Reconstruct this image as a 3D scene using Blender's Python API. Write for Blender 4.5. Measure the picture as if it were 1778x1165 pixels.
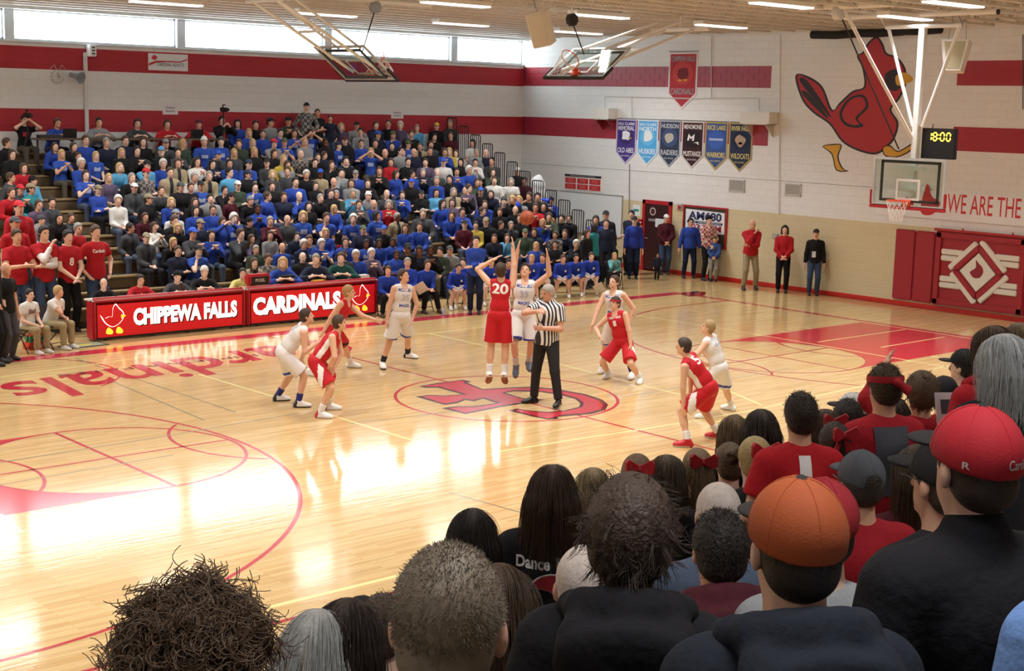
import bpy, bmesh, math, random
import numpy as np
from mathutils import Vector, Matrix
from mathutils.bvhtree import BVHTree
for o in list(bpy.data.objects): bpy.data.objects.remove(o, do_unlink=True)
C = bpy.context.scene.collection
SC = bpy.context.scene
PI = math.pi
rad = math.radians
random.seed(7)
RNG = np.random.default_rng(7)

# ------------------------------------------------------------------ camera, world, exposure
CAMP = (-15.709, -17.904, 4.907)
YAW, PITCH, ROLL, FPX = 0.723, -0.16, 0.024, 2477.354
def cam_axes():
    cy, sy, cp, sp = math.cos(YAW), math.sin(YAW), math.cos(PITCH), math.sin(PITCH)
    f = Vector((sy*cp, cy*cp, sp)); r = Vector((cy, -sy, 0)); u = r.cross(f)
    c, s = math.cos(ROLL), math.sin(ROLL)
    return c*r + s*u, -s*r + c*u, f
CR, CU, CF = cam_axes()
cd = bpy.data.cameras.new('camera'); cam = bpy.data.objects.new('camera', cd); C.objects.link(cam)
cam.matrix_world = Matrix(((CR.x, CU.x, -CF.x, CAMP[0]), (CR.y, CU.y, -CF.y, CAMP[1]), (CR.z, CU.z, -CF.z, CAMP[2]), (0, 0, 0, 1)))
cd.sensor_width = 36; cd.lens = FPX/1778*36; cd.clip_end = 200
SC.camera = cam
w = bpy.data.worlds.new('sky'); SC.world = w; w.use_nodes = True
bg = w.node_tree.nodes['Background']; bg.inputs[0].default_value = (0.84, 0.93, 1, 1); bg.inputs[1].default_value = 12
vs = SC.view_settings; vs.view_transform = 'Standard'; vs.look = 'None'; vs.exposure = 0.1; vs.gamma = 1; vs.use_curve_mapping = False

# room measures (metres): court centre is the origin, x runs along the court, y towards the far bleachers
XW, YW, XL, YN, ZC = 16.2, 18.0, -21.0, -20.6, 7.62
# ------------------------------------------------------------------ helpers
def ray(px, py): return (CF*FPX + CR*(px-889.0) - CU*(py-582.5))
def on(px, py, ax, val):
    d = ray(px, py); t = (val-CAMP[ax])/d[ax]
    return Vector(CAMP) + d*t
def fl(px, py, z=0.0): return on(px, py, 2, z)
def s2l(c):
    if isinstance(c, str):
        c = [int(c[i:i+2], 16)/255 for i in (0, 2, 4)]
    return tuple(v/12.92 if v <= .04045 else ((v+.055)/1.055)**2.4 for v in c[:3])
MATS = {}
def mat(col, rough=.7, metal=0, emit=0, bump=0, bscale=60, vary=0, vscale=8, spec=.5, name=None, coat=0):
    key = (col if isinstance(col, str) else tuple(col), rough, metal, emit, bump, bscale, vary, vscale, spec, coat)
    if key in MATS: return MATS[key]
    m = bpy.data.materials.new(name or 'paint'); m.use_nodes = True
    nt = m.node_tree; b = nt.nodes['Principled BSDF']; L = nt.links
    c = s2l(col); b.inputs['Base Color'].default_value = (*c, 1)
    b.inputs['Roughness'].default_value = rough; b.inputs['Metallic'].default_value = metal
    b.inputs['Specular IOR Level'].default_value = spec
    if coat: b.inputs['Coat Weight'].default_value = coat; b.inputs['Coat Roughness'].default_value = .05
    if emit:
        b.inputs['Emission Color'].default_value = (*c, 1); b.inputs['Emission Strength'].default_value = emit
    if vary or bump:
        tc = nt.nodes.new('ShaderNodeTexCoord'); n = nt.nodes.new('ShaderNodeTexNoise')
        n.inputs['Scale'].default_value = vscale if vary else bscale; n.inputs['Detail'].default_value = 4
        L.new(tc.outputs['Object'], n.inputs['Vector'])
        if vary:
            r = nt.nodes.new('ShaderNodeMapRange'); r.inputs[3].default_value = 1-vary; r.inputs[4].default_value = 1+vary
            L.new(n.outputs['Fac'], r.inputs[0])
            mx = nt.nodes.new('ShaderNodeMix'); mx.data_type = 'RGBA'; mx.blend_type = 'MULTIPLY'; mx.inputs[0].default_value = 1
            mx.inputs[6].default_value = (*c, 1); L.new(r.outputs[0], mx.inputs[7]); L.new(mx.outputs[2], b.inputs['Base Color'])
        if bump:
            n2 = nt.nodes.new('ShaderNodeTexNoise'); n2.inputs['Scale'].default_value = bscale; n2.inputs['Detail'].default_value = 3
            L.new(tc.outputs['Object'], n2.inputs['Vector'])
            bp = nt.nodes.new('ShaderNodeBump'); bp.inputs['Strength'].default_value = bump; bp.inputs['Distance'].default_value = .02
            L.new(n2.outputs['Fac'], bp.inputs['Height']); L.new(bp.outputs[0], b.inputs['Normal'])
    MATS[key] = m
    return m
def tag(o, label=None, cat=None, group=None, kind=None):
    if label: o['label'] = label
    if cat: o['category'] = cat
    if group: o['group'] = group
    if kind: o['kind'] = kind
    return o
def empty(name, loc=(0, 0, 0), rz=0):
    o = bpy.data.objects.new(name, None); C.objects.link(o); o.location = loc; o.rotation_euler = (0, 0, rz); o.empty_display_size = .1
    return o
class MB:
    """collects simple shapes into one mesh"""
    def __init__(s): s.v = []; s.f = []; s.mi = []; s.m = 0
    def add(s, vs, fs):
        o = len(s.v); s.v += [tuple(v) for v in vs]; s.f += [tuple(i+o for i in f) for f in fs]; s.mi += [s.m]*len(fs); return s
    def box(s, x0, x1, y0, y1, z0, z1, M=None):
        v = [Vector(p) for p in ((x0,y0,z0),(x1,y0,z0),(x1,y1,z0),(x0,y1,z0),(x0,y0,z1),(x1,y0,z1),(x1,y1,z1),(x0,y1,z1))]
        if M is not None: v = [M @ p for p in v]
        return s.add(v, [(3,2,1,0),(4,5,6,7),(0,1,5,4),(1,2,6,5),(2,3,7,6),(3,0,4,7)])
    def bbox(s, x0, x1, y0, y1, z0, z1, b=.01, M=None):
        """box with chamfered edges"""
        cx, cy, cz = (x0+x1)/2, (y0+y1)/2, (z0+z1)/2; hx, hy, hz = (x1-x0)/2, (y1-y0)/2, (z1-z0)/2
        b = min(b, hx*.9, hy*.9, hz*.9)
        bm = bmesh.new(); bmesh.ops.create_cube(bm, size=2)
        for v in bm.verts: v.co = Vector((v.co.x*hx, v.co.y*hy, v.co.z*hz))
        bmesh.ops.bevel(bm, geom=bm.edges[:], offset=b, segments=2, affect='EDGES')
        bm.verts.index_update()
        vs = [Vector((v.co.x+cx, v.co.y+cy, v.co.z+cz)) for v in bm.verts]
        if M is not None: vs = [M @ p for p in vs]
        s.add(vs, [[v.index for v in f.verts] for f in bm.faces]); bm.free(); return s
    def tube(s, pts, r, n=8, cap=True, r2=None):
        pts = [Vector(p) for p in pts]; k = len(pts); rings = []
        up = None
        for i, p in enumerate(pts):
            d = (pts[min(i+1, k-1)]-pts[max(i-1, 0)]).normalized()
            if up is None: up = Vector((0, 0, 1)) if abs(d.z) < .9 else Vector((1, 0, 0))
            a = d.cross(up).normalized(); b = a.cross(d).normalized(); up = b
            rr = r if r2 is None else r+(r2-r)*i/max(1, k-1)
            rings.append([p+rr*(math.cos(2*PI*j/n)*a+math.sin(2*PI*j/n)*b) for j in range(n)])
        vs = [q for g in rings for q in g]; fs = []
        for i in range(k-1):
            for j in range(n): fs.append((i*n+j, i*n+(j+1) % n, (i+1)*n+(j+1) % n, (i+1)*n+j))
        if cap: fs.append(tuple(range(n-1, -1, -1))); fs.append(tuple((k-1)*n+j for j in range(n)))
        return s.add(vs, fs)
    def lathe(s, prof, c=(0, 0, 0), n=20, M=None):
        """prof: list of (radius, z)"""
        vs = []; fs = []
        for r, z in prof:
            for j in range(n): vs.append(Vector((c[0]+r*math.cos(2*PI*j/n), c[1]+r*math.sin(2*PI*j/n), c[2]+z)))
        for i in range(len(prof)-1):
            for j in range(n): fs.append((i*n+j, i*n+(j+1) % n, (i+1)*n+(j+1) % n, (i+1)*n+j))
        fs.append(tuple(range(n-1, -1, -1))); fs.append(tuple((len(prof)-1)*n+j for j in range(n)))
        if M is not None: vs = [M @ v for v in vs]
        return s.add(vs, fs)
    def prism(s, pts, t, M):
        """2D outline pts (any simple polygon) extruded from 0 to t along local z, placed by M"""
        bm = bmesh.new()
        vs = [bm.verts.new((p[0], p[1], 0)) for p in pts]
        try: f = bm.faces.new(vs)
        except ValueError: bm.free(); return s
        if f.normal.z < 0: f.normal_flip()
        if t:
            ex = bmesh.ops.extrude_face_region(bm, geom=[f])
            for v in ex['geom']:
                if isinstance(v, bmesh.types.BMVert): v.co.z += t
            f.normal_flip()
        bmesh.ops.recalc_face_normals(bm, faces=bm.faces[:])
        bmesh.ops.triangulate(bm, faces=[q for q in bm.faces if len(q.verts) > 4], ngon_method='EAR_CLIP')
        if not t:
            for q in bm.faces:
                q.normal_update()
                if q.normal.z < 0: q.normal_flip()
        bm.verts.index_update()
        s.add([M @ v.co for v in bm.verts], [[v.index for v in q.verts] for q in bm.faces]); bm.free(); return s
    def mesh(s, name):
        me = bpy.data.meshes.new(name); me.from_pydata(s.v, [], s.f)
        if any(s.mi): me.polygons.foreach_set('material_index', s.mi)
        me.update(); return me
    def build(s, name, m=None, parent=None, smooth=False):
        me = s.mesh(name); o = bpy.data.objects.new(name, me); C.objects.link(o)
        for q in (m if isinstance(m, (list, tuple)) else [m]):
            if q is not None: me.materials.append(q)
        if smooth: me.polygons.foreach_set('use_smooth', [True]*len(me.polygons))
        if parent is not None: o.parent = parent
        return o
def struct(o): o['kind'] = 'structure'; return o
def copy_tree(o, parent=None):
    c = o.copy(); C.objects.link(c); c.parent = parent
    if parent is not None: c.matrix_parent_inverse = o.matrix_parent_inverse.copy()
    for ch in KIDS.get(o.name, []) or [q for q in bpy.data.objects if q.parent == o]: copy_tree(ch, c)
    return c
KIDS = {}
def basis(o, ex, ey, ez=None):
    ex = Vector(ex).normalized(); ey = Vector(ey).normalized(); ez = Vector(ez) if ez else ex.cross(ey)
    return Matrix(((ex.x, ey.x, ez.x, o[0]), (ex.y, ey.y, ez.y, o[1]), (ex.z, ey.z, ez.z, o[2]), (0, 0, 0, 1)))
def text_polys(txt, size=1.0, bold=0.0, sx=1.0, shear=0.0, spacing=1.0, res=3):
    """text outline as (verts 2D list, faces), centred"""
    cu = bpy.data.curves.new('t', 'FONT'); cu.body = txt; cu.size = size; cu.offset = bold*size; cu.align_x = 'CENTER'; cu.align_y = 'CENTER'
    cu.shear = shear; cu.space_character = spacing; cu.resolution_u = res; cu.fill_mode = 'BOTH'
    ob = bpy.data.objects.new('t', cu); C.objects.link(ob)
    dg = bpy.context.evaluated_depsgraph_get(); me = bpy.data.meshes.new_from_object(ob.evaluated_get(dg))
    vs = [(v.co.x*sx, v.co.y) for v in me.vertices]; fs = [tuple(p.vertices) for p in me.polygons]
    bpy.data.objects.remove(ob); bpy.data.curves.remove(cu); bpy.data.meshes.remove(me)
    return vs, fs
def fit_text(txt, w, h, bold=.02, shear=0, spacing=1.0):
    """text scaled so that its ink fills w x h, centred on the origin"""
    vs, fs = text_polys(txt, 1.0, bold, 1.0, shear, spacing)
    xs = [v[0] for v in vs]; ys = [v[1] for v in vs]
    x0, x1, y0, y1 = min(xs), max(xs), min(ys), max(ys)
    return [((x-(x0+x1)/2)*w/(x1-x0), (y-(y0+y1)/2)*h/(y1-y0)) for x, y in vs], fs
def text_obj(name, txt, M, w, h, m, parent=None, bold=.02, shear=0, warp=None, spacing=1.0):
    vs, fs = fit_text(txt, w, h, bold, shear, spacing)
    if warp: vs = [warp(*v) for v in vs]
    mb = MB(); mb.add([M @ Vector((x, y, 0)) for x, y in vs], fs)
    return mb.build(name, m, parent)
def smooth_poly(pts, n=6):
    """closed Catmull-Rom through pts"""
    out = []; k = len(pts)
    for i in range(k):
        p0, p1, p2, p3 = (pts[(i+j-1) % k] for j in range(4))
        for q in range(n):
            t = q/n
            out.append(tuple(.5*((2*p1[a])+(-p0[a]+p2[a])*t+(2*p0[a]-5*p1[a]+4*p2[a]-p3[a])*t*t+(-p0[a]+3*p1[a]-3*p2[a]+p3[a])*t**3) for a in (0, 1)))
    return out
# ------------------------------------------------------------------ room shell
def wall_mat(col, axis, rough=.55, joint=.012):
    m = bpy.data.materials.new('block_wall'); m.use_nodes = True; nt = m.node_tree; L = nt.links; b = nt.nodes['Principled BSDF']
    c = s2l(col); b.inputs['Roughness'].default_value = rough
    tc = nt.nodes.new('ShaderNodeTexCoord'); sp = nt.nodes.new('ShaderNodeSeparateXYZ'); cb = nt.nodes.new('ShaderNodeCombineXYZ')
    L.new(tc.outputs['Object'], sp.inputs[0]); L.new(sp.outputs[axis], cb.inputs[0]); L.new(sp.outputs[2], cb.inputs[1])
    br = nt.nodes.new('ShaderNodeTexBrick'); br.inputs['Scale'].default_value = 1; br.inputs['Brick Width'].default_value = .4; br.inputs['Row Height'].default_value = .195
    br.inputs['Mortar Size'].default_value = joint; br.inputs['Mortar Smooth'].default_value = .6
    br.inputs['Color1'].default_value = (*c, 1); br.inputs['Color2'].default_value = (*[v*.97 for v in c], 1); br.inputs['Mortar'].default_value = (*[v*.93 for v in c], 1)
    L.new(cb.outputs[0], br.inputs['Vector']); L.new(br.outputs['Color'], b.inputs['Base Color'])
    bp = nt.nodes.new('ShaderNodeBump'); bp.inputs['Strength'].default_value = .35; bp.inputs['Distance'].default_value = .01; bp.invert = True
    L.new(br.outputs['Fac'], bp.inputs['Height']); L.new(bp.outputs[0], b.inputs['Normal'])
    return m
WHITE_X, WHITE_Y = wall_mat('ebebea', 0), wall_mat('ebeae8', 1)
TAN_Y = wall_mat('d8c9a2', 1); RED_X = wall_mat('b02430', 0); RED_Y = wall_mat('a82535', 1)

def floor_mat():
    m = bpy.data.materials.new('maple_floor'); m.use_nodes = True; nt = m.node_tree; L = nt.links; b = nt.nodes['Principled BSDF']
    tc = nt.nodes.new('ShaderNodeTexCoord')
    br = nt.nodes.new('ShaderNodeTexBrick'); br.inputs['Scale'].default_value = 1; br.inputs['Brick Width'].default_value = 1.1; br.inputs['Row Height'].default_value = .057
    br.inputs['Mortar Size'].default_value = .0018; br.offset = .37; br.inputs['Bias'].default_value = -.1
    br.inputs['Color1'].default_value = (*s2l('d8b986'), 1); br.inputs['Color2'].default_value = (*s2l('c6a26b'), 1); br.inputs['Mortar'].default_value = (*s2l('ad8653'), 1)
    L.new(tc.outputs['Object'], br.inputs['Vector'])
    mp = nt.nodes.new('ShaderNodeMapping'); mp.inputs['Scale'].default_value = (1.2, 22, 1); L.new(tc.outputs['Object'], mp.inputs[0])
    n = nt.nodes.new('ShaderNodeTexNoise'); n.inputs['Scale'].default_value = 1.3; n.inputs['Detail'].default_value = 6; L.new(mp.outputs[0], n.inputs['Vector'])
    r = nt.nodes.new('ShaderNodeMapRange'); r.inputs[1].default_value = .3; r.inputs[2].default_value = .75; r.inputs[3].default_value = .86; r.inputs[4].default_value = 1.1
    L.new(n.outputs['Fac'], r.inputs[0])
    mx = nt.nodes.new('ShaderNodeMix'); mx.data_type = 'RGBA'; mx.blend_type = 'MULTIPLY'; mx.inputs[0].default_value = 1
    L.new(br.outputs['Color'], mx.inputs[6]); L.new(r.outputs[0], mx.inputs[7]); L.new(mx.outputs[2], b.inputs['Base Color'])
    b.inputs['Roughness'].default_value = .1; b.inputs['IOR'].default_value = 1.5
    mp2 = nt.nodes.new('ShaderNodeMapping'); mp2.inputs['Scale'].default_value = (.9, 9, 1); L.new(tc.outputs['Object'], mp2.inputs[0])
    n2 = nt.nodes.new('ShaderNodeTexNoise'); n2.inputs['Scale'].default_value = 2; n2.inputs['Detail'].default_value = 3; L.new(mp2.outputs[0], n2.inputs['Vector'])
    bp = nt.nodes.new('ShaderNodeBump'); bp.inputs['Strength'].default_value = .05; bp.inputs['Distance'].default_value = .02
    L.new(n2.outputs['Fac'], bp.inputs['Height']); L.new(bp.outputs[0], b.inputs['Normal'])
    return m
floor = struct(MB().box(XL-.3, XW+.3, YN-.3, YW+.3, -.3, 0).build('floor', floor_mat()))

# right wall (x = XW): white above, tan below
wr = struct(MB().box(XW, XW+.3, YN-.3, YW+.3, 2.1, 8.1).build('wall_right', WHITE_Y))
o = MB().box(XW, XW+.3, YN-.3, YW+.3, 0, 2.1).build('tan_dado', TAN_Y, wr)
struct(MB().box(XW-.022, XW, YN, YW, 0, .13).bbox(XW-.03, XW, YN, YW, 0, .05, .008).build('baseboard_right', mat('c8281e', .35)))
MB().box(XW-.006, XW+.01, YN, YW, 3.0, 3.012).build('expansion_joint', mat('8f8f8a', .8), wr)
# far wall with the strip of clerestory windows
WZ0, WZ1 = 6.24, 7.0
PIERS = [-20.3, -15.52, -10.73, -5.92, -1.12, 3.66, 8.46, 13.24]
wf = struct(MB().box(XL-.3, XW+.3, YW, YW+.3, 0, WZ0).build('wall_far', WHITE_X))
MB().box(XL-.3, XW+.3, YW, YW+.3, WZ1, 8.1).build('window_header', WHITE_X, wf)
for x in PIERS: MB().box(x-.125, x+.125, YW-.02, YW+.3, WZ0, WZ1).build('window_pier', mat('d5dbe0', .6), wf)
glass = bpy.data.materials.new('window_glass'); glass.use_nodes = True; nt = glass.node_tree
for n in list(nt.nodes): nt.nodes.remove(n)
a = nt.nodes.new('ShaderNodeBsdfTransparent'); g = nt.nodes.new('ShaderNodeBsdfGlossy'); g.inputs['Roughness'].default_value = .02
fr = nt.nodes.new('ShaderNodeLayerWeight'); fr.inputs[0].default_value = .5; pw = nt.nodes.new('ShaderNodeMath'); pw.operation = 'POWER'; pw.inputs[1].default_value = 5; nt.links.new(fr.outputs['Facing'], pw.inputs[0]); sc_ = nt.nodes.new('ShaderNodeMath'); sc_.operation = 'MULTIPLY_ADD'; sc_.inputs[1].default_value = .6; sc_.inputs[2].default_value = .04; nt.links.new(pw.outputs[0], sc_.inputs[0]); mx = nt.nodes.new('ShaderNodeMixShader'); ou = nt.nodes.new('ShaderNodeOutputMaterial')
a.inputs[0].default_value = (.97, .99, .98, 1)
nt.links.new(sc_.outputs[0], mx.inputs[0]); nt.links.new(a.outputs[0], mx.inputs[1]); nt.links.new(g.outputs[0], mx.inputs[2]); nt.links.new(mx.outputs[0], ou.inputs[0])
edges = [XL]+[q for x in PIERS for q in (x-.125, x+.125)]+[XW]
for i in range(0, len(edges), 2):
    x0, x1 = edges[i], edges[i+1]
    if x1-x0 < .2: continue
    mb = MB()
    for q in ((x0, x1, WZ0, WZ0+.04), (x0, x1, WZ1-.04, WZ1), (x0, x0+.04, WZ0, WZ1), (x1-.04, x1, WZ0, WZ1)): mb.box(q[0], q[1], YW+.1, YW+.16, q[2], q[3])
    wn = struct(mb.build('window_%d' % (i//2+1), mat('dfe3e6', .4)))
    MB().box(x0+.03, x1-.03, YW+.125, YW+.135, WZ0+.03, WZ1-.03).build('pane', glass, wn)
MB().bbox(XL, XW, YW-.06, YW+.1, WZ0-.05, WZ0, .01).build('window_sill', mat('dfe4e8', .35), wf)
# left and near walls, not in the picture but part of the hall
struct(MB().box(XL-.3, XL, YN-.3, YW+.3, 0, 8.1).build('wall_left', WHITE_Y))
struct(MB().box(XL-.3, XW+.3, YN-.3, YN, 0, 8.1).build('wall_near', WHITE_X))
ceil = struct(MB().box(XL-.3, XW+.3, YN-.3, YW+.3, ZC, ZC+.3).build('ceiling', mat('f2f2f0', .35)))
# painted bands
tn = 0
def trim(mb, m):
    global tn; tn += 1
    return struct(mb.build('trim_%d' % tn, m))
trim(MB().box(XL, XW-.004, YW-.004, YW+.01, 5.53, 6.1), RED_X); trim(MB().box(XL, XW-.004, YW-.004, YW+.01, 3.95, 4.53), RED_X)
REDPAINT = mat('a3293a', .45, vary=.06, vscale=5)
for (za, zb) in ((5.55, 6.15), (3.95, 4.54)):
    t = trim(MB().box(XW-.003, XW+.01, 7.65, YW-.004, za, zb), mat('8e2433', .6))
    rows = 3; rh = (zb-za)/rows
    me = MB().bbox(-.012, 0, -.197, .197, -rh/2+.004, rh/2-.004, .003).mesh('block'); me.materials.append(REDPAINT)
    he = MB().bbox(-.012, 0, -.097, .097, -rh/2+.004, rh/2-.004, .003).mesh('block'); he.materials.append(REDPAINT)
    for r in range(rows):
        y = 7.65
        while y < YW-.1:
            half = (r % 2 == 1 and y == 7.65) or y+.4 > YW
            wd = .2 if half else .4
            if y+wd > YW+.001: break
            q = bpy.data.objects.new('block', he if half else me); C.objects.link(q); q.parent = t; q.location = (XW, y+wd/2, za+rh*(r+.5)); y += wd
    trim(MB().box(XW-.006, XW+.01, YN, 1.84, za+.1, zb+.1), RED_Y)
# far edge beam above the windows, ceiling joists running along x
struct(MB().bbox(XL, XW, YW-.28, YW, 7.0, 7.16, .02).build('trim_%d' % (tn+1), mat('dfe3e4', .5))); tn += 1
def joist_mesh():
    mb = MB(); d0, d1 = 7.06, ZC
    mb.box(XL, XW, -.055, .055, d0, d0+.05); mb.box(XL, XW, -.06, .06, d1-.05, d1)
    x = XL+.1; n = 0; st = .46
    while x+st < XW:
        a, b = (d0+.04, d1-.04) if n % 2 == 0 else (d1-.04, d0+.04)
        mb.add([(x-.03, -.022, a), (x+.03, -.022, a), (x+.03, .022, a), (x-.03, .022, a), (x+st-.03, -.022, b), (x+st+.03, -.022, b), (x+st+.03, .022, b), (x+st-.03, .022, b)],
               [(3,2,1,0),(4,5,6,7),(0,1,5,4),(1,2,6,5),(2,3,7,6),(3,0,4,7)])
        x += st; n += 1
    return mb.mesh('ceiling_joist')
JM = joist_mesh(); JM.materials.append(mat('dcd6cc', .45))
y = 7.39-1.28*21; JY = []
while y < YW-.4:
    if y > YN+.3:
        q = bpy.data.objects.new('ceiling_joist', JM); C.objects.link(q); q.parent = ceil; q.location = (0, y, 0); JY.append(y)
    y += .853
# long shallow deck ribs above the joists
rb = MB().box(XL, XW, -.05, .05, ZC-.05, ZC).mesh('deck_rib'); rb.materials.append(mat('f2f2f0', .3))
for k in range(118):
    yy = YN+.2+k*.32
    q = bpy.data.objects.new('deck_rib', rb); C.objects.link(q); q.parent = ceil; q.location = (0, yy, 0)
# strip light fixtures
LAMPM = mat('ffffff', .5, emit=2.6); HOUS = mat('f2efe8', .4)
fh = MB().bbox(-.86, .86, -.17, .17, .03, .12, .01).mesh('housing'); fh.materials.append(HOUS)
fe = MB().bbox(-.84, .84, -.15, .15, 0, .034, .012).mesh('diffuser'); fe.materials.append(LAMPM)
fr_ = MB().box(-.7, -.68, -.005, .005, .12, ZC-6.93).mesh('hanger'); fr_.materials.append(mat('b9b2a4', .5))
fr2 = MB().box(.68, .7, -.005, .005, .12, ZC-6.93).mesh('hanger'); fr2.materials.append(mat('b9b2a4', .5))
def strip_lamp(en, sp):
    al = bpy.data.lights.new('strip_light', 'AREA'); al.shape = 'RECTANGLE'; al.size = 1.66; al.size_y = .28; al.energy = en; al.spread = rad(sp); al.color = (1, 1, 1); return al
AFAR, ACOURT, ANEAR = strip_lamp(150, 150), strip_lamp(62, 106), strip_lamp(34, 120)
for yy, x0_, row in ((11.6, -17.02, 'over the far bleachers'), (5.85, -17.63, 'over the far half of the court'), (.1, -18.33, 'over the middle of the court'), (-2.85, -17.0, 'just short of mid court'), (-5.65, -17.63, 'over the near sideline'), (-11.4, -17.63, 'over the near bleachers'), (-16.5, -17.63, 'by the near wall')):
    for i in range(8):
        t = empty('ceiling_light', (x0_+4.22*i, yy, 6.93))
        tag(t, 'white fluorescent strip light fixture hung below the joists '+row, 'ceiling light', 'strip lights on the ceiling')
        for nm, me in (('housing', fh), ('diffuser', fe), ('hanger', fr_), ('hanger', fr2)):
            q = bpy.data.objects.new(nm, me); C.objects.link(q); q.parent = t
        lo = bpy.data.objects.new('strip_light_lamp', AFAR if yy > 10 else ANEAR if yy < -9 else ACOURT); C.objects.link(lo); lo.location = (0, 0, -.012); lo.parent = t
# bleachers
NR, DY, DZ, Y1, S1, XE = 13, .585, .25, 10.6, .41, 12.85
SEATM = mat('9a835e', .42, vary=.12, vscale=3, bump=.1, bscale=9); TREADM = mat('7d6a4d', .5, vary=.12, vscale=3); FACEM = mat('6b5940', .5, vary=.1, vscale=4)
def row_y(k): return Y1+DY*(k-1)
def row_z(k): return S1+DZ*(k-1)
def bleachers(name, label, flip, y1, xa, xb, zoff=0.0, zf=None):
    zf = zf or row_z
    t = empty(name); s = -1 if flip else 1
    tag(t, label, 'bleachers')
    for k in range(1, NR+1+(2 if flip else 0)):
        ya = y1+DY*(k-1); z = zf(k)+zoff
        yb = lambda v: s*v
        def bx(mb, a, b, c, d): return mb.bbox(xa, xb, min(yb(a), yb(b)), max(yb(a), yb(b)), c, d, .008)
        bx(MB(), ya, ya+.26, z-.045, z).build('seat_plank', SEATM, t)
        bx(MB(), ya+.03, ya+.06, z-.27, z-.045).build('riser', FACEM, t)
        if k < NR+(2 if flip else 0): bx(MB(), ya+.24, ya+DY+.06, z-.215, z-.18).build('foot_board', TREADM, t)
    bx(MB(), y1+.04, y1+.07, .0, zf(1)-.2+zoff).build('kick_panel', mat('3a3128', .6), t)
    # end gable so that the open side reads as solid
    prof = []
    n = NR+(2 if flip else 0)
    for k in range(1, n+1):
        ya = y1+DY*(k-1)+.05; z = zf(k)+zoff-.2
        prof += [(s*ya, z), (s*min(ya+DY, y1+DY*n-.3), z)]
    prof = [(s*(y1+.05), 0)]+prof+[(s*(y1+DY*n-.3), 0)]
    for xx in (xa, xb-.03): MB().prism(prof, .03, basis((xx, 0, 0), (0, 1, 0), (0, 0, 1))).build('end_panel', mat('453a2e', .7), t)
    return t
far_b = bleachers('bleachers', 'tall wooden bleachers along the wall with the windows', False, Y1, XL+.1, XE)
near_b = bleachers('bleachers', 'wooden bleachers under the foreground crowd', True, 9.9, XL+.1, XW-.5, 0, lambda k: .78+.215*(k-1))
# ------------------------------------------------------------------ court paint (thin coats on the floor)
def paint(col): return mat(col, .14)
PR, PY, PK, PG, PP = paint('b2303c'), paint('e8dc9a'), paint('3a2c30'), paint('8f8670'), paint('b53446')
lay = [0]
def court(name, mb, m):
    o = mb.build(name, m, floor); return o
def flat(pts, z=.0012):
    mb = MB(); mb.prism(pts, 0, Matrix.Translation((0, 0, z))); return mb
def strip(p, q, w, z=.0012):
    p, q = Vector(p).to_2d(), Vector(q).to_2d(); d = (q-p).normalized(); n = Vector((-d.y, d.x))*w/2
    return MB().add([(*(p-n), z), (*(q-n), z), (*(q+n), z), (*(p+n), z)], [(0, 1, 2, 3)])
def arc(c, r, w, a0=0, a1=360, n=96, z=.0014):
    mb = MB(); vs = []; fs = []
    for i in range(n+1):
        a = rad(a0+(a1-a0)*i/n)
        vs += [(c[0]+(r-w/2)*math.cos(a), c[1]+(r-w/2)*math.sin(a), z), (c[0]+(r+w/2)*math.cos(a), c[1]+(r+w/2)*math.sin(a), z)]
    fs = [(2*i, 2*i+1, 2*i+3, 2*i+2) for i in range(n)]
    return mb.add(vs, fs)
def pl(*pp): return [fl(*p).to_2d() for p in pp]
LX, LB, RC = 13.0, 7.62, 1.89
court('sideline_band', flat([(-LX, LB), (LX+.05, LB), (LX+.05, LB+.42), (-LX, LB+.42)]), PP)
court('baseline', strip((LX, -7.62), (LX, LB+.1), .17), PP)
court('baseline', strip((-LX, -7.62), (-LX, LB+.1), .17), PP)
court('baseline_edge', strip((LX-.16, -7.3), (LX-.16, 2.2), .06), PY)
court('centre_line', strip((0, -7.5), (0, LB), .055), PR)
court('centre_circle', arc((0, 0), RC, .055), PR)
court('sideline', strip((-LX, -6.76), (LX, -6.76), .06), PR)
court('sideline_mark', strip((-5.3, -6.52), (-5.18, -6.52), .1), PR)
court('pale_line', strip((-8.6, -6.36), (LX, -6.36), .07), PY)
for s in (-1, 1):
    fx = s*7.2; r = 1.83; bx = s*11.4
    # lane with the ball circle left bare
    out = [(s*LX, -r), (s*LX, r)]+[(fx+s*r*math.cos(rad(90-a))+0*s, r*math.sin(rad(90-a))) for a in range(0, 181, 4)]
    court('lane', flat(out, .001), paint('c0363f'))
    court('free_throw_circle', arc((fx, 0), r, .05), PR)
    court('free_throw_line', strip((fx, -r), (fx, r), .055), PR)
    court('ball_seam', strip((fx-r, 0), (fx+r, 0), .05, .0016), PR)
    for q in (-1, 1): court('ball_seam', arc((fx+q*1.55*r, 0), r*.95, .05, 90+90*q-49, 90+90*q+49, 32, .0016), PR)
    court('three_point_line', arc((bx, 0), 6.1, .055, *((-90, 90) if s < 0 else (90, 270))), PR)
    for q in (-1, 1): court('three_point_line', strip((bx, q*6.1), (s*LX, q*6.1), .055), PR)
    for q in (-1, 1):
        for k in (0, .9, 1.8): court('lane_mark', strip((s*(LX-2.1-k), q*(r+.02)), (s*(LX-2.1-k), q*(r+.2)), .09), PY)
for i in range(2): court('lane_stripe', strip(*[pl((1420, 594), (1572, 572)), pl((1530, 603), (1640, 585))][i], .05, .002), PY)
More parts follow.
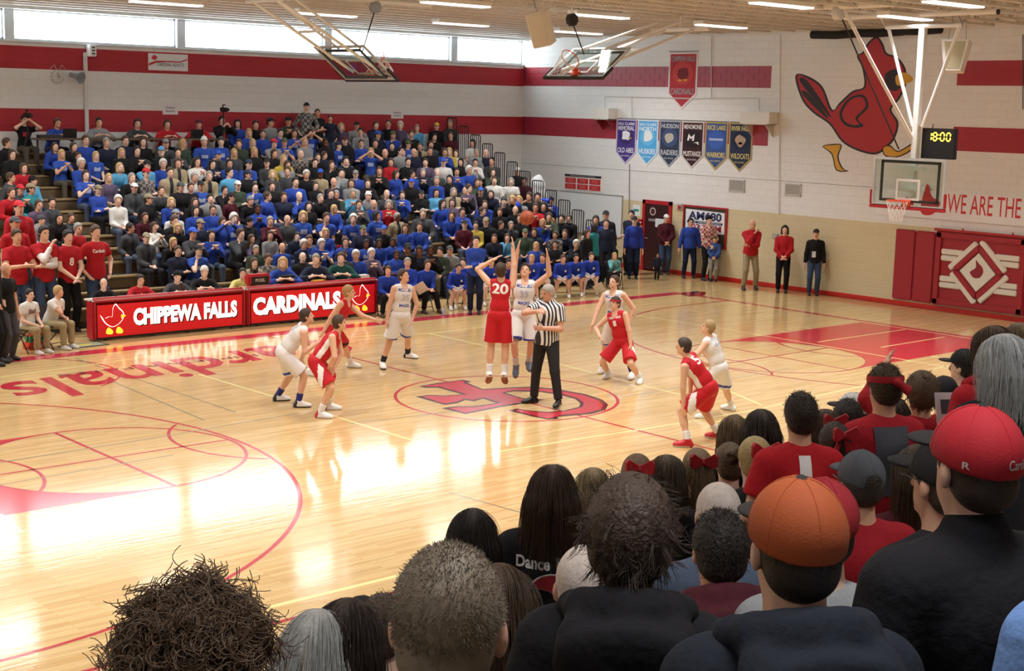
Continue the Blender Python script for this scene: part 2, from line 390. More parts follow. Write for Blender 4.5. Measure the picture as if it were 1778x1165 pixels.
# the pale lines of the cross courts
for a, b in (((0, 655), (470, 590)), ((470, 590), (745, 579)), ((745, 579), (845, 567)), ((345, 650), (480, 690)), ((565, 718), (760, 778)), ((745, 579), (890, 611)), ((890, 611), (1110, 668)), ((1110, 668), (1215, 693)), ((1095, 546), (1228, 566)), ((1228, 566), (1660, 640)), ((860, 785), (1180, 735)), ((1180, 735), (1310, 712)), ((1310, 712), (1520, 665)), ((1230, 735), (1320, 720)), ((1225, 662), (1322, 703)), ((1615, 642), (1655, 634)), ((0, 893), (40, 925))):
    court('cross_court_line', strip(*pl(a, b), .05, .0018), PY)
for a, b in (((130, 622), (410, 716)), ((190, 660), (355, 730)), ((0, 803), (270, 760)), ((270, 760), (520, 717)), ((0, 842), (300, 790)), ((610, 735), (1000, 690)), ((780, 855), (915, 893)), ((1080, 690), (1370, 640))):
    court('grey_line', strip(*pl(a, b), .03, .0017), PG)
court('curved_line', arc(fl(20, 655)[:2], 1.83, .045, -60, 130), PR)
for a, b in (((990, 650), (1075, 600)), ((1270, 602), (1500, 644))): pass
# centre emblem: a large red C with a dark outline, an F laid through it
ec, eex, eey = Vector((.15, -.12, 0)), None, None
def emb(pts, z): return flat(pts, z)
def px_poly(ps): return [fl(660+x*440/1778, 620+y*440/1778).to_2d() for x, y in ps]
F1 = [(270,205),(400,182),(580,160),(640,172),(610,180),(720,225),(870,215),(1060,208),(1250,225),(1450,262),(1560,300),(1600,335),(1580,372),(1480,400),(1330,412),(1240,420),(1255,432),(1180,438),(1080,420),(900,375),(960,362),(1070,378),(1180,385),(1290,375),(1395,350),(1405,325),(1370,295),(1260,265),(1120,245),(940,240),(880,250),(1000,290),(1160,298),(1010,325),(850,350),(700,380),(600,400),(430,358),(540,345),(660,345),(820,322),(720,292),(660,312),(600,300),(540,325),(450,335),(250,278),(330,266),(460,270),(575,262),(410,215),(320,215)]
F2 = [(310,203),(560,166),(600,172),(585,180),(715,232),(870,222),(1060,215),(1240,232),(1430,268),(1530,303),(1565,335),(1548,368),(1450,393),(1290,405),(1180,432),(1090,414),(940,376),(975,368),(1070,384),(1180,391),(1300,381),(1420,352),(1428,322),(1385,288),(1265,258),(1120,238),(935,233),(855,252),(990,293),(1020,300),(990,318),(840,343),(690,373),(600,392),(475,360),(545,352),(670,352),(850,322),(725,284),(655,302),(600,292),(525,318),(452,327),(290,277),(335,272),(460,276),(610,262),(420,208),(330,208)]
court('emblem_outline', flat(px_poly(F1), .0022), paint('4a2630')); court('emblem', flat(px_poly(F2), .003), paint('b8303c'))
# corner marks by the end line
court('corner_emblem', flat(pl((1176, 509), (1205, 506), (1227, 507), (1223, 513), (1195, 515)), .0022), paint('8e2030')); court('corner_emblem', flat(pl((1200, 507), (1213, 505), (1212, 508), (1203, 510)), .003), paint('2c2c48'))
# script lettering along the far sideline, read from the bleachers
vs_, fs_ = fit_text('Cardinals', (fl(600, 597)-fl(18, 684)).length, 1.75, .012, .3)
a = fl(18, 684); b = fl(600, 597); ex = (b-a).normalized(); ey = Vector((-ex.y, ex.x, 0))
M = basis(((a+b)/2)[:2]+(0.002,) if False else Vector(((a.x+b.x)/2, (a.y+b.y)/2, .0024)), -ex, -ey, (0, 0, 1))
court('floor_script', MB().add([M @ Vector((x, y, 0)) for x, y in vs_], fs_), PR)
vs_, fs_ = fit_text('CHIPPEWA FALLS', 4.4, .2, .0, 0)
a = fl(170, 645); b = fl(420, 619); ex = (b-a).normalized(); ey = Vector((-ex.y, ex.x, 0))
M = basis(Vector(((a.x+b.x)/2, (a.y+b.y)/2, .0026)), -ex, -ey, (0, 0, 1))
court('floor_lettering', MB().add([M @ Vector((x, y, 0)) for x, y in vs_], fs_), paint('4b2a3a'))
# ------------------------------------------------------------------ things on the walls
def RW(y, z, off=.0): return basis((XW-off, y, z), (0, -1, 0), (0, 0, 1))
def FW(x, z, off=.0): return basis((x, YW-off, z), (1, 0, 0), (0, 0, 1))
def rw(px, py): p = on(px, py, 0, XW); return (-p.y, p.z)          # local coords for RW(0,0)
def fw(px, py): p = on(px, py, 1, YW); return (p.x, p.z)
def panel(name, pts, t, M, m, parent=None): return MB().prism(pts, t, M).build(name, m, parent)
def rect(x0, x1, y0, y1): return [(x0, y0), (x1, y0), (x1, y1), (x0, y1)]
R0, F0 = RW(0, 0), FW(0, 0)
def sh(M, d): return M @ Matrix.Translation((0, 0, d))

def pennant(name, label, yc, zt, wd, zs, ztip, cb, cedge, ctext, top, bot, cdisc, emblem, grp=None):
    t = empty(name, (XW, yc, zt)); tag(t, label, 'banner', grp)
    M = Matrix(((0, 0, -1, 0), (-1, 0, 0, 0), (0, 1, 0, 0), (0, 0, 0, 1)))
    h = wd/2; a, b = zs-zt, ztip-zt
    shape = lambda e: [(-h+e, -e), (h-e, -e), (h-e, a+e*.5), (0, b+e*1.5), (-h+e, a+e*.5)][::-1]
    MB().prism(shape(0), .012, sh(M, .004)).build('cloth_edge', mat(cedge, .8), t)
    MB().prism(shape(wd*.055), .004, sh(M, .014)).build('cloth', mat(cb, .85), t)
    MB().tube([M @ Vector((-h-.005, .012, .012)), M @ Vector((h+.005, .012, .012))], .012, 6).build('hanging_rod', mat('6d6a66', .4, .6), t)
    dy = a*.5
    MB().prism([(wd*.36*math.cos(q*PI/16), dy+abs(a)*.27*math.sin(q*PI/16)) for q in range(32)], .002, sh(M, .018)).build('disc', mat(cdisc, .85), t)
    ys = -.075*abs(a)*1.3
    for i, s in enumerate(top):
        n = len(top); hh = .13*abs(a) if i == n-1 else .085*abs(a)
        text_obj('lettering', s, sh(M, .0205) @ Matrix.Translation((0, ys-hh/2, 0)), wd*.8, hh, mat(ctext, .8), t, .02); ys -= hh+.025*abs(a)
    text_obj('lettering', bot, sh(M, .0205) @ Matrix.Translation((0, a*.93, 0)), wd*.8, .15*abs(a), mat(ctext, .8), t, .02)
    text_obj('lettering', 'BIG RIVERS', sh(M, .0205) @ Matrix.Translation((0, a*1.1, 0)), wd*.42, .045*abs(a), mat(ctext, .8), t, .0)
    for col, pts in emblem:
        MB().prism([(x*wd*.3, dy+y*abs(a)*.2) for x, y in pts], .002, sh(M, .0205)).build('emblem', mat(col, .8), t)
    return t
leaf = [(-.9, -.1), (-.3, .8), (.6, .6), (.95, .0), (.3, -.2), (.1, -.8), (-.5, -.6)]
def wob(n, s): rr = random.Random(s); return smooth_poly([(math.cos(2*PI*i/n)*(.55+.4*rr.random()), math.sin(2*PI*i/n)*(.55+.4*rr.random())) for i in range(n)], 3)
pennant('championship_banner', 'large red pennant banner hung above the row of six small pennants', 10.92, 6.57, 1.14, 5.34, 4.88, 'b8343f', 'e8dcdc', '8fa0a8', ['CHIPPEWA FALLS'], 'CARDINALS', 'cc4a4a', [('7c2430', wob(7, 3)), ('d8b23c', [(-.5, -.95), (-.1, -.95), (-.1, -.75), (-.5, -.75)]), ('d8b23c', [(.1, -.9), (.5, -.9), (.5, -.7), (.1, -.7)])])
G6 = 'conference pennants in a row on the wall'
PN = [('purple pennant lettered memorial with a white emblem', '4a3488', 'c9c3dc', 'e9e6f4', ['EAU CLAIRE', 'MEMORIAL'], 'OLD ABES', '3c2a72', [('efeef5', wob(8, 1)), ('d9b23c', [(.4, -.1), (1.0, -.3), (.5, -.5)])]),
      ('sky blue pennant lettered north with a white emblem', '52aee8', 'dfeaf5', 'eef4fb', ['EAU CLAIRE', 'NORTH'], 'HUSKIES', '6cc0f0', [('f0f4f8', wob(6, 5))]),
      ('dark navy pennant lettered raiders with a grey emblem', '2c3850', 'a9adb8', 'c9ccd2', ['HUDSON'], 'RAIDERS', '3d5078', [('b9b4a4', wob(9, 8))]),
      ('black and maroon pennant lettered mustangs with a white letter M', '3a141f', 'cfc9c6', 'e8e2de', ['MENOMONIE'], 'MUSTANGS', '24121a', [('f2f0ee', [(-.8, -.3), (-.6, .7), (-.2, .2), (.3, .7), (.2, -.3), (-.05, -.3), (.0, .2), (-.25, -.1), (-.45, .2), (-.55, -.3)]), ('f2f0ee', [(.1, -.6), (.9, -.4), (.95, -.9), (.6, -.6)])]),
      ('blue and gold pennant lettered warriors with a plain blue disc', '3a5596', 'b8a562', 'e3d168', ['RICE LAKE'], 'WARRIORS', '3c63b8', [('b9c4e4', [(-1, -.12), (1, -.12), (1, .18), (-1, .18)])]),
      ('navy and gold pennant lettered wildcats with a tan emblem', '26324e', 'b5a26a', 'e0cf85', ['RIVER FALLS'], 'WILDCATS', '1c2744', [('b59a86', wob(10, 12)), ('4a3a3a', [(-.3, -.5), (.3, -.5), (.2, -.2), (-.2, -.2)])])]
for i, p in enumerate(PN):
    pennant('school_pennant', p[0], 13.15-.907*i, 4.57, .86, 3.55, 3.18, p[1], p[2], p[3], p[4], p[5], p[6], p[7], G6)
# wall boxes on brackets at both ends of the pennants
for (y0, y1, lab) in ((13.55, 14.25, 'white box on a triangular bracket beside the purple pennant'), (7.3, 8.35, 'white box on a bracket beside the navy and gold pennant')):
    t = empty('wall_box', (XW, (y0+y1)/2, 4.5)); tag(t, lab, 'wall box'); hw = (y1-y0)/2
    MB().bbox(-.42, 0, -hw, hw, .05, .38, .01).build('housing', mat('e3dfd6', .5), t)
    MB().box(-.4, 0, -hw*.8, -hw*.8+.03, .02, .05).box(-.4, 0, hw*.8-.03, hw*.8, .02, .05).box(-.4, 0, -hw*.8, hw*.8, .03, .05).build('shelf', mat('cfc9be', .5), t)
    for s in (-1, 1): MB().prism([(0, 0), (.36, 0), (0, -.34)], .03, basis((-.0, s*hw*.7, .02), (-1, 0, 0), (0, 0, 1))).build('bracket', mat('c9c2b6' if y0 < 10 else '8c2330', .5), t)
# conduits
def conduit(name, pts, r, lab, m=None): tag(MB().tube(pts, r, 8).build(name, m or mat('dcd9d2', .5)), lab, 'conduit')
def rp(px, py, off=.03): p = on(px, py, 0, XW-off); return (p.x, p.y, p.z)
def fp(px, py, off=.03): p = on(px, py, 1, YW-off); return (p.x, p.y, p.z)
conduit('wall_conduit', [rp(1050, 190), rp(1050, 170), rp(1054, 167), rp(1200, 171), rp(1314, 170), rp(1318, 174), rp(1318, 192)], .012, 'thin white conduit looping between the two wall boxes')
conduit('wall_conduit', [rp(1235, 62), rp(1235, 172)], .016, 'white vertical conduit running down beside the large red pennant')
conduit('wall_conduit', [rp(1097, 167), rp(1097, 206)], .014, 'short white conduit dropping to the pennants')
conduit('wall_conduit', [rp(1093, 285), rp(1092, 372)], .016, 'grey conduit dropping to the notice beside the door', mat('9b9a96', .5))
conduit('wall_conduit', [rp(1355, 60), rp(1352, 372)], .014, 'long white conduit running down to the light switch')
conduit('wall_conduit', [rp(1776, 60), rp(1776, 190)], .012, 'dark cable hanging on the wall past the mural', mat('5a5654', .6))
# vents
for a, b, lab in (((1267, 311), (1293, 334), 'square grey vent below the pennants'), ((1364, 318), (1391, 341), 'square grey vent below the mural')):
    x0, z0 = rw(*a); x1, z1 = rw(*b); x0, x1 = min(x0, x1), max(x0, x1); z0, z1 = min(z0, z1), max(z0, z1)
    t = empty('wall_vent', (XW, -(x0+x1)/2, (z0+z1)/2)); tag(t, lab, 'vent'); hw, hh = (x1-x0)/2, (z1-z0)/2
    mb = MB(); [mb.box(-.03, 0, *q) for q in ((-hw, hw, -hh, -hh+.03), (-hw, hw, hh-.03, hh), (-hw, -hw+.03, -hh, hh), (hw-.03, hw, -hh, hh))]; mb.build('frame', mat('cfccc4', .5), t)
    MB().box(-.008, 0, -hw+.02, hw-.02, -hh+.02, hh-.02).build('backing', mat('77746e', .7), t)
    for i in range(7):
        z = -hh+.05+i*(2*hh-.1)/6; MB().box(-.026, -.006, -hw+.03, hw-.03, z-.016, z+.01).build('slat', mat('bdbab2', .5), t)
# red information board with six panels, whiteboard, notices
def board(name, lab, cat, a, b, c, frame=None, t=.02):
    x0, z1 = rw(*a); x1, z0 = rw(*b)
    e = empty(name, (XW, -(x0+x1)/2, (z0+z1)/2)); tag(e, lab, cat); hw, hh = (x1-x0)/2, (z1-z0)/2
    M = Matrix(((0, 0, -1, 0), (-1, 0, 0, 0), (0, 1, 0, 0), (0, 0, 0, 1)))
    panel('board', rect(-hw, hw, -hh, hh), t, M, mat(c, .35), e)
    if frame:
        w_ = frame[1]
        for q in (rect(-hw-w_, hw+w_, hh, hh+w_), rect(-hw-w_, hw+w_, -hh-w_, -hh), rect(-hw-w_, -hw, -hh, hh), rect(hw, hw+w_, -hh, hh)): panel('frame_rail', q, t+.02, M, mat(frame[0], .4), e)
    return e, M, hw, hh
e, M, hw, hh = board('record_board', 'white record board with six red plates under a black header', 'sign', (980, 301), (1046, 334), 'e9e9e6')
panel('header', rect(-hw*.94, hw*.94, hh*.68, hh*.97), .01, sh(M, .02), mat('241f20', .5), e)
text_obj('lettering', 'Chippewa Falls Conference Championships', sh(M, .032) @ Matrix.Translation((0, hh*.82, 0)), hw*1.3, hh*.12, mat('e6e6e6', .5), e)
for i in range(3):
    for j in range(2):
        cx, cz = (-.63+.63*i)*hw, (.2-.75*j)*hh; panel('plate', rect(cx-hw*.28, cx+hw*.28, cz-hh*.32, cz+hh*.32), .01, sh(M, .02), mat('c2272c', .5), e)
        for k in range(3): panel('text_line', rect(cx-hw*.16, cx+hw*.16, cz+hh*(.14-k*.14), cz+hh*(.18-k*.14)), .001, sh(M, .0305), mat('e88a86', .6), e)
e, M, hw, hh = board('whiteboard', 'large white board behind the end of the bleachers', 'whiteboard', (925, 327), (1079, 412), 'e6ebee', ('a39f9a', .02))
e, M, hw, hh = board('paper_notice', 'small white notice with blue and green squares beside the door', 'notice', (1099, 355), (1111, 375), 'e9eff2', None, .004)
panel('print', rect(-hw*.7, 0, -hh*.25, hh*.2), .001, sh(M, .005), mat('2f7fc4', .6), e); panel('print', rect(0, hw*.7, -hh*.25, hh*.2), .001, sh(M, .005), mat('45b060', .6), e)
e, M, hw, hh = board('fire_alarm', 'red fire alarm pull station between the notice and the door', 'fire alarm', (1110, 380), (1118, 391), 'b3202a', None, .05)
panel('handle', rect(-hw*.5, hw*.5, -hh*.3, 0), .01, sh(M, .05), mat('e8e4e0', .5), e)
e, M, hw, hh = board('fire_horn', 'red and white fire horn strobe above the radio poster', 'alarm', (1176, 353), (1185, 364), 'c9c5bd', None, .05)
panel('horn', rect(-hw*.2, hw*.8, -hh*.8, hh*.4), .02, sh(M, .05), mat('b3202a', .4), e)
e, M, hw, hh = board('thermostat', 'brass coloured thermostat on the tan wall behind the person in the red zip jacket', 'thermostat', (1304, 386), (1311, 395), 'd9c37c', None, .03)
panel('dial', [(hw*.5*math.cos(i*PI/6), hh*.5*math.sin(i*PI/6)) for i in range(12)], .01, sh(M, .03), mat('9b8440', .4, .5), e)
e, M, hw, hh = board('light_switch', 'grey metal switch box on the tan wall at the foot of the long conduit', 'switch', (1343, 405), (1351, 416), 'a9a6a0', None, .05)
panel('toggle', rect(-hw*.2, hw*.2, -hh*.3, hh*.3), .02, sh(M, .05), mat('dddad4', .4), e)
# radio poster in a red frame
e, M, hw, hh = board('radio_poster', 'radio station poster in a red framed display case', 'poster', (1190, 358), (1259, 430), '4a4138', ('b0242c', .05))
panel('sheet', [(-hw*.93, -hh*.38), (hw*.95, -hh*.32), (hw*.93, hh*.82), (-hw*.94, hh*.88)], .004, sh(M, .02), mat('eef0f2', .6), e)
text_obj('lettering', 'AM680', sh(M, .026) @ Matrix.Translation((0, hh*.56, 0)), hw*1.6, hh*.46, mat('23295a', .6), e, .035)
panel('stripe', rect(-hw*.85, hw*.85, hh*.14, hh*.27), .001, sh(M, .0245), mat('23295a', .6), e)
text_obj('lettering', '103.7 FM', sh(M, .026) @ Matrix.Translation((0, -hh*.06, 0)), hw*1.6, hh*.34, mat('b8243a', .6), e, .03)
text_obj('lettering', 'NEWS  WEATHER  SPORTS', sh(M, .027) @ Matrix.Translation((0, hh*.205, 0)), hw*1.55, hh*.075, mat('eef0f2', .6), e, .01)
# door with a red frame
e = empty('door_1', (XW, 11.72, 0)); struct(e)
for q in ((-.05, 0, -.6, -.48, 0, 2.16), (-.05, 0, .48, .6, 0, 2.16), (-.05, 0, -.6, .6, 2.04, 2.16)): MB().bbox(*q, .006).build('door_frame', mat('b3242c', .4), e)
MB().bbox(-.03, 0, -.48, .48, .01, 2.04, .004).build('door_leaf', mat('3c1c1e', .4), e)
M = Matrix(((0, 0, -1, 0), (-1, 0, 0, 0), (0, 1, 0, 0), (0, 0, 0, 1)))
panel('round_sign', [(-.17+.12*math.cos(i*PI/12), 1.82+.12*math.sin(i*PI/12)) for i in range(24)], .004, sh(M, .031), mat('d9d5d0', .5), e)
panel('round_sign', [(-.17+.09*math.cos(i*PI/12), 1.82+.09*math.sin(i*PI/12)) for i in range(24)], .002, sh(M, .036), mat('54252a', .5), e)
panel('paper', rect(-.05, .3, 1.36, 1.62), .003, sh(M, .031), mat('dfe3e6', .6), e); panel('name_plate', rect(-.34, .42, 1.52, 1.6), .003, sh(M, .03), mat('8c8682', .5), e)
MB().tube([(-.06, .4, 1.0), (-.1, .4, 1.0), (-.1, .28, 1.0)], .012, 8).build('door_handle', mat('b9b6ae', .3, .8), e)
# the word banner with a plain red crest stand-in
x0, z0 = rw(1500, 377); x1, z1 = rw(1778, 392); 
e = empty('word_banner', (XW-.02, 0, 2.68)); tag(e, 'long white vinyl banner with red words behind the backboard', 'banner')
M = Matrix(((0, 0, -1, 0), (-1, 0, 0, 0), (0, 1, 0, 0), (0, 0, 0, 1)))
panel('sheet', rect(-3.95, 5.2, -.36, .34), .006, sh(M, .004), mat('ececee', .6), e)
xa, za = rw(1647, 338); xb, zb = rw(1776, 338)
text_obj('lettering', 'WE ARE THE', sh(M, .0115) @ Matrix.Translation(((xa+xb)/2, .06, 0)), xb-xa, .48, mat('cf2f38', .6), e, .004)
panel('print', smooth_poly([(xa-.75, -.2), (xa-.62, .5), (xa-.45, .2), (xa-.2, .05), (xa-.4, -.25)], 4), .002, sh(M, .0105), mat('c42a30', .6), e)
panel('print', smooth_poly([(xa-1.25, .1), (xa-1.05, .15), (xa-.95, -.15), (xa-1.2, -.05)], 4), .002, sh(M, .0105), mat('c42a30', .6), e)
# wall mural: a plain red bird as a stand-in of the painted figure's size and colours
e = empty('bird_mural', (XW, 0, 0)); tag(e, 'big painted red bird with black outlines and yellow legs high on the white wall', 'mural')
def mpx(ps, n=5): return smooth_poly([rw(*p) for p in ps], n)
def mural(nm, ps, c, d, n=5): MB().prism(mpx(ps, n), .002, sh(M, d)).build(nm, mat(c, .6), e)
bird = [(1381, 132), (1400, 131), (1428, 150), (1445, 190), (1458, 178), (1480, 158), (1500, 150), (1497, 118), (1488, 98), (1498, 90), (1507, 74), (1522, 63), (1533, 75), (1540, 92), (1558, 99), (1572, 118), (1574, 145), (1562, 172), (1548, 190), (1560, 212), (1556, 235), (1545, 252), (1522, 268), (1490, 262), (1462, 246), (1440, 216), (1412, 196), (1392, 172)]
def shrink(ps, d):
    out = []; k = len(ps)
    for i in range(k):
        p0, p1, p2 = Vector(ps[i-1]), Vector(ps[i]), Vector(ps[(i+1) % k]); t = (p2-p0).normalized(); out.append(tuple(p1+Vector((-t.y, t.x))*d))
    return out
mural('outline', bird, '2a2426', .002); mural('body', shrink(bird, 3.6), 'b52a30', .0045)
mural('wing', [(1458, 196), (1475, 170), (1500, 165), (1508, 186), (1490, 206), (1500, 218), (1486, 222), (1466, 216)], '2a2426', .007); mural('wing', [(1463, 196), (1477, 174), (1497, 169), (1503, 185), (1486, 204), (1492, 215), (1484, 217), (1469, 212)], 'b52a30', .0095)
for ps in ([(1390, 142), (1402, 140), (1440, 196), (1436, 198)], [(1394, 164), (1402, 160), (1436, 200), (1432, 202)]): mural('feather_line', ps, '2a2426', .007)
mural('face_patch', [(1538, 128), (1560, 120), (1570, 140), (1556, 158), (1540, 150)], '2a2426', .007)
mural('beak', [(1556, 132), (1572, 126), (1586, 138), (1572, 146), (1558, 148)], 'd9a52e', .0095)
for ps in ([(1447, 250), (1462, 252), (1456, 272), (1464, 292), (1474, 297), (1452, 296), (1444, 268), (1428, 254)], [(1532, 256), (1546, 252), (1560, 262), (1588, 246), (1592, 254), (1564, 272), (1538, 272)]):
    mural('leg_outline', ps, '2a2426', .0045, 3); mural('leg', shrink(ps, 2.2), 'd9a52e', .007, 3)
# padded wall panels
t = empty('wall_pad', (XW, 0, .17)); tag(t, 'plain red padded wall panels beside the diamond pad', 'wall pad')
for a, b in ((3.27, 2.68), (2.67, 2.1)): MB().bbox(-.06, 0, b, a, 0, 1.82, .025).build('pad', mat('a5222e', .4), t)
t = empty('wall_pad', (XW, 0, .17)); tag(t, 'large red padded wall panel with white bars and a diamond', 'wall pad')
PADR, PADW = mat('a3222e', .38), mat('e6e2d4', .42)
MB().bbox(-.06, 0, -4.5, 2.08, 0, 1.86, .02).build('backing', PADR, t)
M2 = Matrix(((0, 0, -1, -.06), (-1, 0, 0, 0), (0, 1, 0, .0), (0, 0, 0, 1)))
def padbar(name, p, q, w_, m, d=.05):
    p, q = Vector(p), Vector(q); dd = (q-p); L_ = dd.length; ang = math.atan2(dd.y, dd.x)
    return MB().bbox(0, L_, -w_/2, w_/2, -.01, d, .022, M2 @ Matrix.Translation((p.x, p.y, 0)) @ Matrix.Rotation(ang, 4, 'Z')).build(name, m, t)
yl, yr = -2.06, .36
for p, q in (((yl+.09, .0), (yl+.09, 1.86)), ((yr-.02, 0), (yr-.02, 1.86))): padbar('border_roll', p, q, .17, PADR)
padbar('border_roll', (yl, 1.77), (yr+.1, 1.77), .16, PADR); padbar('border_roll', (yl, .09), (yr+.1, .09), .16, PADR)
dc = Vector(((yl+yr)/2+.03, .93)); dw, dh = .82, .8
top, rt, bt, lf = dc+Vector((0, dh)), dc+Vector((dw, 0)), dc-Vector((0, dh)), dc-Vector((dw, 0))
for z in (1.36, 1.2, .68, .52):
    s_ = dw*(1-abs(z-.93)/dh)+.05
    padbar('white_bar', (yl+.18, z), (dc.x-s_, z), .14, PADW); padbar('white_bar', (dc.x+s_, z), (yr-.1, z), .14, PADW)
for a, b in ((lf, top), (top, rt), (rt, bt), (bt, lf)):
    v = (b-a); padbar('white_edge', a+v*.03, b-v*.1, .15, PADW, .065)
    c1, c2 = dc+(a-dc)*.78, dc+(b-dc)*.78; padbar('red_edge', c1, c2, .16, PADR, .075)
MB().prism([tuple(dc+(p-dc)*.6) for p in (bt, rt, top, lf)], .06, M2).build('diamond', PADW, t)
MB().prism(smooth_poly([tuple(dc+Vector(p)) for p in ((-.2, .0), (-.05, .12), (-.06, .3), (.03, .22), (.12, .15), (.16, .02), (.08, -.12), (-.08, -.14), (-.16, -.08))], 4), .003, sh(M2, .061)).build('print', mat('8e2029', .6), t)
MB().tube([(-.1, 2.1, 1.9), (-.1, -4.4, 1.9)], .035, 8).build('top_rail', mat('b5282f', .4), t)
for yy in (1.3, -.05): MB().tube([(-.1, yy, 1.85), (-.13, yy, 1.98)], .025, 6).build('rail_clip', mat('b5282f', .4), t)
# rolled black curtains under the ceiling above the mural
t = empty('rolled_curtain', (XW-.3, 4.2, 6.95)); tag(t, 'black rolled up divider curtain under the ceiling above the bird mural', 'curtain')
for a, b, z in ((1.9, .4, 0), (.6, -.9, .02), (-.7, -2.0, .05)): MB().tube([(0, a, z), (0, (a+b)/2, z-.02), (0, b, z+.01)], .11, 10).build('roll', mat('1b1a1c', .8), t)

# far wall things
def fboard(name, lab, cat, a, b, c, t=.01):
    x0, z1 = fw(*a); x1, z0 = fw(*b); e = empty(name, ((x0+x1)/2, YW, (z0+z1)/2)); tag(e, lab, cat); hw, hh = (x1-x0)/2, (z1-z0)/2
    M = Matrix(((1, 0, 0, 0), (0, 0, -1, 0), (0, 1, 0, 0), (0, 0, 0, 1)))
    panel('sheet', rect(-hw, hw, -hh, hh), t, sh(M, .004), mat(c, .6), e); return e, sh(M, .004+t+.001), hw, hh
e, M, hw, hh = fboard('section_banner', 'white banner reading cardinal adults on the red stripe', 'banner', (257, 92), (326, 124), 'e4e3e4')
text_obj('lettering', 'CARDINAL ADULTS', sh(M, .002) @ Matrix.Translation((hw*.1, -hh*.28, 0)), hw*1.35, hh*.4, mat('2c2a2e', .6), e, .01)
panel('swoosh', [(-hw*.98, -hh*.5), (-hw*.6, -.02), (0, hh*.02), (hw*.6, -.0), (hw*.98, hh*.35), (hw*.98, hh*.5), (hw*.6, hh*.14), (0, hh*.16), (-hw*.6, hh*.14), (-hw*.98, -hh*.2)], .001, M, mat('c43038', .6), e)
panel('print', smooth_poly([(-hw*.85, hh*.45), (-hw*.7, hh*.8), (-hw*.55, hh*.5), (-hw*.7, hh*.2)], 3), .001, M, mat('c43038', .6), e)
for a, b, s1, s2, lab in (((282, 179), (309, 199), 'Visitor', 'Section', 'white paper section sign taped up above the headset announcers'), ((679, 189), (700, 206), 'Visitors', 'Section', 'white paper section sign taped up near the end rails')):
    e, M, hw, hh = fboard('paper_sign', lab, 'sign', a, b, 'e9e4e8', .004)
    text_obj('lettering', s1, M @ Matrix.Translation((0, hh*.25, 0)), hw*1.3, hh*.4, mat('6a5a78', .6), e); text_obj('lettering', s2, M @ Matrix.Translation((0, -hh*.35, 0)), hw*1.2, hh*.4, mat('6a5a78', .6), e)
# clock behind a wire cage
p = on(99, 133, 1, YW); t = empty('wall_clock', (p.x, YW, p.z)); tag(t, 'round white wall clock behind a wire guard', 'clock')
Mc = Matrix(((1, 0, 0, 0), (0, 0, -1, 0), (0, 1, 0, 0), (0, 0, 0, 1)))
MB().lathe([(.17, 0), (.17, .04), (.155, .05)], n=24, M=Mc).build('case', mat('d8d6d0', .5), t); MB().lathe([(.15, .05), (.15, .052)], n=24, M=Mc).build('face', mat('efeeea', .5), t)
MB().box(-.006, .006, -.06, -.056, 0, .11).build('minute_hand', mat('333333', .5), t); MB().box(0, .08, -.06, -.056, -.006, .006).build('hour_hand', mat('333333', .5), t)
for q in range(6):
    a = q*PI/6; MB().tube([Mc @ Vector((.2*math.cos(a), .2*math.sin(a), 0)), Mc @ Vector((.15*math.cos(a), .15*math.sin(a), .1)), Mc @ Vector((0, 0, .12)), Mc @ Vector((-.15*math.cos(a), -.15*math.sin(a), .1)), Mc @ Vector((-.2*math.cos(a), -.2*math.sin(a), 0))], .005, 5).build('guard_wire', mat('b9b6b0', .4, .5), t)
for s in (-1, 1): MB().tube([(s*.02, -.06, .15), (s*.1, -.08, .3), (s*.2, -.06, .2)], .008, 5).build('guard_arm', mat('c9c6c0', .4, .3), t)
p = on(123, 130, 1, YW); t = empty('horn_speaker', (p.x, YW-.05, p.z)); tag(t, 'grey horn loudspeaker on the wall beside the clock', 'loudspeaker')
Mh = Matrix.Rotation(rad(105), 4, 'X') @ Matrix.Rotation(rad(25), 4, 'Y')
MB().lathe([(.05, -.05), (.06, .08), (.09, .2), (.16, .32), (.155, .32), (.05, .14)], n=20, M=Mh).build('horn', mat('9aa0a6', .5), t, True); MB().box(-.03, .03, 0, .06, -.06, .06).build('bracket', mat('8f9296', .5), t)
t = empty('wall_pole', (on(148, 150, 1, YW).x, YW-.05, 3.6)); tag(t, 'white pole with a boxy camera housing on top beside the clock', 'camera pole')
MB().bbox(-.05, .05, -.02, .04, .0, 2.4, .008).build('pole', mat('e2e2e2', .5), t); MB().bbox(.02, .2, -.25, .0, 2.3, 2.6, .02).build('camera_housing', mat('ecedee', .4), t)
for z in (2.37, 2.45, 2.53): MB().bbox(.07, .15, -.262, -.25, z-.02, z+.02, .004).build('lens', mat('45484c', .3), t)
# ------------------------------------------------------------------ hoops, loudspeakers, scoreboard
STEEL = mat('e9e9e8', .35); BLK = mat('1c1b1d', .5); CHROME = mat('b9bcc0', .25, .8)
bglass = glass.copy(); bglass.name = 'backboard_glass'
for n in bglass.node_tree.nodes:
    if n.type == 'BSDF_TRANSPARENT': n.inputs[0].default_value = (.88, .94, .92, 1)
def net_mesh(c, r, h, n=12, rows=5):
    mb = MB(); P = lambda i, j: Vector((c[0]+(r*(1-.45*j/rows))*math.cos(2*PI*(i+.5*(j % 2))/n), c[1]+(r*(1-.45*j/rows))*math.sin(2*PI*(i+.5*(j % 2))/n), c[2]-h*j/rows))
    for j in range(rows):
        for i in range(n):
            k = i if j % 2 == 0 else i+1
            mb.tube([P(i, j), P(k, j+1)], .0045, 3, False); mb.tube([P(i, j), P(k-1, j+1)], .0045, 3, False)
    return mb
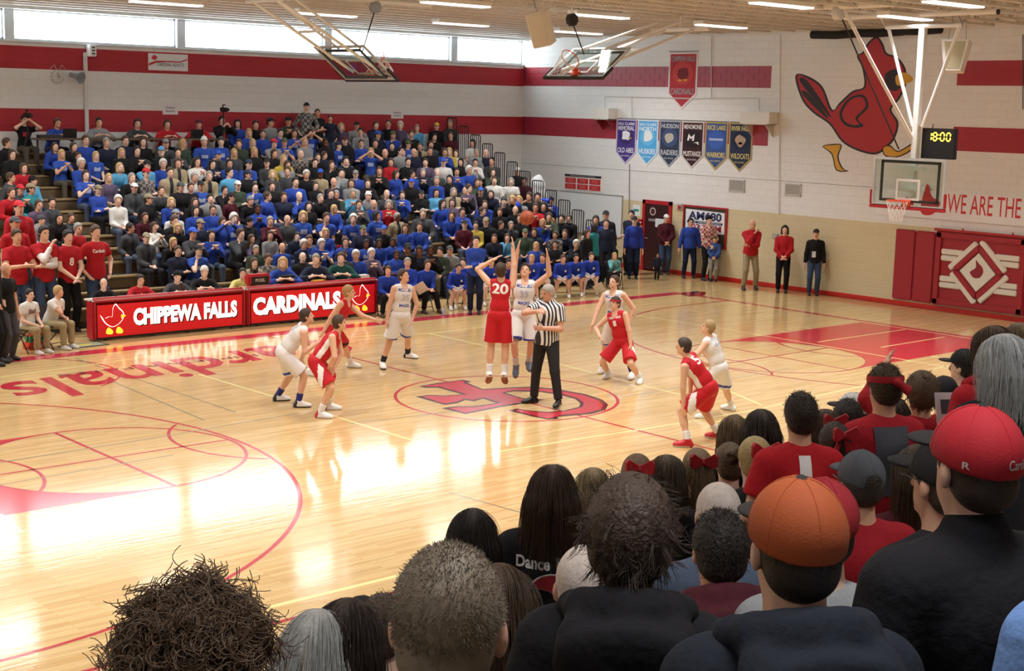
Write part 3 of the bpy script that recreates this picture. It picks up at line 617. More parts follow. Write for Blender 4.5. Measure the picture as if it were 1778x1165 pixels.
def torus(mb, c, R_, r, n=28, m=8):
    vs = []; fs = []
    for i in range(n):
        for j in range(m):
            a, b = 2*PI*i/n, 2*PI*j/m; vs.append((c[0]+(R_+r*math.cos(b))*math.cos(a), c[1]+(R_+r*math.cos(b))*math.sin(a), c[2]+r*math.sin(b)))
            fs.append((i*m+j, ((i+1) % n)*m+j, ((i+1) % n)*m+(j+1) % m, i*m+(j+1) % m))
    return mb.add(vs, fs)
def backboard(t, padcol, rimcol='e0512a'):
    """board in local frame: face in x=0 plane looking towards -x, rim at local z=.15; z from 0 to 1.07"""
    hw, h = .915, 1.07
    MB().box(-.006, .006, -hw+.03, hw-.03, .03, h-.03).build('glass_board', bglass, t)
    for q in ((-hw, hw, 0, .05), (-hw, hw, h-.05, h), (-hw, -hw+.05, .05, h-.05), (hw-.05, hw, .05, h-.05)): MB().bbox(-.02, .025, q[0], q[1], q[2], q[3], .005).build('board_frame', mat('c9cccd', .35, .3), t)
    MB().bbox(-.035, .035, -hw-.05, hw+.05, -.06, .02, .015).build('bottom_padding', mat(padcol, .5), t)
    for s in (-1, 1): MB().bbox(-.035, .035, min(s*hw, s*(hw+.05)), max(s*hw, s*(hw+.05)), .02, .34, .015).build('side_padding', mat(padcol, .5), t)
    mb = MB()
    for q in ((-.3, .3, .15, .2), (-.3, .3, .56, .61), (-.3, -.25, .2, .56), (.25, .3, .2, .56)): mb.box(-.012, -.008, *q)
    mb.build('target_square', mat('e6e6e6', .5), t)
    rm = MB(); torus(rm, (-.38, 0, .15), .23, .011); rm.box(-.16, -.02, -.06, .06, .12, .16); rm.box(-.06, -.01, -.1, .1, .02, .16)
    o = rm.build('rim', mat(rimcol, .4), t, True)
    net_mesh((-.38, 0, .14), .225, .45).build('net', mat('e9e6e0', .8), t)
    for z in (.1, .95): MB().bbox(.03, .07, -.75, .75, z, z+.06, .006).build('back_bar', mat('3b3d40', .5), t)
    for s in (-1, 1): MB().bbox(.03, .06, s*.72-.03, s*.72+.03, .1, 1.0, .005).build('back_bar', mat('3b3d40', .5), t)
t = empty('basketball_hoop', (11.58, 0, 2.9)); tag(t, 'lowered basketball hoop with red padding hung from white masts', 'basketball hoop')
backboard(t, 'b5252f')
MB().bbox(.1, .24, -.07, .07, .2, 3.9, .01).build('mast', STEEL, t)
MB().bbox(.05, .2, -.3, .3, .35, .45, .01).build('mast_bracket', STEEL, t); MB().bbox(.05, .2, -.3, .3, .8, .9, .01).build('mast_bracket', STEEL, t)
MB().tube([(.17, .95, 3.9), (.17, -.95, 3.9)], .045, 10).build('cross_pipe', STEEL, t)
for s in (-1, 1): MB().tube([(.17, s*.88, 3.88), (.2, s*.12, 1.75)], .04, 8).build('v_brace', STEEL, t)
MB().tube([(-2.0, .55, 4.18), (.12, .06, 1.5)], .04, 8).build('long_brace', STEEL, t); MB().tube([(-2.1, .6, 4.15), (-.0, .3, 1.25)], .016, 6).build('winch_cable', BLK, t)
MB().tube([(-.1, 1.9, 4.13), (-.1, -1.9, 4.14)], .055, 10).build('ceiling_pipe', STEEL, t)
for yy in (.95, -.95): MB().tube([(-.08, yy, 4.13), (.15, yy, 3.92)], .02, 6).build('clamp', CHROME, t)
for s in (-1, 1): MB().tube([(-.1, s*1.9, 4.13), (-.1, s*1.93, 4.13)], .058, 10).build('pipe_cap', BLK, t)
MB().tube([(-2.1, 1.6, 4.2), (-2.1, -.8, 4.2)], .055, 10).build('ceiling_pipe', STEEL, t)
for yy in (1.5, -1.5): MB().tube([(-.1, yy, 4.13), (-.1, yy, 4.7)], .018, 6).build('drop_rod', CHROME, t)
for yy in (1.3, -.6): MB().tube([(-2.1, yy, 4.2), (-2.1, yy, 4.7)], .018, 6).build('drop_rod', CHROME, t)
MB().lathe([(.14, -.08), (.16, -.05), (.16, .05), (.14, .08)], (0, 0, 0), 20, Matrix.Translation((-2.05, .62, 4.08)) @ Matrix.Rotation(PI/2, 4, 'X')).build('winch', mat('cfcfcf', .4, .3), t)
# shot clock
t = empty('shot_clock', (11.9, -.5, 3.97)); tag(t, 'black digital game clock above the lowered backboard', 'clock')
MB().bbox(-.06, .06, -.41, .41, 0, .66, .01).build('housing', mat('16161a', .5), t)
Mk = Matrix(((0, 0, -1, -.061), (-1, 0, 0, 0), (0, 1, 0, 0), (0, 0, 0, 1)))
SEG = {'1': 'cf', '8': 'abcdefg', '0': 'abcdef'}
YEL = mat('ffe14a', .5, emit=3.0)
def digit(ch, cx, cz, w_, h_):
    mb = MB(); t_ = .026
    for s in SEG[ch]:
        x, z, hz = {'a': (0, h_/2, 1), 'b': (w_/2, h_/4, 0), 'c': (w_/2, -h_/4, 0), 'd': (0, -h_/2, 1), 'e': (-w_/2, -h_/4, 0), 'f': (-w_/2, h_/4, 0), 'g': (0, 0, 1)}[s]
        if ch == '1': x = w_*.2; z = h_/4 if s == 'f' else -h_/4
        L_ = (w_-.03) if hz else (h_/2-.03); a, b = (L_/2, t_/2) if hz else (t_/2, L_/2)
        mb.prism(rect(cx+x-a, cx+x+a, cz+z-b, cz+z+b), .003, Mk)
    mb.build('digit', YEL, t)
for ch, x in (('1', -.19), ('8', -.08), ('0', .1), ('0', .25)): digit(ch, x, .48, .09, .17)
MB().prism(rect(.0, .02, .51, .53), .003, Mk).prism(rect(.0, .02, .43, .45), .003, Mk).build('colon', YEL, t)
MB().tube([(0, .2, .66), (-.05, .15, .75)], .012, 6).build('hook', CHROME, t)
# two side hoops swung up to the ceiling
def folded(cpos, yaw, tilt, lab, arms, padcol):
    t = empty('basketball_hoop', cpos); tag(t, lab, 'basketball hoop')
    t.rotation_euler = (0, tilt, yaw)
    backboard(t, padcol)
    return t
c1 = folded((2.35, 7.3, 5.38), PI, rad(52), 'basketball hoop folded up in front of the clerestory windows', None, '2a1c20')
c2 = folded((6.35, 5.25, 5.55), 0, rad(52), 'basketball hoop folded up beside the hanging loudspeaker', None, '2e2c2a')
def frame_arms(t, segs, m=STEEL):
    inv = (Matrix.Translation(t.location) @ t.rotation_euler.to_matrix().to_4x4()).inverted()
    for nm, a, b, r, mm in segs: MB().tube([inv @ Vector(a), inv @ Vector(b)], r, 8).build(nm, mm or m, t)
x, y, z = 2.35, 7.3, 5.38
frame_arms(c1, [('swing_arm', (x-.1, y-.5, z+.15), (x-2.6, y-.45, 6.85), .035, None), ('swing_arm', (x-.1, y+.5, z+.15), (x-2.6, y+.45, 6.85), .035, None), ('swing_arm', (x-.55, y-.4, z+.62), (x-2.2, y-.35, 6.95), .03, None), ('swing_arm', (x-.55, y+.4, z+.62), (x-2.2, y+.35, 6.95), .03, None),
    ('cross_tie', (x-2.6, y-.7, 6.85), (x-2.6, y+.7, 6.85), .035, None), ('cross_tie', (x-1.5, y-.45, 6.3), (x-1.5, y+.45, 6.3), .03, None), ('ceiling_pipe', (x-3.0, y, 7.02), (x+1.6, y, 7.02), .05, None), ('hoist_cable', (x-.25, y, z+.5), (x+.1, y, 6.85), .014, BLK), ('winch', (x+.1, y-.06, 6.88), (x+.1, y+.06, 6.88), .13, mat('9a9c9e', .4, .4)), ('drop_rod', (x-2.6, y, 6.85), (x-2.6, y, 7.5), .02, None), ('drop_rod', (x+1.4, y, 7.0), (x+1.4, y, 7.5), .02, None)])
x, y, z = 6.35, 5.25, 5.55
frame_arms(c2, [('swing_arm', (x+.1, y-.5, z+.15), (x+3.4, y-.45, 6.75), .035, None), ('swing_arm', (x+.1, y+.5, z+.15), (x+3.4, y+.45, 6.75), .035, None), ('swing_arm', (x+.55, y-.4, z+.62), (x+3.0, y-.35, 6.9), .03, None), ('swing_arm', (x+.55, y+.4, z+.62), (x+3.0, y+.35, 6.9), .03, None),
    ('cross_tie', (x+3.4, y-.9, 6.75), (x+3.4, y+.9, 6.75), .05, None), ('cross_tie', (x+1.6, y-.45, 6.2), (x+1.6, y+.45, 6.2), .03, None), ('hoist_cable', (x+.3, y, z+.5), (x-.1, y, 6.75), .014, BLK), ('winch', (x-.1, y-.06, 6.78), (x-.1, y+.06, 6.78), .14, BLK), ('drop_rod', (x+3.4, y, 6.75), (x+3.4, y, 7.5), .02, None), ('drop_rod', (x-.1, y, 6.8), (x-.1, y, 7.5), .02, None)])
# loudspeakers hung from the joists
t = empty('loudspeaker', (4.75, 4.6, 6.5)); tag(t, 'boxy white loudspeaker hung from the ceiling between the folded hoops', 'loudspeaker'); t.rotation_euler = (rad(14), rad(-12), rad(-62))
MB().bbox(-.2, .2, -.22, .22, -.36, .36, .02).build('cabinet', mat('e8e3da', .5), t); MB().bbox(-.17, .17, -.235, -.22, -.33, .33, .01).build('grille', mat('d3ccc0', .8), t); MB().tube([(0, 0, .36), (0, .05, 1.1)], .015, 6).build('hanger', CHROME, t)
t = empty('loudspeaker', (12.9, -.12, 6.2)); tag(t, 'white loudspeaker with beige grille hung beside the white masts', 'loudspeaker'); t.rotation_euler = (0, rad(8), rad(20))
MB().prism([(-.18, -.34), (.18, -.34), (.3, .34), (-.3, .34)], .4, basis((-.22, 0, 0), (0, -1, 0), (0, 0, 1)) @ Matrix.Translation((0, 0, -.4))).build('cabinet', mat('ebe8e2', .5), t); MB().prism([(-.13, -.3), (.15, -.3), (.24, .3), (-.22, .3)], .01, basis((-.22, 0, 0), (0, -1, 0), (0, 0, 1))).build('grille', mat('b9b293', .85), t)
for s in (-1, 1): MB().tube([(0, s*.2, .33), (.05, s*.1, 1.3)], .008, 5).build('chain', CHROME, t)
# game ball
bp = on(915, 378, 1, .1); 
t = empty('basketball', bp); tag(t, 'orange leather basketball in the air above the tip off', 'ball')
bm = bmesh.new(); bmesh.ops.create_uvsphere(bm, u_segments=32, v_segments=20, radius=.125); me = bpy.data.meshes.new('leather'); bm.to_mesh(me); bm.free(); me.polygons.foreach_set('use_smooth', [True]*len(me.polygons))
me.materials.append(mat('a8512f', .6, bump=.3, bscale=200)); q = bpy.data.objects.new('leather', me); C.objects.link(q); q.parent = t
def ring(pts): MB().tube([Vector(p).normalized()*.1255 for p in pts], .0025, 5, False).build('seam', mat('3a221a', .8), t)
ring([(math.cos(a*PI/18), math.sin(a*PI/18), 0) for a in range(37)]); ring([(0, math.cos(a*PI/18), math.sin(a*PI/18)) for a in range(37)])
for s in (-1, 1): ring([(s*.75+s*.25*math.cos(2*a*PI/18), math.cos(a*PI/18), math.sin(a*PI/18)) for a in range(37)])
# ------------------------------------------------------------------ bleacher end rails, press table, scorer tables, chairs, small things
RAILM = mat('1a191b', .4)
def rail_meshes():
    hw, z0, z1, r = .235, -.05, 1.06, .06
    path = [(0, -hw, z0), (0, -hw, z1-r)]+[(0, -hw+r-r*math.cos(a), z1-r+r*math.sin(a)) for a in (PI/8, PI/4, 3*PI/8)]+[(0, -hw+r, z1), (0, hw-r, z1)]+[(0, hw-r+r*math.sin(a), z1-r+r*math.cos(a)) for a in (PI/8, PI/4, 3*PI/8)]+[(0, hw, z1-r), (0, hw, z0)]
    a = MB().tube(path, .017, 6).mesh('rail_frame'); b = MB().tube([(0, 0, z0+.1), (0, 0, z1)], .012, 6).mesh('bar'); c = MB().tube([(0, -hw, z0+.1), (0, hw, z0+.1)], .013, 6).mesh('bottom_bar')
    for m_ in (a, b, c): m_.materials.append(RAILM)
    return a, b, c
ra, rb_, rc_ = rail_meshes()
ordw = ['first', 'second', 'third', 'fourth', 'fifth', 'sixth', 'seventh', 'eighth', 'ninth', 'tenth', 'eleventh', 'twelfth', 'thirteenth', 'fourteenth', 'fifteenth']
for k in range(1, NR+1):
    t = empty('end_rail', (XE+.03, row_y(k)-.02, row_z(k)))
    tag(t, 'black tubular guard rail at the end of the %s bleacher row' % ordw[k-1], 'railing', 'guard rails stepping up the bleacher end')
    for nm, me, yy in [('rail_frame', ra, 0), ('bottom_bar', rc_, 0)]+[('bar', rb_, v) for v in (-.14, -.047, .047, .14)]:
        q = bpy.data.objects.new(nm, me); C.objects.link(q); q.parent = t; q.location = (0, yy, 0)
# press table in front of the top row
PTY, PTZ = 16.95, on(225, 240, 1, 16.95).z
t = empty('press_table', (2.3, PTY, PTZ)); tag(t, 'long narrow dark wooden press table along the top of the bleachers', 'table')
x0, x1 = on(58, 238, 1, PTY).x-2.3, on(392, 242, 1, PTY).x-2.3
MB().bbox(x0, x1, -.16, .16, -.05, 0, .008).build('table_top', mat('5e4a38', .4), t)
for i in range(5): x = x0+.1+(x1-x0-.2)*i/4; MB().box(x-.02, x+.02, -.02, .02, -.82, -.05).build('leg', mat('3a3634', .5), t)
# laptops and gear on it
for px, lab in ((120, 'open black laptop beside the spectator in blue at the press table'), (340, 'open black laptop in front of the maroon cap')):
    x = on(px, 235, 1, PTY).x; t = empty('laptop', (x, PTY, PTZ+.002), rad(-15)); tag(t, lab, 'laptop')
    MB().bbox(-.17, .17, -.1, .1, 0, .02, .005).build('base', mat('26262a', .4), t); MB().bbox(-.17, .17, -.012, .0, 0, .23, .004, Matrix.Translation((0, -.1, .02)) @ Matrix.Rotation(rad(14), 4, 'X')).build('screen', mat('1a1a1d', .4), t)
x = on(96, 236, 1, PTY).x; t = empty('audio_mixer', (x-.15, PTY, PTZ+.002)); tag(t, 'low black audio mixer on the press table by the laptop', 'mixer')
MB().bbox(-.3, .3, -.12, .12, 0, .08, .01).build('case', mat('2d2b2c', .5), t)
for i in range(6): MB().lathe([(.014, 0), (.012, .02)], (-.22+.09*i, -.04, .08), 8).build('knob', mat('8d8d8d', .4), t)

# scorer's tables with lit sign fronts
LIT = mat('c8141c', .4, emit=.4); LITW = mat('fff6f2', .4, emit=.85)
TY, TZ = 8.9, .86
def scorer(xa, xb, label, words, cx, wd, hh, mark_at):
    t = empty('scorers_table', ((xa+xb)/2, TY, 0)); tag(t, label, 'table', None); hw = (xb-xa)/2
    MB().bbox(-hw, hw, 0, .4, TZ-.06, TZ-.02, .01).build('table_top', mat('d8d2c6', .5), t)
    MB().bbox(-hw, hw, -.02, .14, TZ-.12, TZ+.02, .05).build('top_padding', mat('b51f2a', .4), t, True)
    for s in (-1, 1): MB().bbox(s*hw-.09 if s > 0 else -hw, hw if s > 0 else -hw+.09, -.02, .3, .03, TZ-.02, .03).build('end_padding', mat('b51f2a', .4), t)
    MB().bbox(-hw+.09, hw-.09, -.005, .12, .03, TZ-.12, .008).build('cabinet', mat('2b1416', .5), t)
    MB().box(-hw+.1, hw-.1, -.012, -.005, .075, TZ-.125).build('lit_panel', LIT, t)
    for s in (-1, 1): MB().tube([(s*(hw-.3), .1, 0), (s*(hw-.3), .1, .04)], .03, 8).build('caster', BLK, t)
    M = Matrix(((1, 0, 0, 0), (0, 0, -1, -.013), (0, 1, 0, 0), (0, 0, 0, 1)))
    text_obj('lettering_shadow', words, M @ Matrix.Translation((cx+.025, .44-.02, .0005)), wd, hh, mat('3a0a0c', .6), t, .06)
    text_obj('lettering', words, M @ Matrix.Translation((cx, .44, .002)), wd, hh, LITW, t, .06)
    # plain bird stand-in beside the words
    s = .29; sx = 1
    o1 = smooth_poly([(mark_at+s*x, .43+s*y) for x, y in ((-1.0, .35), (-.75, .1), (-.45, .2), (-.2, .2), (-.15, .7), (.05, 1.0), (.3, .7), (.55, .45), (.6, .1), (.3, -.3), (-.2, -.5), (-.7, -.2))], 3)
    panel('mark_outline', [(mark_at+(x-mark_at)*1.12, .43+(y-.43)*1.1) for x, y in o1], .001, M, LITW, t); panel('mark', o1, .001, sh(M, .0015), LIT, t)
    for dx in (-.45, .3): panel('mark_foot', smooth_poly([(mark_at+s*(dx-.25), .15), (mark_at+s*(dx-.1), .27), (mark_at+s*(dx+.25), .2), (mark_at+s*(dx+.2), .13)], 3), .001, sh(M, .0015), mat('ffd23a', .5, emit=.9), t)
    panel('mark_beak', [(mark_at+s*.45, .43+s*.3), (mark_at+s*.85, .43+s*.2), (mark_at+s*.45, .43)], .001, sh(M, .003), mat('ffd23a', .5, emit=.9), t)
    for x in (-hw+.2, hw-.2): MB().box(x-.02, x+.02, .34, .38, 0, TZ-.06).build('leg', mat('3a3838', .5), t)
    return t
scorer(-3.3, .22, 'red lit scorers table front reading chippewa falls', 'CHIPPEWA FALLS', .33, 2.42, .36, -1.28)
scorer(.25, 3.74, 'red lit scorers table front reading cardinals', 'CARDINALS', -.45, 2.3, .4, 1.28)
# possession box
px_ = on(449, 500, 1, TY+.15); t = empty('possession_box', (px_.x, TY+.18, TZ+.02)); tag(t, 'red padded possession indicator box standing on the lit table', 'indicator')
MB().bbox(-.28, .28, -.1, .12, 0, .25, .04).build('case', mat('b51f2a', .4), t); MB().box(-.22, .22, -.106, -.1, .03, .2).build('screen', mat('171214', .5), t)
text_obj('lettering', 'POSS.', Matrix(((1, 0, 0, 0), (0, 0, -1, -.108), (0, 1, 0, .12), (0, 0, 0, 1))), .24, .07, mat('d9cfc9', .5), t)
def at_table(px, py): p = on(px, py, 1, TY+.25); return (p.x, TY+.26, TZ-.018)
for px, lab in ((335, 'white score sheets on the lit table in front of the scorer in charcoal grey'), (520, 'white score sheets beside the possession box'), (580, 'white papers by the yellow folder')):
    x, y, z = at_table(px, 490); t = MB().box(-.14, .14, -.1, .1, 0, .006).build('score_sheets', mat('eceae6', .7)); t.location = (x, y, z); t.rotation_euler.z = rad(8); tag(t, lab, 'papers')
x, y, z = at_table(573, 490); t = MB().bbox(-.16, .16, -.09, .09, 0, .04, .01).build('yellow_folder', mat('e8b23a', .5)); t.location = (x-.3, y, z+.001); tag(t, 'yellow folder lying on the lit table', 'folder')
x, y, z = at_table(630, 486); t = MB().bbox(-.14, .14, -.1, .1, 0, .09, .015).build('control_console', mat('d6cfc0', .5)); t.location = (x, y, z); tag(t, 'cream coloured control console near the end of the lit table', 'console')
x, y, z = at_table(315, 480); t = empty('water_bottle', (x, y, z)); tag(t, 'brown soft drink bottle on the scorers table', 'bottle')
MB().lathe([(.03, 0), (.032, .02), (.032, .13), (.014, .18), (.012, .2)], n=12).build('body', mat('4a2a22', .2), t, True); MB().lathe([(.014, .2), (.014, .22)], n=10).build('bottle_cap', mat('d9d9d9', .4), t)
x, y, z = at_table(500, 480); t = MB().bbox(-.2, .2, -.14, .14, 0, .2, .05).build('equipment_bag', mat('1a191c', .8)); t.location = (x, y+.02, z); tag(t, 'black equipment bag beside the possession box', 'bag')

# folding chairs
def chair_meshes():
    F = mat('222124', .4, .3); S = mat('2c2b2f', .5)
    out = [('seat', MB().bbox(-.2, .2, -.2, .2, .43, .46, .012).mesh('seat'), S), ('backrest', MB().bbox(-.2, .2, -.25, -.22, .62, .82, .02, Matrix.Rotation(rad(0), 4, 'X')).mesh('backrest'), S)]
    for s in (-1, 1):
        out.append(('leg', MB().tube([(s*.21, .22, 0), (s*.21, -.1, .5), (s*.21, -.25, .84)], .012, 6).mesh('leg'), F))
        out.append(('leg', MB().tube([(s*.19, -.28, 0), (s*.19, .16, .44)], .012, 6).mesh('leg'), F))
    out.append(('stretcher', MB().tube([(-.21, .15, .11), (.21, .15, .11)], .008, 6).mesh('stretcher'), F))
    for _, me, m_ in out: me.materials.append(m_)
    return out
CHM = chair_meshes()
def chair(x, y, rz, label, group='folding chairs along the court'):
    t = empty('folding_chair', (x, y, 0), rz); tag(t, label, 'chair', group)
    for nm, me, _ in CHM:
        q = bpy.data.objects.new(nm, me); C.objects.link(q); q.parent = t
    return t
# bottle carrier, mat, water bottles
p = fl(62, 605); t = empty('bottle_carrier', (p.x, p.y, 0), rad(10)); tag(t, 'orange sports bottle carrier with green bottles at the feet of the people in white', 'bottle carrier')
MB().bbox(-.22, .22, -.12, .12, 0, .14, .02).build('crate', mat('d8452a', .5), t); MB().tube([(0, 0, .1), (0, 0, .42)], .015, 8).build('carrier_post', mat('d8452a', .5), t); MB().tube([(-.1, 0, .42), (.1, 0, .42)], .018, 8).build('carrier_handle', mat('d8452a', .5), t)
for i in range(3):
    for j in range(2): 
        b_ = MB().lathe([(.035, .05), (.037, .1), (.037, .26), (.02, .3)], (-.14+.14*i, -.06+.12*j, 0), 12).build('bottle', mat('3f8f62', .3), t, True); MB().lathe([(.036, .26), (.036, .285), (.012, .3), (.01, .33)], (-.14+.14*i, -.06+.12*j, 0), 12).build('bottle_top', mat('d8452a', .5), b_)
text_obj('lettering', 'Gatorade', Matrix(((1, 0, 0, 0), (0, 0, -1, -.121), (0, 1, 0, .07), (0, 0, 0, 1))), .26, .06, mat('f0e6e0', .5), t)
p = fl(145, 600); t = empty('floor_mat', (p.x, p.y, 0), rad(4)); tag(t, 'dark framed floor mat lying in front of the scorers table end', 'mat')
MB().bbox(-.45, .45, -.22, .22, 0, .012, .004).build('border', mat('33342f', .7), t); MB().box(-.39, .39, -.17, .17, .012, .014).build('insert', mat('8a9478', .7, vary=.3, vscale=9), t); MB().prism(smooth_poly([(-.15, 0), (0, .1), (.2, .02), (.05, -.09)], 4), .001, Matrix.Translation((0, 0, .014))).build('print', mat('c9b24a', .6), t)
p = fl(770, 548); t = empty('water_bottle', (p.x, p.y, 0)); tag(t, 'clear water bottle with red cap on the floor by the bench', 'bottle')
MB().lathe([(.032, 0), (.034, .02), (.034, .15), (.014, .19), (.014, .2)], n=12).build('body', mat('b9cbe0', .15), t, True); MB().lathe([(.016, .2), (.016, .225)], n=10).build('bottle_cap', mat('b23030', .4), t)
# ------------------------------------------------------------------ smooth-blended solids -> one continuous mesh
def V(*a): return np.array(a, dtype=float)
def nrm(v): v = np.asarray(v, float); return v/(np.linalg.norm(v)+1e-9)
class Sdf:
    def __init__(s): s.p = []
    def cone(s, a, b, ra, rb, lab=0, k=.02, clip=None): s.p.append(('c', V(*a), V(*b), ra, rb, lab, k, clip)); return s
    def ell(s, c, r, rot=None, lab=0, k=.02, clip=None): s.p.append(('e', V(*c), V(*r), rot, 0, lab, k, clip)); return s
    def paint(s, c, r, rot=None, lab=0): s.p.append(('p', V(*c), V(*r), rot, 0, lab, 0, None)); return s
    def block(s, c, r, rot=None, lab=0): s.p.append(('x', V(*c), V(*r), rot, 0, lab, 0, None)); return s
    def sub(s, c, r, rot=None, k=.01): s.p.append(('s', V(*c), V(*r), rot, 0, 0, k, None)); return s
    def mesh(s, name, h, smooth=True, noise=None):
        lo = np.full(3, 1e9); hi = -lo; bb = []
        for q in s.p:
            if q[0] == 'c':
                m = max(q[3], q[4]); a = np.minimum(q[1]-q[3], q[2]-q[4]); b = np.maximum(q[1]+q[3], q[2]+q[4])
            else:
                m = (np.linalg.norm(q[2]) if q[0] == 'x' else q[2].max()) if q[3] is not None else q[2]; a = q[1]-m; b = q[1]+m
            bb.append((a, b))
            if q[0] in 'ce': lo = np.minimum(lo, a); hi = np.maximum(hi, b)
        lo = lo-3*h; n = np.ceil((hi+3*h-lo)/h).astype(int)+1
        D = np.full(n, 1.0, np.float32); B = np.full(n, 1.0, np.float32); Lb = np.zeros(n, np.int8)
        for q, (a, b) in zip(s.p, bb):
            mg = q[6]+2.5*h
            i0 = np.maximum(0, np.floor((a-mg-lo)/h).astype(int)); i1 = np.minimum(n, np.ceil((b+mg-lo)/h).astype(int)+1)
            if (i1 <= i0).any(): continue
            sl = tuple(slice(u, v) for u, v in zip(i0, i1))
            X, Y, Z = np.meshgrid(*[(lo[d]+h*np.arange(i0[d], i1[d])).astype(np.float32) for d in range(3)], indexing='ij')
            if q[0] == 'c':
                ax = q[2]-q[1]; l2 = max(ax@ax, 1e-9)
                px, py, pz = X-q[1][0], Y-q[1][1], Z-q[1][2]
                t = np.clip((px*ax[0]+py*ax[1]+pz*ax[2])/l2, 0, 1)
                d = np.sqrt((px-t*ax[0])**2+(py-t*ax[1])**2+(pz-t*ax[2])**2)-(q[3]+(q[4]-q[3])*t)
            else:
                px, py, pz = X-q[1][0], Y-q[1][1], Z-q[1][2]
                if q[3] is not None:
                    Rm = q[3]; px, py, pz = (px*Rm[0, i]+py*Rm[1, i]+pz*Rm[2, i] for i in range(3))
                if q[0] == 'x':
                    L_ = Lb[sl]; L_[(np.abs(px) < q[2][0]) & (np.abs(py) < q[2][1]) & (np.abs(pz) < q[2][2])] = q[5]; continue
                k0 = np.sqrt((px/q[2][0])**2+(py/q[2][1])**2+(pz/q[2][2])**2)+1e-6
                k1 = np.sqrt((px/q[2][0]**2)**2+(py/q[2][1]**2)**2+(pz/q[2][2]**2)**2)+1e-6
                d = k0*(k0-1)/k1
            if q[7] is not None:
                for (pt, nn) in q[7]:
                    nn = nrm(nn); d = np.maximum(d, (X-pt[0])*nn[0]+(Y-pt[1])*nn[1]+(Z-pt[2])*nn[2])
            if q[0] == 'p':
                L_ = Lb[sl]; L_[d < 0] = q[5]; continue
            if q[0] == 's':
                k = max(q[6], 1e-4); o_ = D[sl]; e = -d; hh = np.maximum(k-np.abs(o_-e), 0)/k; D[sl] = np.maximum(o_, e)+hh*hh*k*.25; continue
            bs = B[sl]; ls = Lb[sl]; w_ = d < bs; ls[w_] = q[5]; bs[w_] = d[w_]
            k = max(q[6], 1e-4); o_ = D[sl]; hh = np.maximum(k-np.abs(o_-d), 0)/k; D[sl] = np.minimum(o_, d)-hh*hh*k*.25
        S = D < 0
        cnt = np.zeros(n-1, np.uint8)
        for dx in (0, 1):
            for dy in (0, 1):
                for dz in (0, 1): cnt += S[dx:n[0]-1+dx, dy:n[1]-1+dy, dz:n[2]-1+dz]
        act = (cnt > 0) & (cnt < 8); ci = np.argwhere(act); idx = np.full(n-1, -1, np.int32); idx[act] = np.arange(len(ci))
        acc = np.zeros((len(ci), 3)); num = np.zeros(len(ci))
        cor = [(dx, dy, dz) for dx in (0, 1) for dy in (0, 1) for dz in (0, 1)]
        val = {c: D[ci[:, 0]+c[0], ci[:, 1]+c[1], ci[:, 2]+c[2]] for c in cor}
        for c in cor:
            for d in range(3):
                if c[d] == 0:
                    e = list(c); e[d] = 1; e = tuple(e); a, b = val[c], val[e]; m = (a < 0) != (b < 0); t = np.where(m, a/(a-b+1e-12), 0)
                    pt = np.tile(np.array(c, float), (len(ci), 1)); pt[:, d] += t; acc[m] += pt[m]; num[m] += 1
        vs = lo+h*(ci+acc/num[:, None])
        quads = []
        for d in range(3):
            u, v = (d+1) % 3, (d+2) % 3
            sa = [slice(None)]*3; sb = [slice(None)]*3; sa[d] = slice(0, n[d]-1); sb[d] = slice(1, n[d])
            A, Bq = S[tuple(sa)], S[tuple(sb)]; ch = np.argwhere(A != Bq)
            ch = ch[(ch[:, u] > 0) & (ch[:, v] > 0) & (ch[:, u] < n[u]-1) & (ch[:, v] < n[v]-1)]
            ins = S[ch[:, 0], ch[:, 1], ch[:, 2]]
            def gi(du, dv):
                c = ch.copy(); c[:, u] += du; c[:, v] += dv; return idx[c[:, 0], c[:, 1], c[:, 2]]
            q4 = np.stack([gi(-1, -1), gi(0, -1), gi(0, 0), gi(-1, 0)], 1)
            q4[~ins] = q4[~ins][:, ::-1]; quads.append(q4)
        F = np.concatenate(quads); F = F[(F >= 0).all(1)]
        if noise is not None: vs = noise(vs)
        cc = np.clip(np.round((vs[F].mean(1)-lo)/h).astype(int), 0, n-1); lab = Lb[cc[:, 0], cc[:, 1], cc[:, 2]]
        me = bpy.data.meshes.new(name); nf = len(F)
        me.vertices.add(len(vs)); me.vertices.foreach_set('co', vs.astype(np.float32).ravel())
        me.loops.add(nf*4); me.loops.foreach_set('vertex_index', F.astype(np.int32).ravel())
        me.polygons.add(nf); me.polygons.foreach_set('loop_start', np.arange(0, nf*4, 4, dtype=np.int32)); me.polygons.foreach_set('loop_total', np.full(nf, 4, np.int32))
        me.polygons.foreach_set('material_index', lab.astype(np.int32)); me.polygons.foreach_set('use_smooth', np.ones(nf, bool))
        me.update(calc_edges=True); me.validate()
        return me
def rotm(fwd, up):
    """columns: right, forward, up"""
    f = nrm(fwd); r = nrm(np.cross(f, up)); u = np.cross(r, f); return np.stack([r, f, u], 1)
def ik(a, c, l1, l2, pole):
    a, c = V(*a), V(*c); d = c-a; L_ = np.linalg.norm(d); mx = (l1+l2)*.998
    if L_ > mx: c = a+d/L_*mx; d = c-a; L_ = mx
    L_ = max(L_, abs(l1-l2)+.02)
    ca = (l1*l1+L_*L_-l2*l2)/(2*l1*L_); x = l1*ca; h = math.sqrt(max(l1*l1-x*x, 0)); u = nrm(d); p = V(*pole); p = p-u*(p@u)
    return a+u*x+nrm(p)*h, c
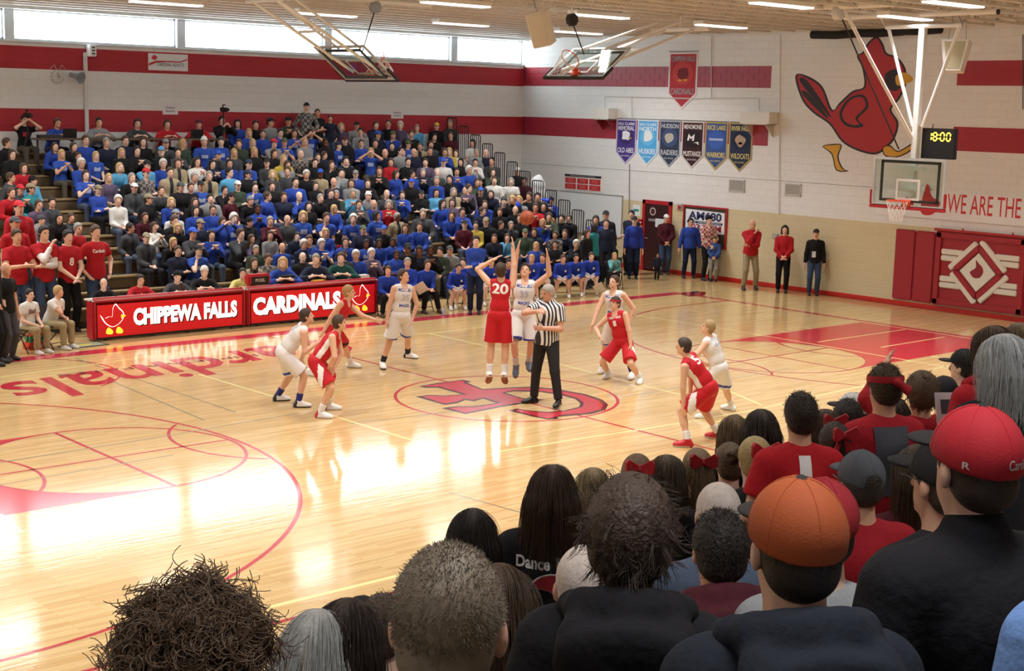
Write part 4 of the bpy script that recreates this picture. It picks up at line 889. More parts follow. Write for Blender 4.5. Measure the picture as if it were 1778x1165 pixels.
# ------------------------------------------------------------------ figures. local frame: facing +y, right hand at +x, z up, feet on z=0
def skel(s=1.0, pel=(0, 0, .95), lean=0, side=0, twist=0, head=(0, 0), hands=None, feet=None, toes=(0, 0), epole=None, kpole=None, hipyaw=0, bulk=1.0, fz=(0, 0), sh_up=(0, 0)):
    """hands: wrists (right, left); feet: ankle points (right, left); angles in degrees; sizes are for a 1.78 m figure times s"""
    J = {'s': s, 'bulk': bulk}; P = V(*pel)*s
    ln, sd, tw, hy = (rad(v) for v in (lean, side, twist, hipyaw))
    u = nrm((math.sin(sd), math.sin(ln)*math.cos(sd), math.cos(ln)*math.cos(sd)))
    fw_ = nrm((math.sin(-tw)*1.0, math.cos(tw)*math.cos(ln), -math.sin(ln))); rx = nrm(np.cross(fw_, u)); fw_ = np.cross(u, rx)
    J['P'] = P; J['u'] = u; J['rx'] = rx; J['fw'] = fw_; J['hx'] = V(math.cos(hy), math.sin(hy), 0)
    J['W'] = P+u*.2*s; J['Ch'] = P+u*.38*s; J['S'] = P+u*.485*s; J['N'] = P+u*.535*s
    J['SR'] = J['S']+rx*.172*s*(.5+.5*bulk)+u*(sh_up[0]-.02)*s; J['SL'] = J['S']-rx*.172*s*(.5+.5*bulk)+u*(sh_up[1]-.02)*s
    # head: yaw, pitch relative to the chest heading, upright-ish
    yw, pt = rad(head[0])-tw*.0, rad(head[1]); base = math.atan2(-fw_[0], fw_[1]) if abs(fw_[1])+abs(fw_[0]) > .05 else 0
    a = base+yw; hf = nrm((-math.sin(a)*math.cos(pt), math.cos(a)*math.cos(pt), math.sin(pt))); hu = nrm(V(0, 0, 1)-hf*hf[2]+u*.25-hf*(u@hf)*.25)
    J['hf'] = hf; J['hu'] = hu; J['H'] = J['N']+u*.065*s+hu*.118*s+hf*.025*s
    if hands is None: hands = ((.26, .05, .82), (-.26, .05, .82))
    if feet is None: feet = ((.1, 0, .085), (-.1, 0, .085))
    ep = epole or ((.6, -1, -.3), (-.6, -1, -.3)); kp = kpole or ((.1, 1, .1), (-.1, 1, .1))
    for i, n in enumerate('RL'):
        J['E'+n], J['Wr'+n] = ik(J['S'+n], V(*hands[i])*s, .295*s, .262*s, ep[i])
        sg = 1 if n == 'R' else -1
        J['Hp'+n] = P+J['hx']*sg*.088*s-V(0, 0, .02*s)
        J['K'+n], J['A'+n] = ik(J['Hp'+n], V(*feet[i])*s, .44*s, .43*s, kp[i])
        a = rad(toes[i]); f_ = rad(fz[i]); J['T'+n] = V(-math.sin(a)*math.cos(f_), math.cos(a)*math.cos(f_), math.sin(f_))
    return J
def hand_sdf(S, J, n, d=None, pn=None, curl=.3, lab=0, fine=True, spread=.12):
    s = J['s']; w_ = J['Wr'+n]; d = nrm(d) if d is not None else nrm(w_-J['E'+n]); sg = 1 if n == 'R' else -1
    pn = V(*pn) if pn is not None else -J['rx']*sg
    pn = nrm(pn-d*(pn@d)); sd = np.cross(d, pn)*sg    # towards the thumb
    if not fine:
        S.ell(w_+d*.06*s, (.034*s, .06*s, .022*s), rotm(d, pn), lab, .02); S.cone(w_+d*.1*s, w_+d*(.155)*s+pn*.03*s, .028*s, .02*s, lab, .015); S.cone(w_+d*.03*s, w_+d*.075*s+sd*.05*s, .016*s, .013*s, lab, .012); return
    S.ell(w_+d*.05*s, (.04*s, .055*s, .018*s), rotm(d, pn), lab, .012)
    for i, (o, L_) in enumerate(((.03, .075), (.0105, .085), (-.0105, .078), (-.03, .06))):
        a = w_+d*.09*s+sd*o*s; dd = nrm(d+sd*o*spread*12); c1 = curl*.7; m_ = a+(dd*math.cos(c1)+pn*math.sin(c1))*L_*.52*s; c2 = curl*2.0
        e = m_+(dd*math.cos(c2)+pn*math.sin(c2))*L_*.5*s
        S.cone(a, m_, .0105*s, .0098*s, lab, .005).cone(m_, e, .0098*s, .0085*s, lab, .004)
    a = w_+d*.022*s+sd*.026*s; m_ = a+nrm(sd*.9+d*.75+pn*.25)*.045*s; e = m_+nrm(d+sd*.35+pn*curl)*.036*s
    S.cone(a, m_, .0135*s, .0115*s, lab, .008).cone(m_, e, .0115*s, .009*s, lab, .004)
def head_sdf(S, J, ears=True, face=True):
    s = J['s']; H, f, u = J['H'], J['hf'], J['hu']; r = np.cross(f, u); Rm = rotm(f, u)
    S.cone(J['N']-J['u']*.02*s, H-u*.06*s-f*.012*s, .064*s*(.6+.4*J['bulk']), .056*s, 0, .02)
    S.ell(H+u*.02*s-f*.012*s, (.076*s, .096*s, .098*s), Rm, 0, .02).ell(H+f*.018*s-u*.055*s, (.058*s, .068*s, .066*s), Rm, 0, .025)
    if ears:
        for q in (-1, 1): S.ell(H+r*q*.077*s-f*.008*s-u*.012*s, (.012*s, .02*s, .033*s), Rm @ np.array([[math.cos(.35), -q*math.sin(.35), 0], [q*math.sin(.35), math.cos(.35), 0], [0, 0, 1]]), 0, .008)
    if face:
        S.cone(H+f*.082*s+u*.012*s, H+f*.1*s-u*.028*s, .009*s, .015*s, 0, .012)
        S.ell(H+f*.07*s-u*.095*s, (.022*s, .02*s, .016*s), Rm, 0, .02)
        for q in (-1, 1):
            S.ell(H+f*.08*s+r*q*.031*s+u*.006*s, (.013*s, .008*s, .007*s), Rm, 1, .006)
        S.ell(H+f*.082*s-u*.058*s, (.024*s, .008*s, .0075*s), Rm, 2, .006)
def torso_prims(S, J, e, lab, k=.04, low=True, shf=1.0, hem=None):
    s, b = J['s'], J['bulk']; u, rx, fw_ = J['u'], J['rx'], J['fw']; Rm = np.stack([rx, fw_, u], 1); Rh = np.stack([J['hx'], nrm(np.cross(V(0, 0, 1), J['hx'])), V(0, 0, 1)], 1)
    S.ell(J['Ch']+fw_*.008*s, (.158*s*b+e, .108*s*b+e, .185*s), Rm, lab, k)
    S.cone(J['W']-u*.05*s, J['Ch'], .108*s*b+e, .112*s*b+e, lab, k).ell(J['W']-u*.04*s, (.142*s*b+e, .105*s*b+e, .15*s), Rm, lab, k)
    S.cone(J['SR']*.9+J['SL']*.1, J['SL']*.9+J['SR']*.1, .05*s*shf+e, .05*s*shf+e, lab, k).cone(J['S']+rx*.1*s, J['N']+rx*.025*s-u*.01*s, .04*s+e, .042*s+e*.6, lab, k).cone(J['S']-rx*.1*s, J['N']-rx*.025*s-u*.01*s, .04*s+e, .042*s+e*.6, lab, k)
    if low: S.ell(J['P'], (.16*s*(.5+.5*b)+e, .115*s*b+e, .115*s+e), Rh, lab, k) if hem is None else S.cone(J['W']-u*.1*s, J['P']-u*.14*s, .115*s*b+e, .118*s*b+e, lab, k, [(J['P']-u*hem*s, -u)]).ell(J['P']+u*.02*s, (.165*s*(.5+.5*b)+e, .12*s*b+e, .2*s), Rm, lab, k, [(J['P']-u*hem*s, -u)])
def limb_prims(S, J, which, e, lab, upto=1.0, k=.02, r0=None):
    s, b = J['s'], .45+.55*J['bulk']
    for n in 'RL':
        if which == 'arm':
            a, m_, c = J['S'+n], J['E'+n], J['Wr'+n]
            if upto <= .5:
                q = a+(m_-a)*upto*2; S.cone(a, q, .055*s*b+e, (.055-.014*upto*2)*s*b+e*1.4, lab, k, [(q, nrm(m_-a))])
            else:
                q = m_+(c-m_)*(upto-.5)*2; S.cone(a, m_, .055*s*b+e, .041*s*b+e, lab, k).cone(m_, q, .043*s*b+e, .029*s*b+e, lab, k, [(q, nrm(c-m_))] if upto < 1.01 else None)
        else:
            a, m_, c = J['Hp'+n], J['K'+n], J['A'+n]
            S.cone(a, m_, .088*s*b+e, .056*s*b+e, lab, k); cv = m_+(c-m_)*.32-nrm(np.cross(np.cross(c-m_, m_-a), c-m_)+1e-6)*0
            S.cone(m_, c, .054*s*b+e, .037*s+e, lab, k).cone(m_+(c-m_)*.12, m_+(c-m_)*.42, .05*s*b+e, .054*s*b+e, lab, .03)
def foot_prims(S, J, n, e, lab, flat=True, k=.012):
    s = J['s']; a, t = J['A'+n], J['T'+n]; dn = nrm(-V(0, 0, 1)+t*t[2]); side_ = np.cross(t, dn)
    heel = a+dn*.05*s-t*.035*s; ball = a+dn*.055*s+t*.115*s; toe = a+dn*.058*s+t*.165*s; cl = [(a+dn*.084*s, dn)] if flat else None
    S.cone(a, heel, .038*s+e, .036*s+e, lab, k, cl).cone(heel, ball, .036*s+e, .042*s+e, lab, k, cl).cone(ball, toe, .04*s+e, .03*s+e, lab, k, cl).cone(a, ball, .036*s+e, .034*s+e, lab, k, cl)
def body_mesh(name, J, h, fine=False, hands=None, shoes=True, face=True, ears=True):
    """one continuous figure; slots 0 skin, 1 eye, 2 lip, 3 shoe"""
    S = Sdf(); torso_prims(S, J, 0, 0); limb_prims(S, J, 'arm', 0, 0, 1.02); limb_prims(S, J, 'leg', 0, 0)
    for i, n in enumerate('RL'):
        foot_prims(S, J, n, .004, 3 if shoes else 0)
        hd = (hands or {}).get(n, {}); hand_sdf(S, J, n, fine=fine, **hd)
    head_sdf(S, J, ears, face)
    return S.mesh(name, h)
def top_mesh(name, J, h, sleeve=1.0, e=.018, hem=True, hood=False, collar=0, prints=None, paints=None):
    S = Sdf(); s = J['s']; torso_prims(S, J, e, 0, .045, hem=.06); 
    if sleeve > 0: limb_prims(S, J, 'arm', e*.9, 0, min(sleeve, .97), .03)
    if hood: S.ell(J['N']-J['fw']*.085*s-J['u']*.02*s, (.13*s, .075*s, .085*s), np.stack([J['rx'], J['fw'], J['u']], 1), 0, .04)
    if collar: S.cone(J['N']-J['u']*.02*s, J['N']+J['u']*collar*s, .085*s, .074*s, 0, .02)
    if prints:
        for (x, y, z, rx_, rz_, lb) in prints:   # chest coordinates: right, fwd, up offsets
            c = J['Ch']+J['rx']*x*s+J['fw']*y*s+J['u']*z*s; S.block(c, (rx_*s, .07*s, rz_*s), np.stack([J['rx'], J['fw'], J['u']], 1), lb)
    return S.mesh(name, h)
def trouser_mesh(name, J, h, e=.014):
    S = Sdf(); s = J['s']; b = J['bulk']; Rh = np.stack([J['hx'], nrm(np.cross(V(0, 0, 1), J['hx'])), V(0, 0, 1)], 1)
    S.ell(J['P'], (.155*s*(.5+.5*b)+e, .11*s*b+e, .1*s+e), Rh, 0, .03)
    for n in 'RL':
        a, m_, c = J['Hp'+n], J['K'+n], J['A'+n]; q = m_+(c-m_)*.95
        S.cone(a, m_, .09*s*(.45+.55*b)+e, .06*s+e, 0, .03).cone(m_, q, .06*s+e, .05*s+e, 0, .03, [(q, nrm(c-m_))])
    return S.mesh(name, h)
def hair_sdf(kind, s=1.0):
    """hair and headgear in head space (facing +y, origin at head centre); slot 0 main, 1 second colour"""
    S = Sdf(); FP = [((0, .078*s, .07*s), (0, .8, -.6))]
    if kind in ('short', 'long', 'bob', 'ponytail', 'under', 'puff'):
        g = {'under': 0, 'puff': .02}.get(kind, .006)
        S.ell((0, -.012*s, .024*s), ((.082+g)*s, (.102+g)*s, (.1+g*1.4)*s), None, 0, .02, FP); S.ell((0, -.045*s, -.035*s), ((.07+g)*s, .062*s, .06*s), None, 0, .02, FP)
    if kind == 'long':
        for q in (-1, 1): S.cone((q*.066*s, -.02*s, .03*s), (q*.074*s, -.01*s, -.19*s), .026*s, .024*s, 0, .03)
        S.cone((0, -.058*s, .0), (0, -.085*s, -.22*s), .058*s, .05*s, 0, .04)
    if kind == 'fringe': S.ell((0, -.012*s, .015*s), (.084*s, .104*s, .1*s), None, 0, .01, FP+[((0, 0, .05*s), (0, .25, 1))]); S.ell((0, -.045*s, -.035*s), (.072*s, .062*s, .06*s), None, 0, .02, FP)
    if kind == 'bob':
        for q in (-1, 1): S.cone((q*.068*s, -.01*s, .04*s), (q*.08*s, .005*s, -.1*s), .034*s, .032*s, 0, .03)
        S.cone((0, -.05*s, .0), (0, -.06*s, -.09*s), .07*s, .06*s, 0, .04)
    if kind == 'ponytail': S.cone((0, -.11*s, .04*s), (0, -.15*s, -.16*s), .035*s, .022*s, 0, .02)
    if kind == 'cap':
        S.ell((0, -.01*s, .035*s), (.088*s, .108*s, .098*s), None, 0, .01, [((0, 0, .035*s), (0, .12, -1))]); S.ell((0, .118*s, .045*s), (.07*s, .075*s, .011*s), None, 1, .008, [((0, .07*s, 0), (0, -1, 0))])
    if kind == 'beanie': S.ell((0, -.012*s, .03*s), (.09*s, .11*s, .115*s), None, 0, .01, [((0, 0, .012*s), (0, .35, -1))]); S.cone((-.01, -.04*s, .01*s), (.01, -.04*s, .012*s), .01, .01, 0, .001)
    if kind == 'beard': S.ell((0, .03*s, -.075*s), (.062*s, .07*s, .055*s), None, 0, .02, [((0, 0, -.05*s), (0, -.3, 1))])
    if kind == 'hood': S.ell((0, -.03*s, .02*s), (.11*s, .125*s, .13*s), None, 0, .02, [((0, .06*s, 0), (0, 1, -.1))]); S.ell((0, -.03*s, -.1*s), (.1*s, .1*s, .07*s), None, 0, .03, [((0, .06*s, 0), (0, 1, 0))])
    return S
# ------------------------------------------------------------------ figures shared by the crowd
HC = .021
def sit(**k):
    d = dict(pel=(0, -.02, .53), feet=((.13, .42, .085), (-.13, .42, .085)), hands=((.1, .3, .62), (-.08, .32, .62)), lean=8); d.update(k); return skel(**d)
def stand(**k): d = dict(pel=(0, 0, .945)); d.update(k); return skel(**d)
POSES = {
 'lap': sit(), 'lean': sit(lean=30, hands=((.12, .46, .62), (-.06, .48, .62)), head=(0, 4), feet=((.17, .4, .085), (-.17, .4, .085))),
 'fold': sit(lean=4, hands=((-.08, .2, .76), (.08, .23, .72)), epole=((.4, 0, -1), (-.4, 0, -1))), 'chin': sit(lean=22, hands=((.05, .24, .98), (-.05, .36, .64)), epole=((.6, .6, -1), (-.6, -1, -.3)), head=(12, 0)),
 'clap': sit(lean=6, hands=((.05, .32, .95), (-.05, .32, .95)), epole=((.8, -.2, -1), (-.8, -.2, -1))), 'side': sit(lean=12, twist=25, head=(25, 0), hands=((.16, .34, .6), (-.14, .3, .62))),
 'wide': sit(lean=14, bulk=1.22, hands=((.17, .36, .62), (-.17, .36, .62)), feet=((.2, .42, .085), (-.2, .42, .085))), 'slim': sit(lean=6, bulk=.86, hands=((.06, .3, .63), (-.06, .3, .63)), head=(-14, 0)),
 'photo': sit(lean=4, hands=((.1, .3, 1.2), (-.1, .3, 1.2)), epole=((1, 0, -.6), (-1, 0, -.6))),
 'bench': sit(lean=36, hands=((.14, .5, .56), (-.1, .52, .56)), head=(8, -4), feet=((.2, .44, .085), (-.2, .36, .085))),
 'bench2': sit(lean=24, hands=((.05, .42, .6), (-.05, .43, .6)), head=(-10, 0), feet=((.16, .38, .085), (-.22, .46, .085))),
 'desk': sit(lean=26, hands=((.16, .52, .86), (-.14, .54, .86)), epole=((1, -.2, -.6), (-1, -.2, -.6)), head=(-10, 0)),
 'down': stand(), 'cross': stand(hands=((-.1, .2, 1.15), (.1, .23, 1.1)), epole=((.35, .0, -1), (-.35, .0, -1))), 'clasp': stand(hands=((.04, .24, .98), (-.04, .25, .98)), epole=((1, -.3, -.3), (-1, -.3, -.3))),
 'chinstand': stand(hands=((-.03, .2, 1.45), (.12, .25, 1.15)), epole=((.6, .5, -1), (-1, -.2, -.8)), lean=3, feet=((.16, .06, .085), (-.18, -.04, .085))), 'pocket': stand(hands=((.22, .08, .98), (-.22, .08, .98)), epole=((1, -1, 0), (-1, -1, 0)), feet=((.14, 0, .085), (-.14, .03, .085))),
 'film': stand(hands=((.1, .3, 1.5), (-.1, .3, 1.5)), epole=((1, 0, -1), (-1, 0, -1))), 'bigdown': stand(bulk=1.25, hands=((.32, .06, .86), (-.32, .06, .86)), feet=((.15, 0, .085), (-.15, 0, .085))), 'clapstand': stand(hands=((.05, .3, 1.2), (-.05, .3, 1.2)), epole=((1, -.2, -.8), (-1, -.2, -.8))),
}
BODY, TOPS, LEGS, HEADM = {}, {}, {}, {}
def headmat(J):
    Rm = rotm(J['hf'], J['hu']); H = J['H']
    return Matrix(((*Rm[0], H[0]), (*Rm[1], H[1]), (*Rm[2], H[2]), (0, 0, 0, 1)))
PRN = [(0, .12, -.01, .085, .05, 1)]
def pose_meshes(p):
    if p in BODY: return
    J = POSES[p]; fine = HC
    BODY[p] = body_mesh('person', J, HC); TOPS[p] = {}; HEADM[p] = headmat(J); LEGS[p] = trouser_mesh('trousers', J, HC)
def top_of(p, kind):
    if kind not in TOPS[p]:
        J = POSES[p]
        TOPS[p][kind] = {'long': lambda: top_mesh('top', J, HC, .97, .02, prints=PRN), 'tee': lambda: top_mesh('top', J, HC, .3, .018, prints=PRN), 'coat': lambda: top_mesh('top', J, HC, .97, .032, prints=[(0, .12, .05, .05, .26, 1)], collar=.015), 'hood': lambda: top_mesh('top', J, HC, .97, .026, hood=True, prints=PRN)}[kind]()
        add_slots(TOPS[p][kind], 2)
    return TOPS[p][kind]
DUMMY = mat('808080', .8)
def add_slots(me, n):
    while len(me.materials) < n: me.materials.append(DUMMY)
HAIRM = {}
def hair_mesh(kind):
    if kind not in HAIRM:
        HAIRM[kind] = hair_sdf(kind).mesh(kind, .011 if kind in ('cap', 'beanie', 'beard') else .015); add_slots(HAIRM[kind], 2)
    return HAIRM[kind]
hs = MB(); 
for sgn in (-1, 1): hs.lathe([(.028, -.02), (.036, -.012), (.036, .012), (.028, .02)], n=12, M=Matrix.Translation((sgn*.098, -.008, -.012)) @ Matrix.Rotation(PI/2, 4, 'Y'))
hs.tube([(.1*math.sin(a*PI/8), -.008, .005+.125*math.cos(a*PI/8)) for a in range(-4, 5)], .01, 6); hs.tube([(-.1, 0, -.03), (-.09, .07, -.07), (-.04, .11, -.075)], .006, 5)
HAIRM['headset'] = hs.mesh('headset'); add_slots(HAIRM['headset'], 1); HAIRM['headset'].materials[0] = mat('17171a', .4)
def oslot(o, mats):
    for i, m_ in enumerate(mats):
        o.material_slots[i].link = 'OBJECT'; o.material_slots[i].material = m_
def plaid(c1, c2, sc=14):
    key = ('plaid', c1, c2, sc)
    if key in MATS: return MATS[key]
    m = bpy.data.materials.new('plaid'); m.use_nodes = True; nt = m.node_tree; L = nt.links; b = nt.nodes['Principled BSDF']; b.inputs['Roughness'].default_value = .85
    tc = nt.nodes.new('ShaderNodeTexCoord'); ck = nt.nodes.new('ShaderNodeTexChecker'); ck.inputs['Scale'].default_value = sc; ck.inputs[1].default_value = (*s2l(c1), 1); ck.inputs[2].default_value = (*s2l(c2), 1)
    L.new(tc.outputs['Object'], ck.inputs[0]); L.new(ck.outputs[0], b.inputs['Base Color']); MATS[key] = m; return m
def camo(c1, c2):
    key = ('camo', c1, c2)
    if key in MATS: return MATS[key]
    m = bpy.data.materials.new('camouflage'); m.use_nodes = True; nt = m.node_tree; L = nt.links; b = nt.nodes['Principled BSDF']; b.inputs['Roughness'].default_value = .85
    tc = nt.nodes.new('ShaderNodeTexCoord'); n = nt.nodes.new('ShaderNodeTexNoise'); n.inputs['Scale'].default_value = 14; r = nt.nodes.new('ShaderNodeValToRGB'); r.color_ramp.interpolation = 'CONSTANT'
    r.color_ramp.elements[0].color = (*s2l(c1), 1); r.color_ramp.elements[1].color = (*s2l(c2), 1); r.color_ramp.elements[1].position = .5
    L.new(tc.outputs['Object'], n.inputs[0]); L.new(n.outputs[0], r.inputs[0]); L.new(r.outputs[0], b.inputs['Base Color']); MATS[key] = m; return m
def cloth(c, rough=.85): return mat(c, rough, bump=.25, bscale=38, spec=.25)
SKINS = {'l': [mat(c, .55, spec=.35) for c in ('e8bda4', 'e2b096', 'eec8b2', 'dca88c')], 'D': [mat(c, .5, spec=.35) for c in ('6e4430', '7d5038')]}
EYE, LIP = mat('4a352c', .4), mat('c07a6c', .5)
HAIRC = {'s': ('4a3526', 'brown'), 'k': ('231b18', 'dark'), 'g': ('9a948c', 'grey'), 'w': ('d8d4cc', 'white'), 'L': ('c0a06a', 'blond'), 'l': ('4a3224', 'brown'), 'x': ('1e1715', 'black'), 'z': (None, 'bald')}
TOPC = {'b': ('2c48a0', 'royal blue', ['sweatshirt', 'long', 'hood']), 'B': ('3050a8', 'royal blue', ['printed tee', 'tee', 'tee']), 'n': ('23283c', 'navy', ['jacket', 'coat', 'long']), 'k': ('1b1a1d', 'black', ['jacket', 'coat', 'long']), 'g': ('8e9092', 'light grey', ['sweater', 'long', 'hood']), 'd': ('45474a', 'charcoal grey', ['pullover', 'long', 'coat']),
 'w': ('dcdad4', 'white', ['top', 'long', 'tee']), 'r': ('b3202a', 'red', ['top', 'long', 'coat']), 'm': ('4e1a26', 'maroon', ['sweater', 'long', 'long']), 't': ('a8987a', 'tan', ['coat', 'coat', 'long']), 'c': ('5aa3cc', 'light blue', ['shirt', 'long', 'long']), 'e': ('3d4a3c', 'dark green', ['jacket', 'coat', 'long']), 'p': ('5e5068', 'plum grey', ['top', 'long', 'long']), 'y': ('c9b04a', 'yellow', ['jacket', 'hood', 'long']), 'o': ('2a7f86', 'teal', ['jacket', 'coat', 'long']), 'q': ('8a7f78', 'checked', ['shirt', 'long', 'long'])}
CAPC = {'b': ('2c58c8', 'blue'), 'k': ('1d1c20', 'black'), 'r': ('c4202c', 'red'), 'g': ('83858a', 'grey'), 'w': ('e2e0da', 'white'), 't': ('8f8468', 'tan'), 'n': ('262c4a', 'navy'), 'm': ('5a1f30', 'maroon'), 'e': ('56603f', 'olive'), 'd': ('4b4c50', 'charcoal'), 'c': ('5f9fd8', 'light blue'), 'y': ('d8c23a', 'yellow green')}
LEGC = [mat(c, .85, bump=.2, bscale=40, spec=.2) for c in ('2e3a52', '3d4c68', '1d1c20', '28272c', '4a5468', '5a5448')]
NPRINT = {}
def make_person(pose, loc, rz, sc, top, hair, label, group=None, skin=None, leg=None, topkind=None, name='person', z0=0.0, prt=None, headset=False, rnd=None, shoe=None, topmat=None, hairmat=None, topname='top'):
    rnd = rnd or random; pose_meshes(pose)
    add_slots(BODY[pose], 4); add_slots(LEGS[pose], 1)
    dark = hair.endswith('D'); hair = hair[:-1] if dark else hair
    o = bpy.data.objects.new(name, BODY[pose]); C.objects.link(o); o.location = loc; o.rotation_euler = (0, 0, rz); o.scale = (sc, sc, sc)
    tag(o, label, 'person', group)
    oslot(o, [skin or rnd.choice(SKINS['D' if dark else 'l']), EYE, LIP, shoe or mat('2a2828', .6)])
    col, _, kinds = TOPC[top]; tk = topkind or kinds[1 if rnd.random() < .7 else 2]
    tm = bpy.data.objects.new(topname, top_of(pose, tk)); C.objects.link(tm); tm.parent = o
    m0 = topmat or (plaid('8c857c', '4a4442') if top == 'q' else cloth(col)); m1 = prt or (mat('aeb8da', .8) if top == 'B' else (mat('20202a', .8) if tk == 'coat' and top in 'tgd' else m0))
    oslot(tm, [m0, m1])
    q = bpy.data.objects.new('trousers', LEGS[pose]); C.objects.link(q); q.parent = o; oslot(q, [leg or rnd.choice(LEGC)])
    HM = HEADM[pose]
    def hd(kind, mats, nm):
        h = bpy.data.objects.new(nm, hair_mesh(kind)); C.objects.link(h); h.parent = o; h.matrix_local = HM
        if mats: oslot(h, mats)
    if hair[0] == 'C': c = mat(CAPC[hair[1]][0], .8); br = mat('d9c23a', .8) if hair[1] == 'y' else c; hd('cap', [c, br], 'cap'); hd('under', [mat('3a2c24', .7)]*2, 'hair')
    elif hair[0] == 'N': c = cloth(CAPC[hair[1]][0]); hd('beanie', [c, c], 'knit_hat'); hd('under', [mat('3a2c24', .7)]*2, 'hair')
    elif hair[0] == 'z': pass
    else:
        c = hairmat or mat(HAIRC[hair[0]][0], .65, bump=.5, bscale=70, vary=.25, vscale=30)
        kind = {'s': 'short', 'k': 'short', 'g': 'short', 'w': 'puff', 'L': 'long', 'l': 'long', 'x': 'long'}[hair[0]]
        if len(hair) > 1: kind = {'b': 'bob', 's': 'short', 'p': 'ponytail', 'h': 'hood', 'l': 'long'}[hair[1]]
        hd(kind, [c, c], 'hood' if kind == 'hood' else 'hair')
    if headset: hd('headset', None, 'headset')
    return o
def hat_words(h):
    if h[0] == 'C': return ' and %s cap' % CAPC[h[1]][1]
    if h[0] == 'N': return ' and %s knit hat' % CAPC[h[1]][1]
    return ''
POSEW = {'lean': ', leaning forward', 'fold': ', arms folded', 'chin': ', hand at chin', 'clap': ', clapping', 'side': ', turned aside', 'photo': ', hands up', 'wide': ', knees apart', 'slim': ', hands together', 'bench2': ', bent forward'}
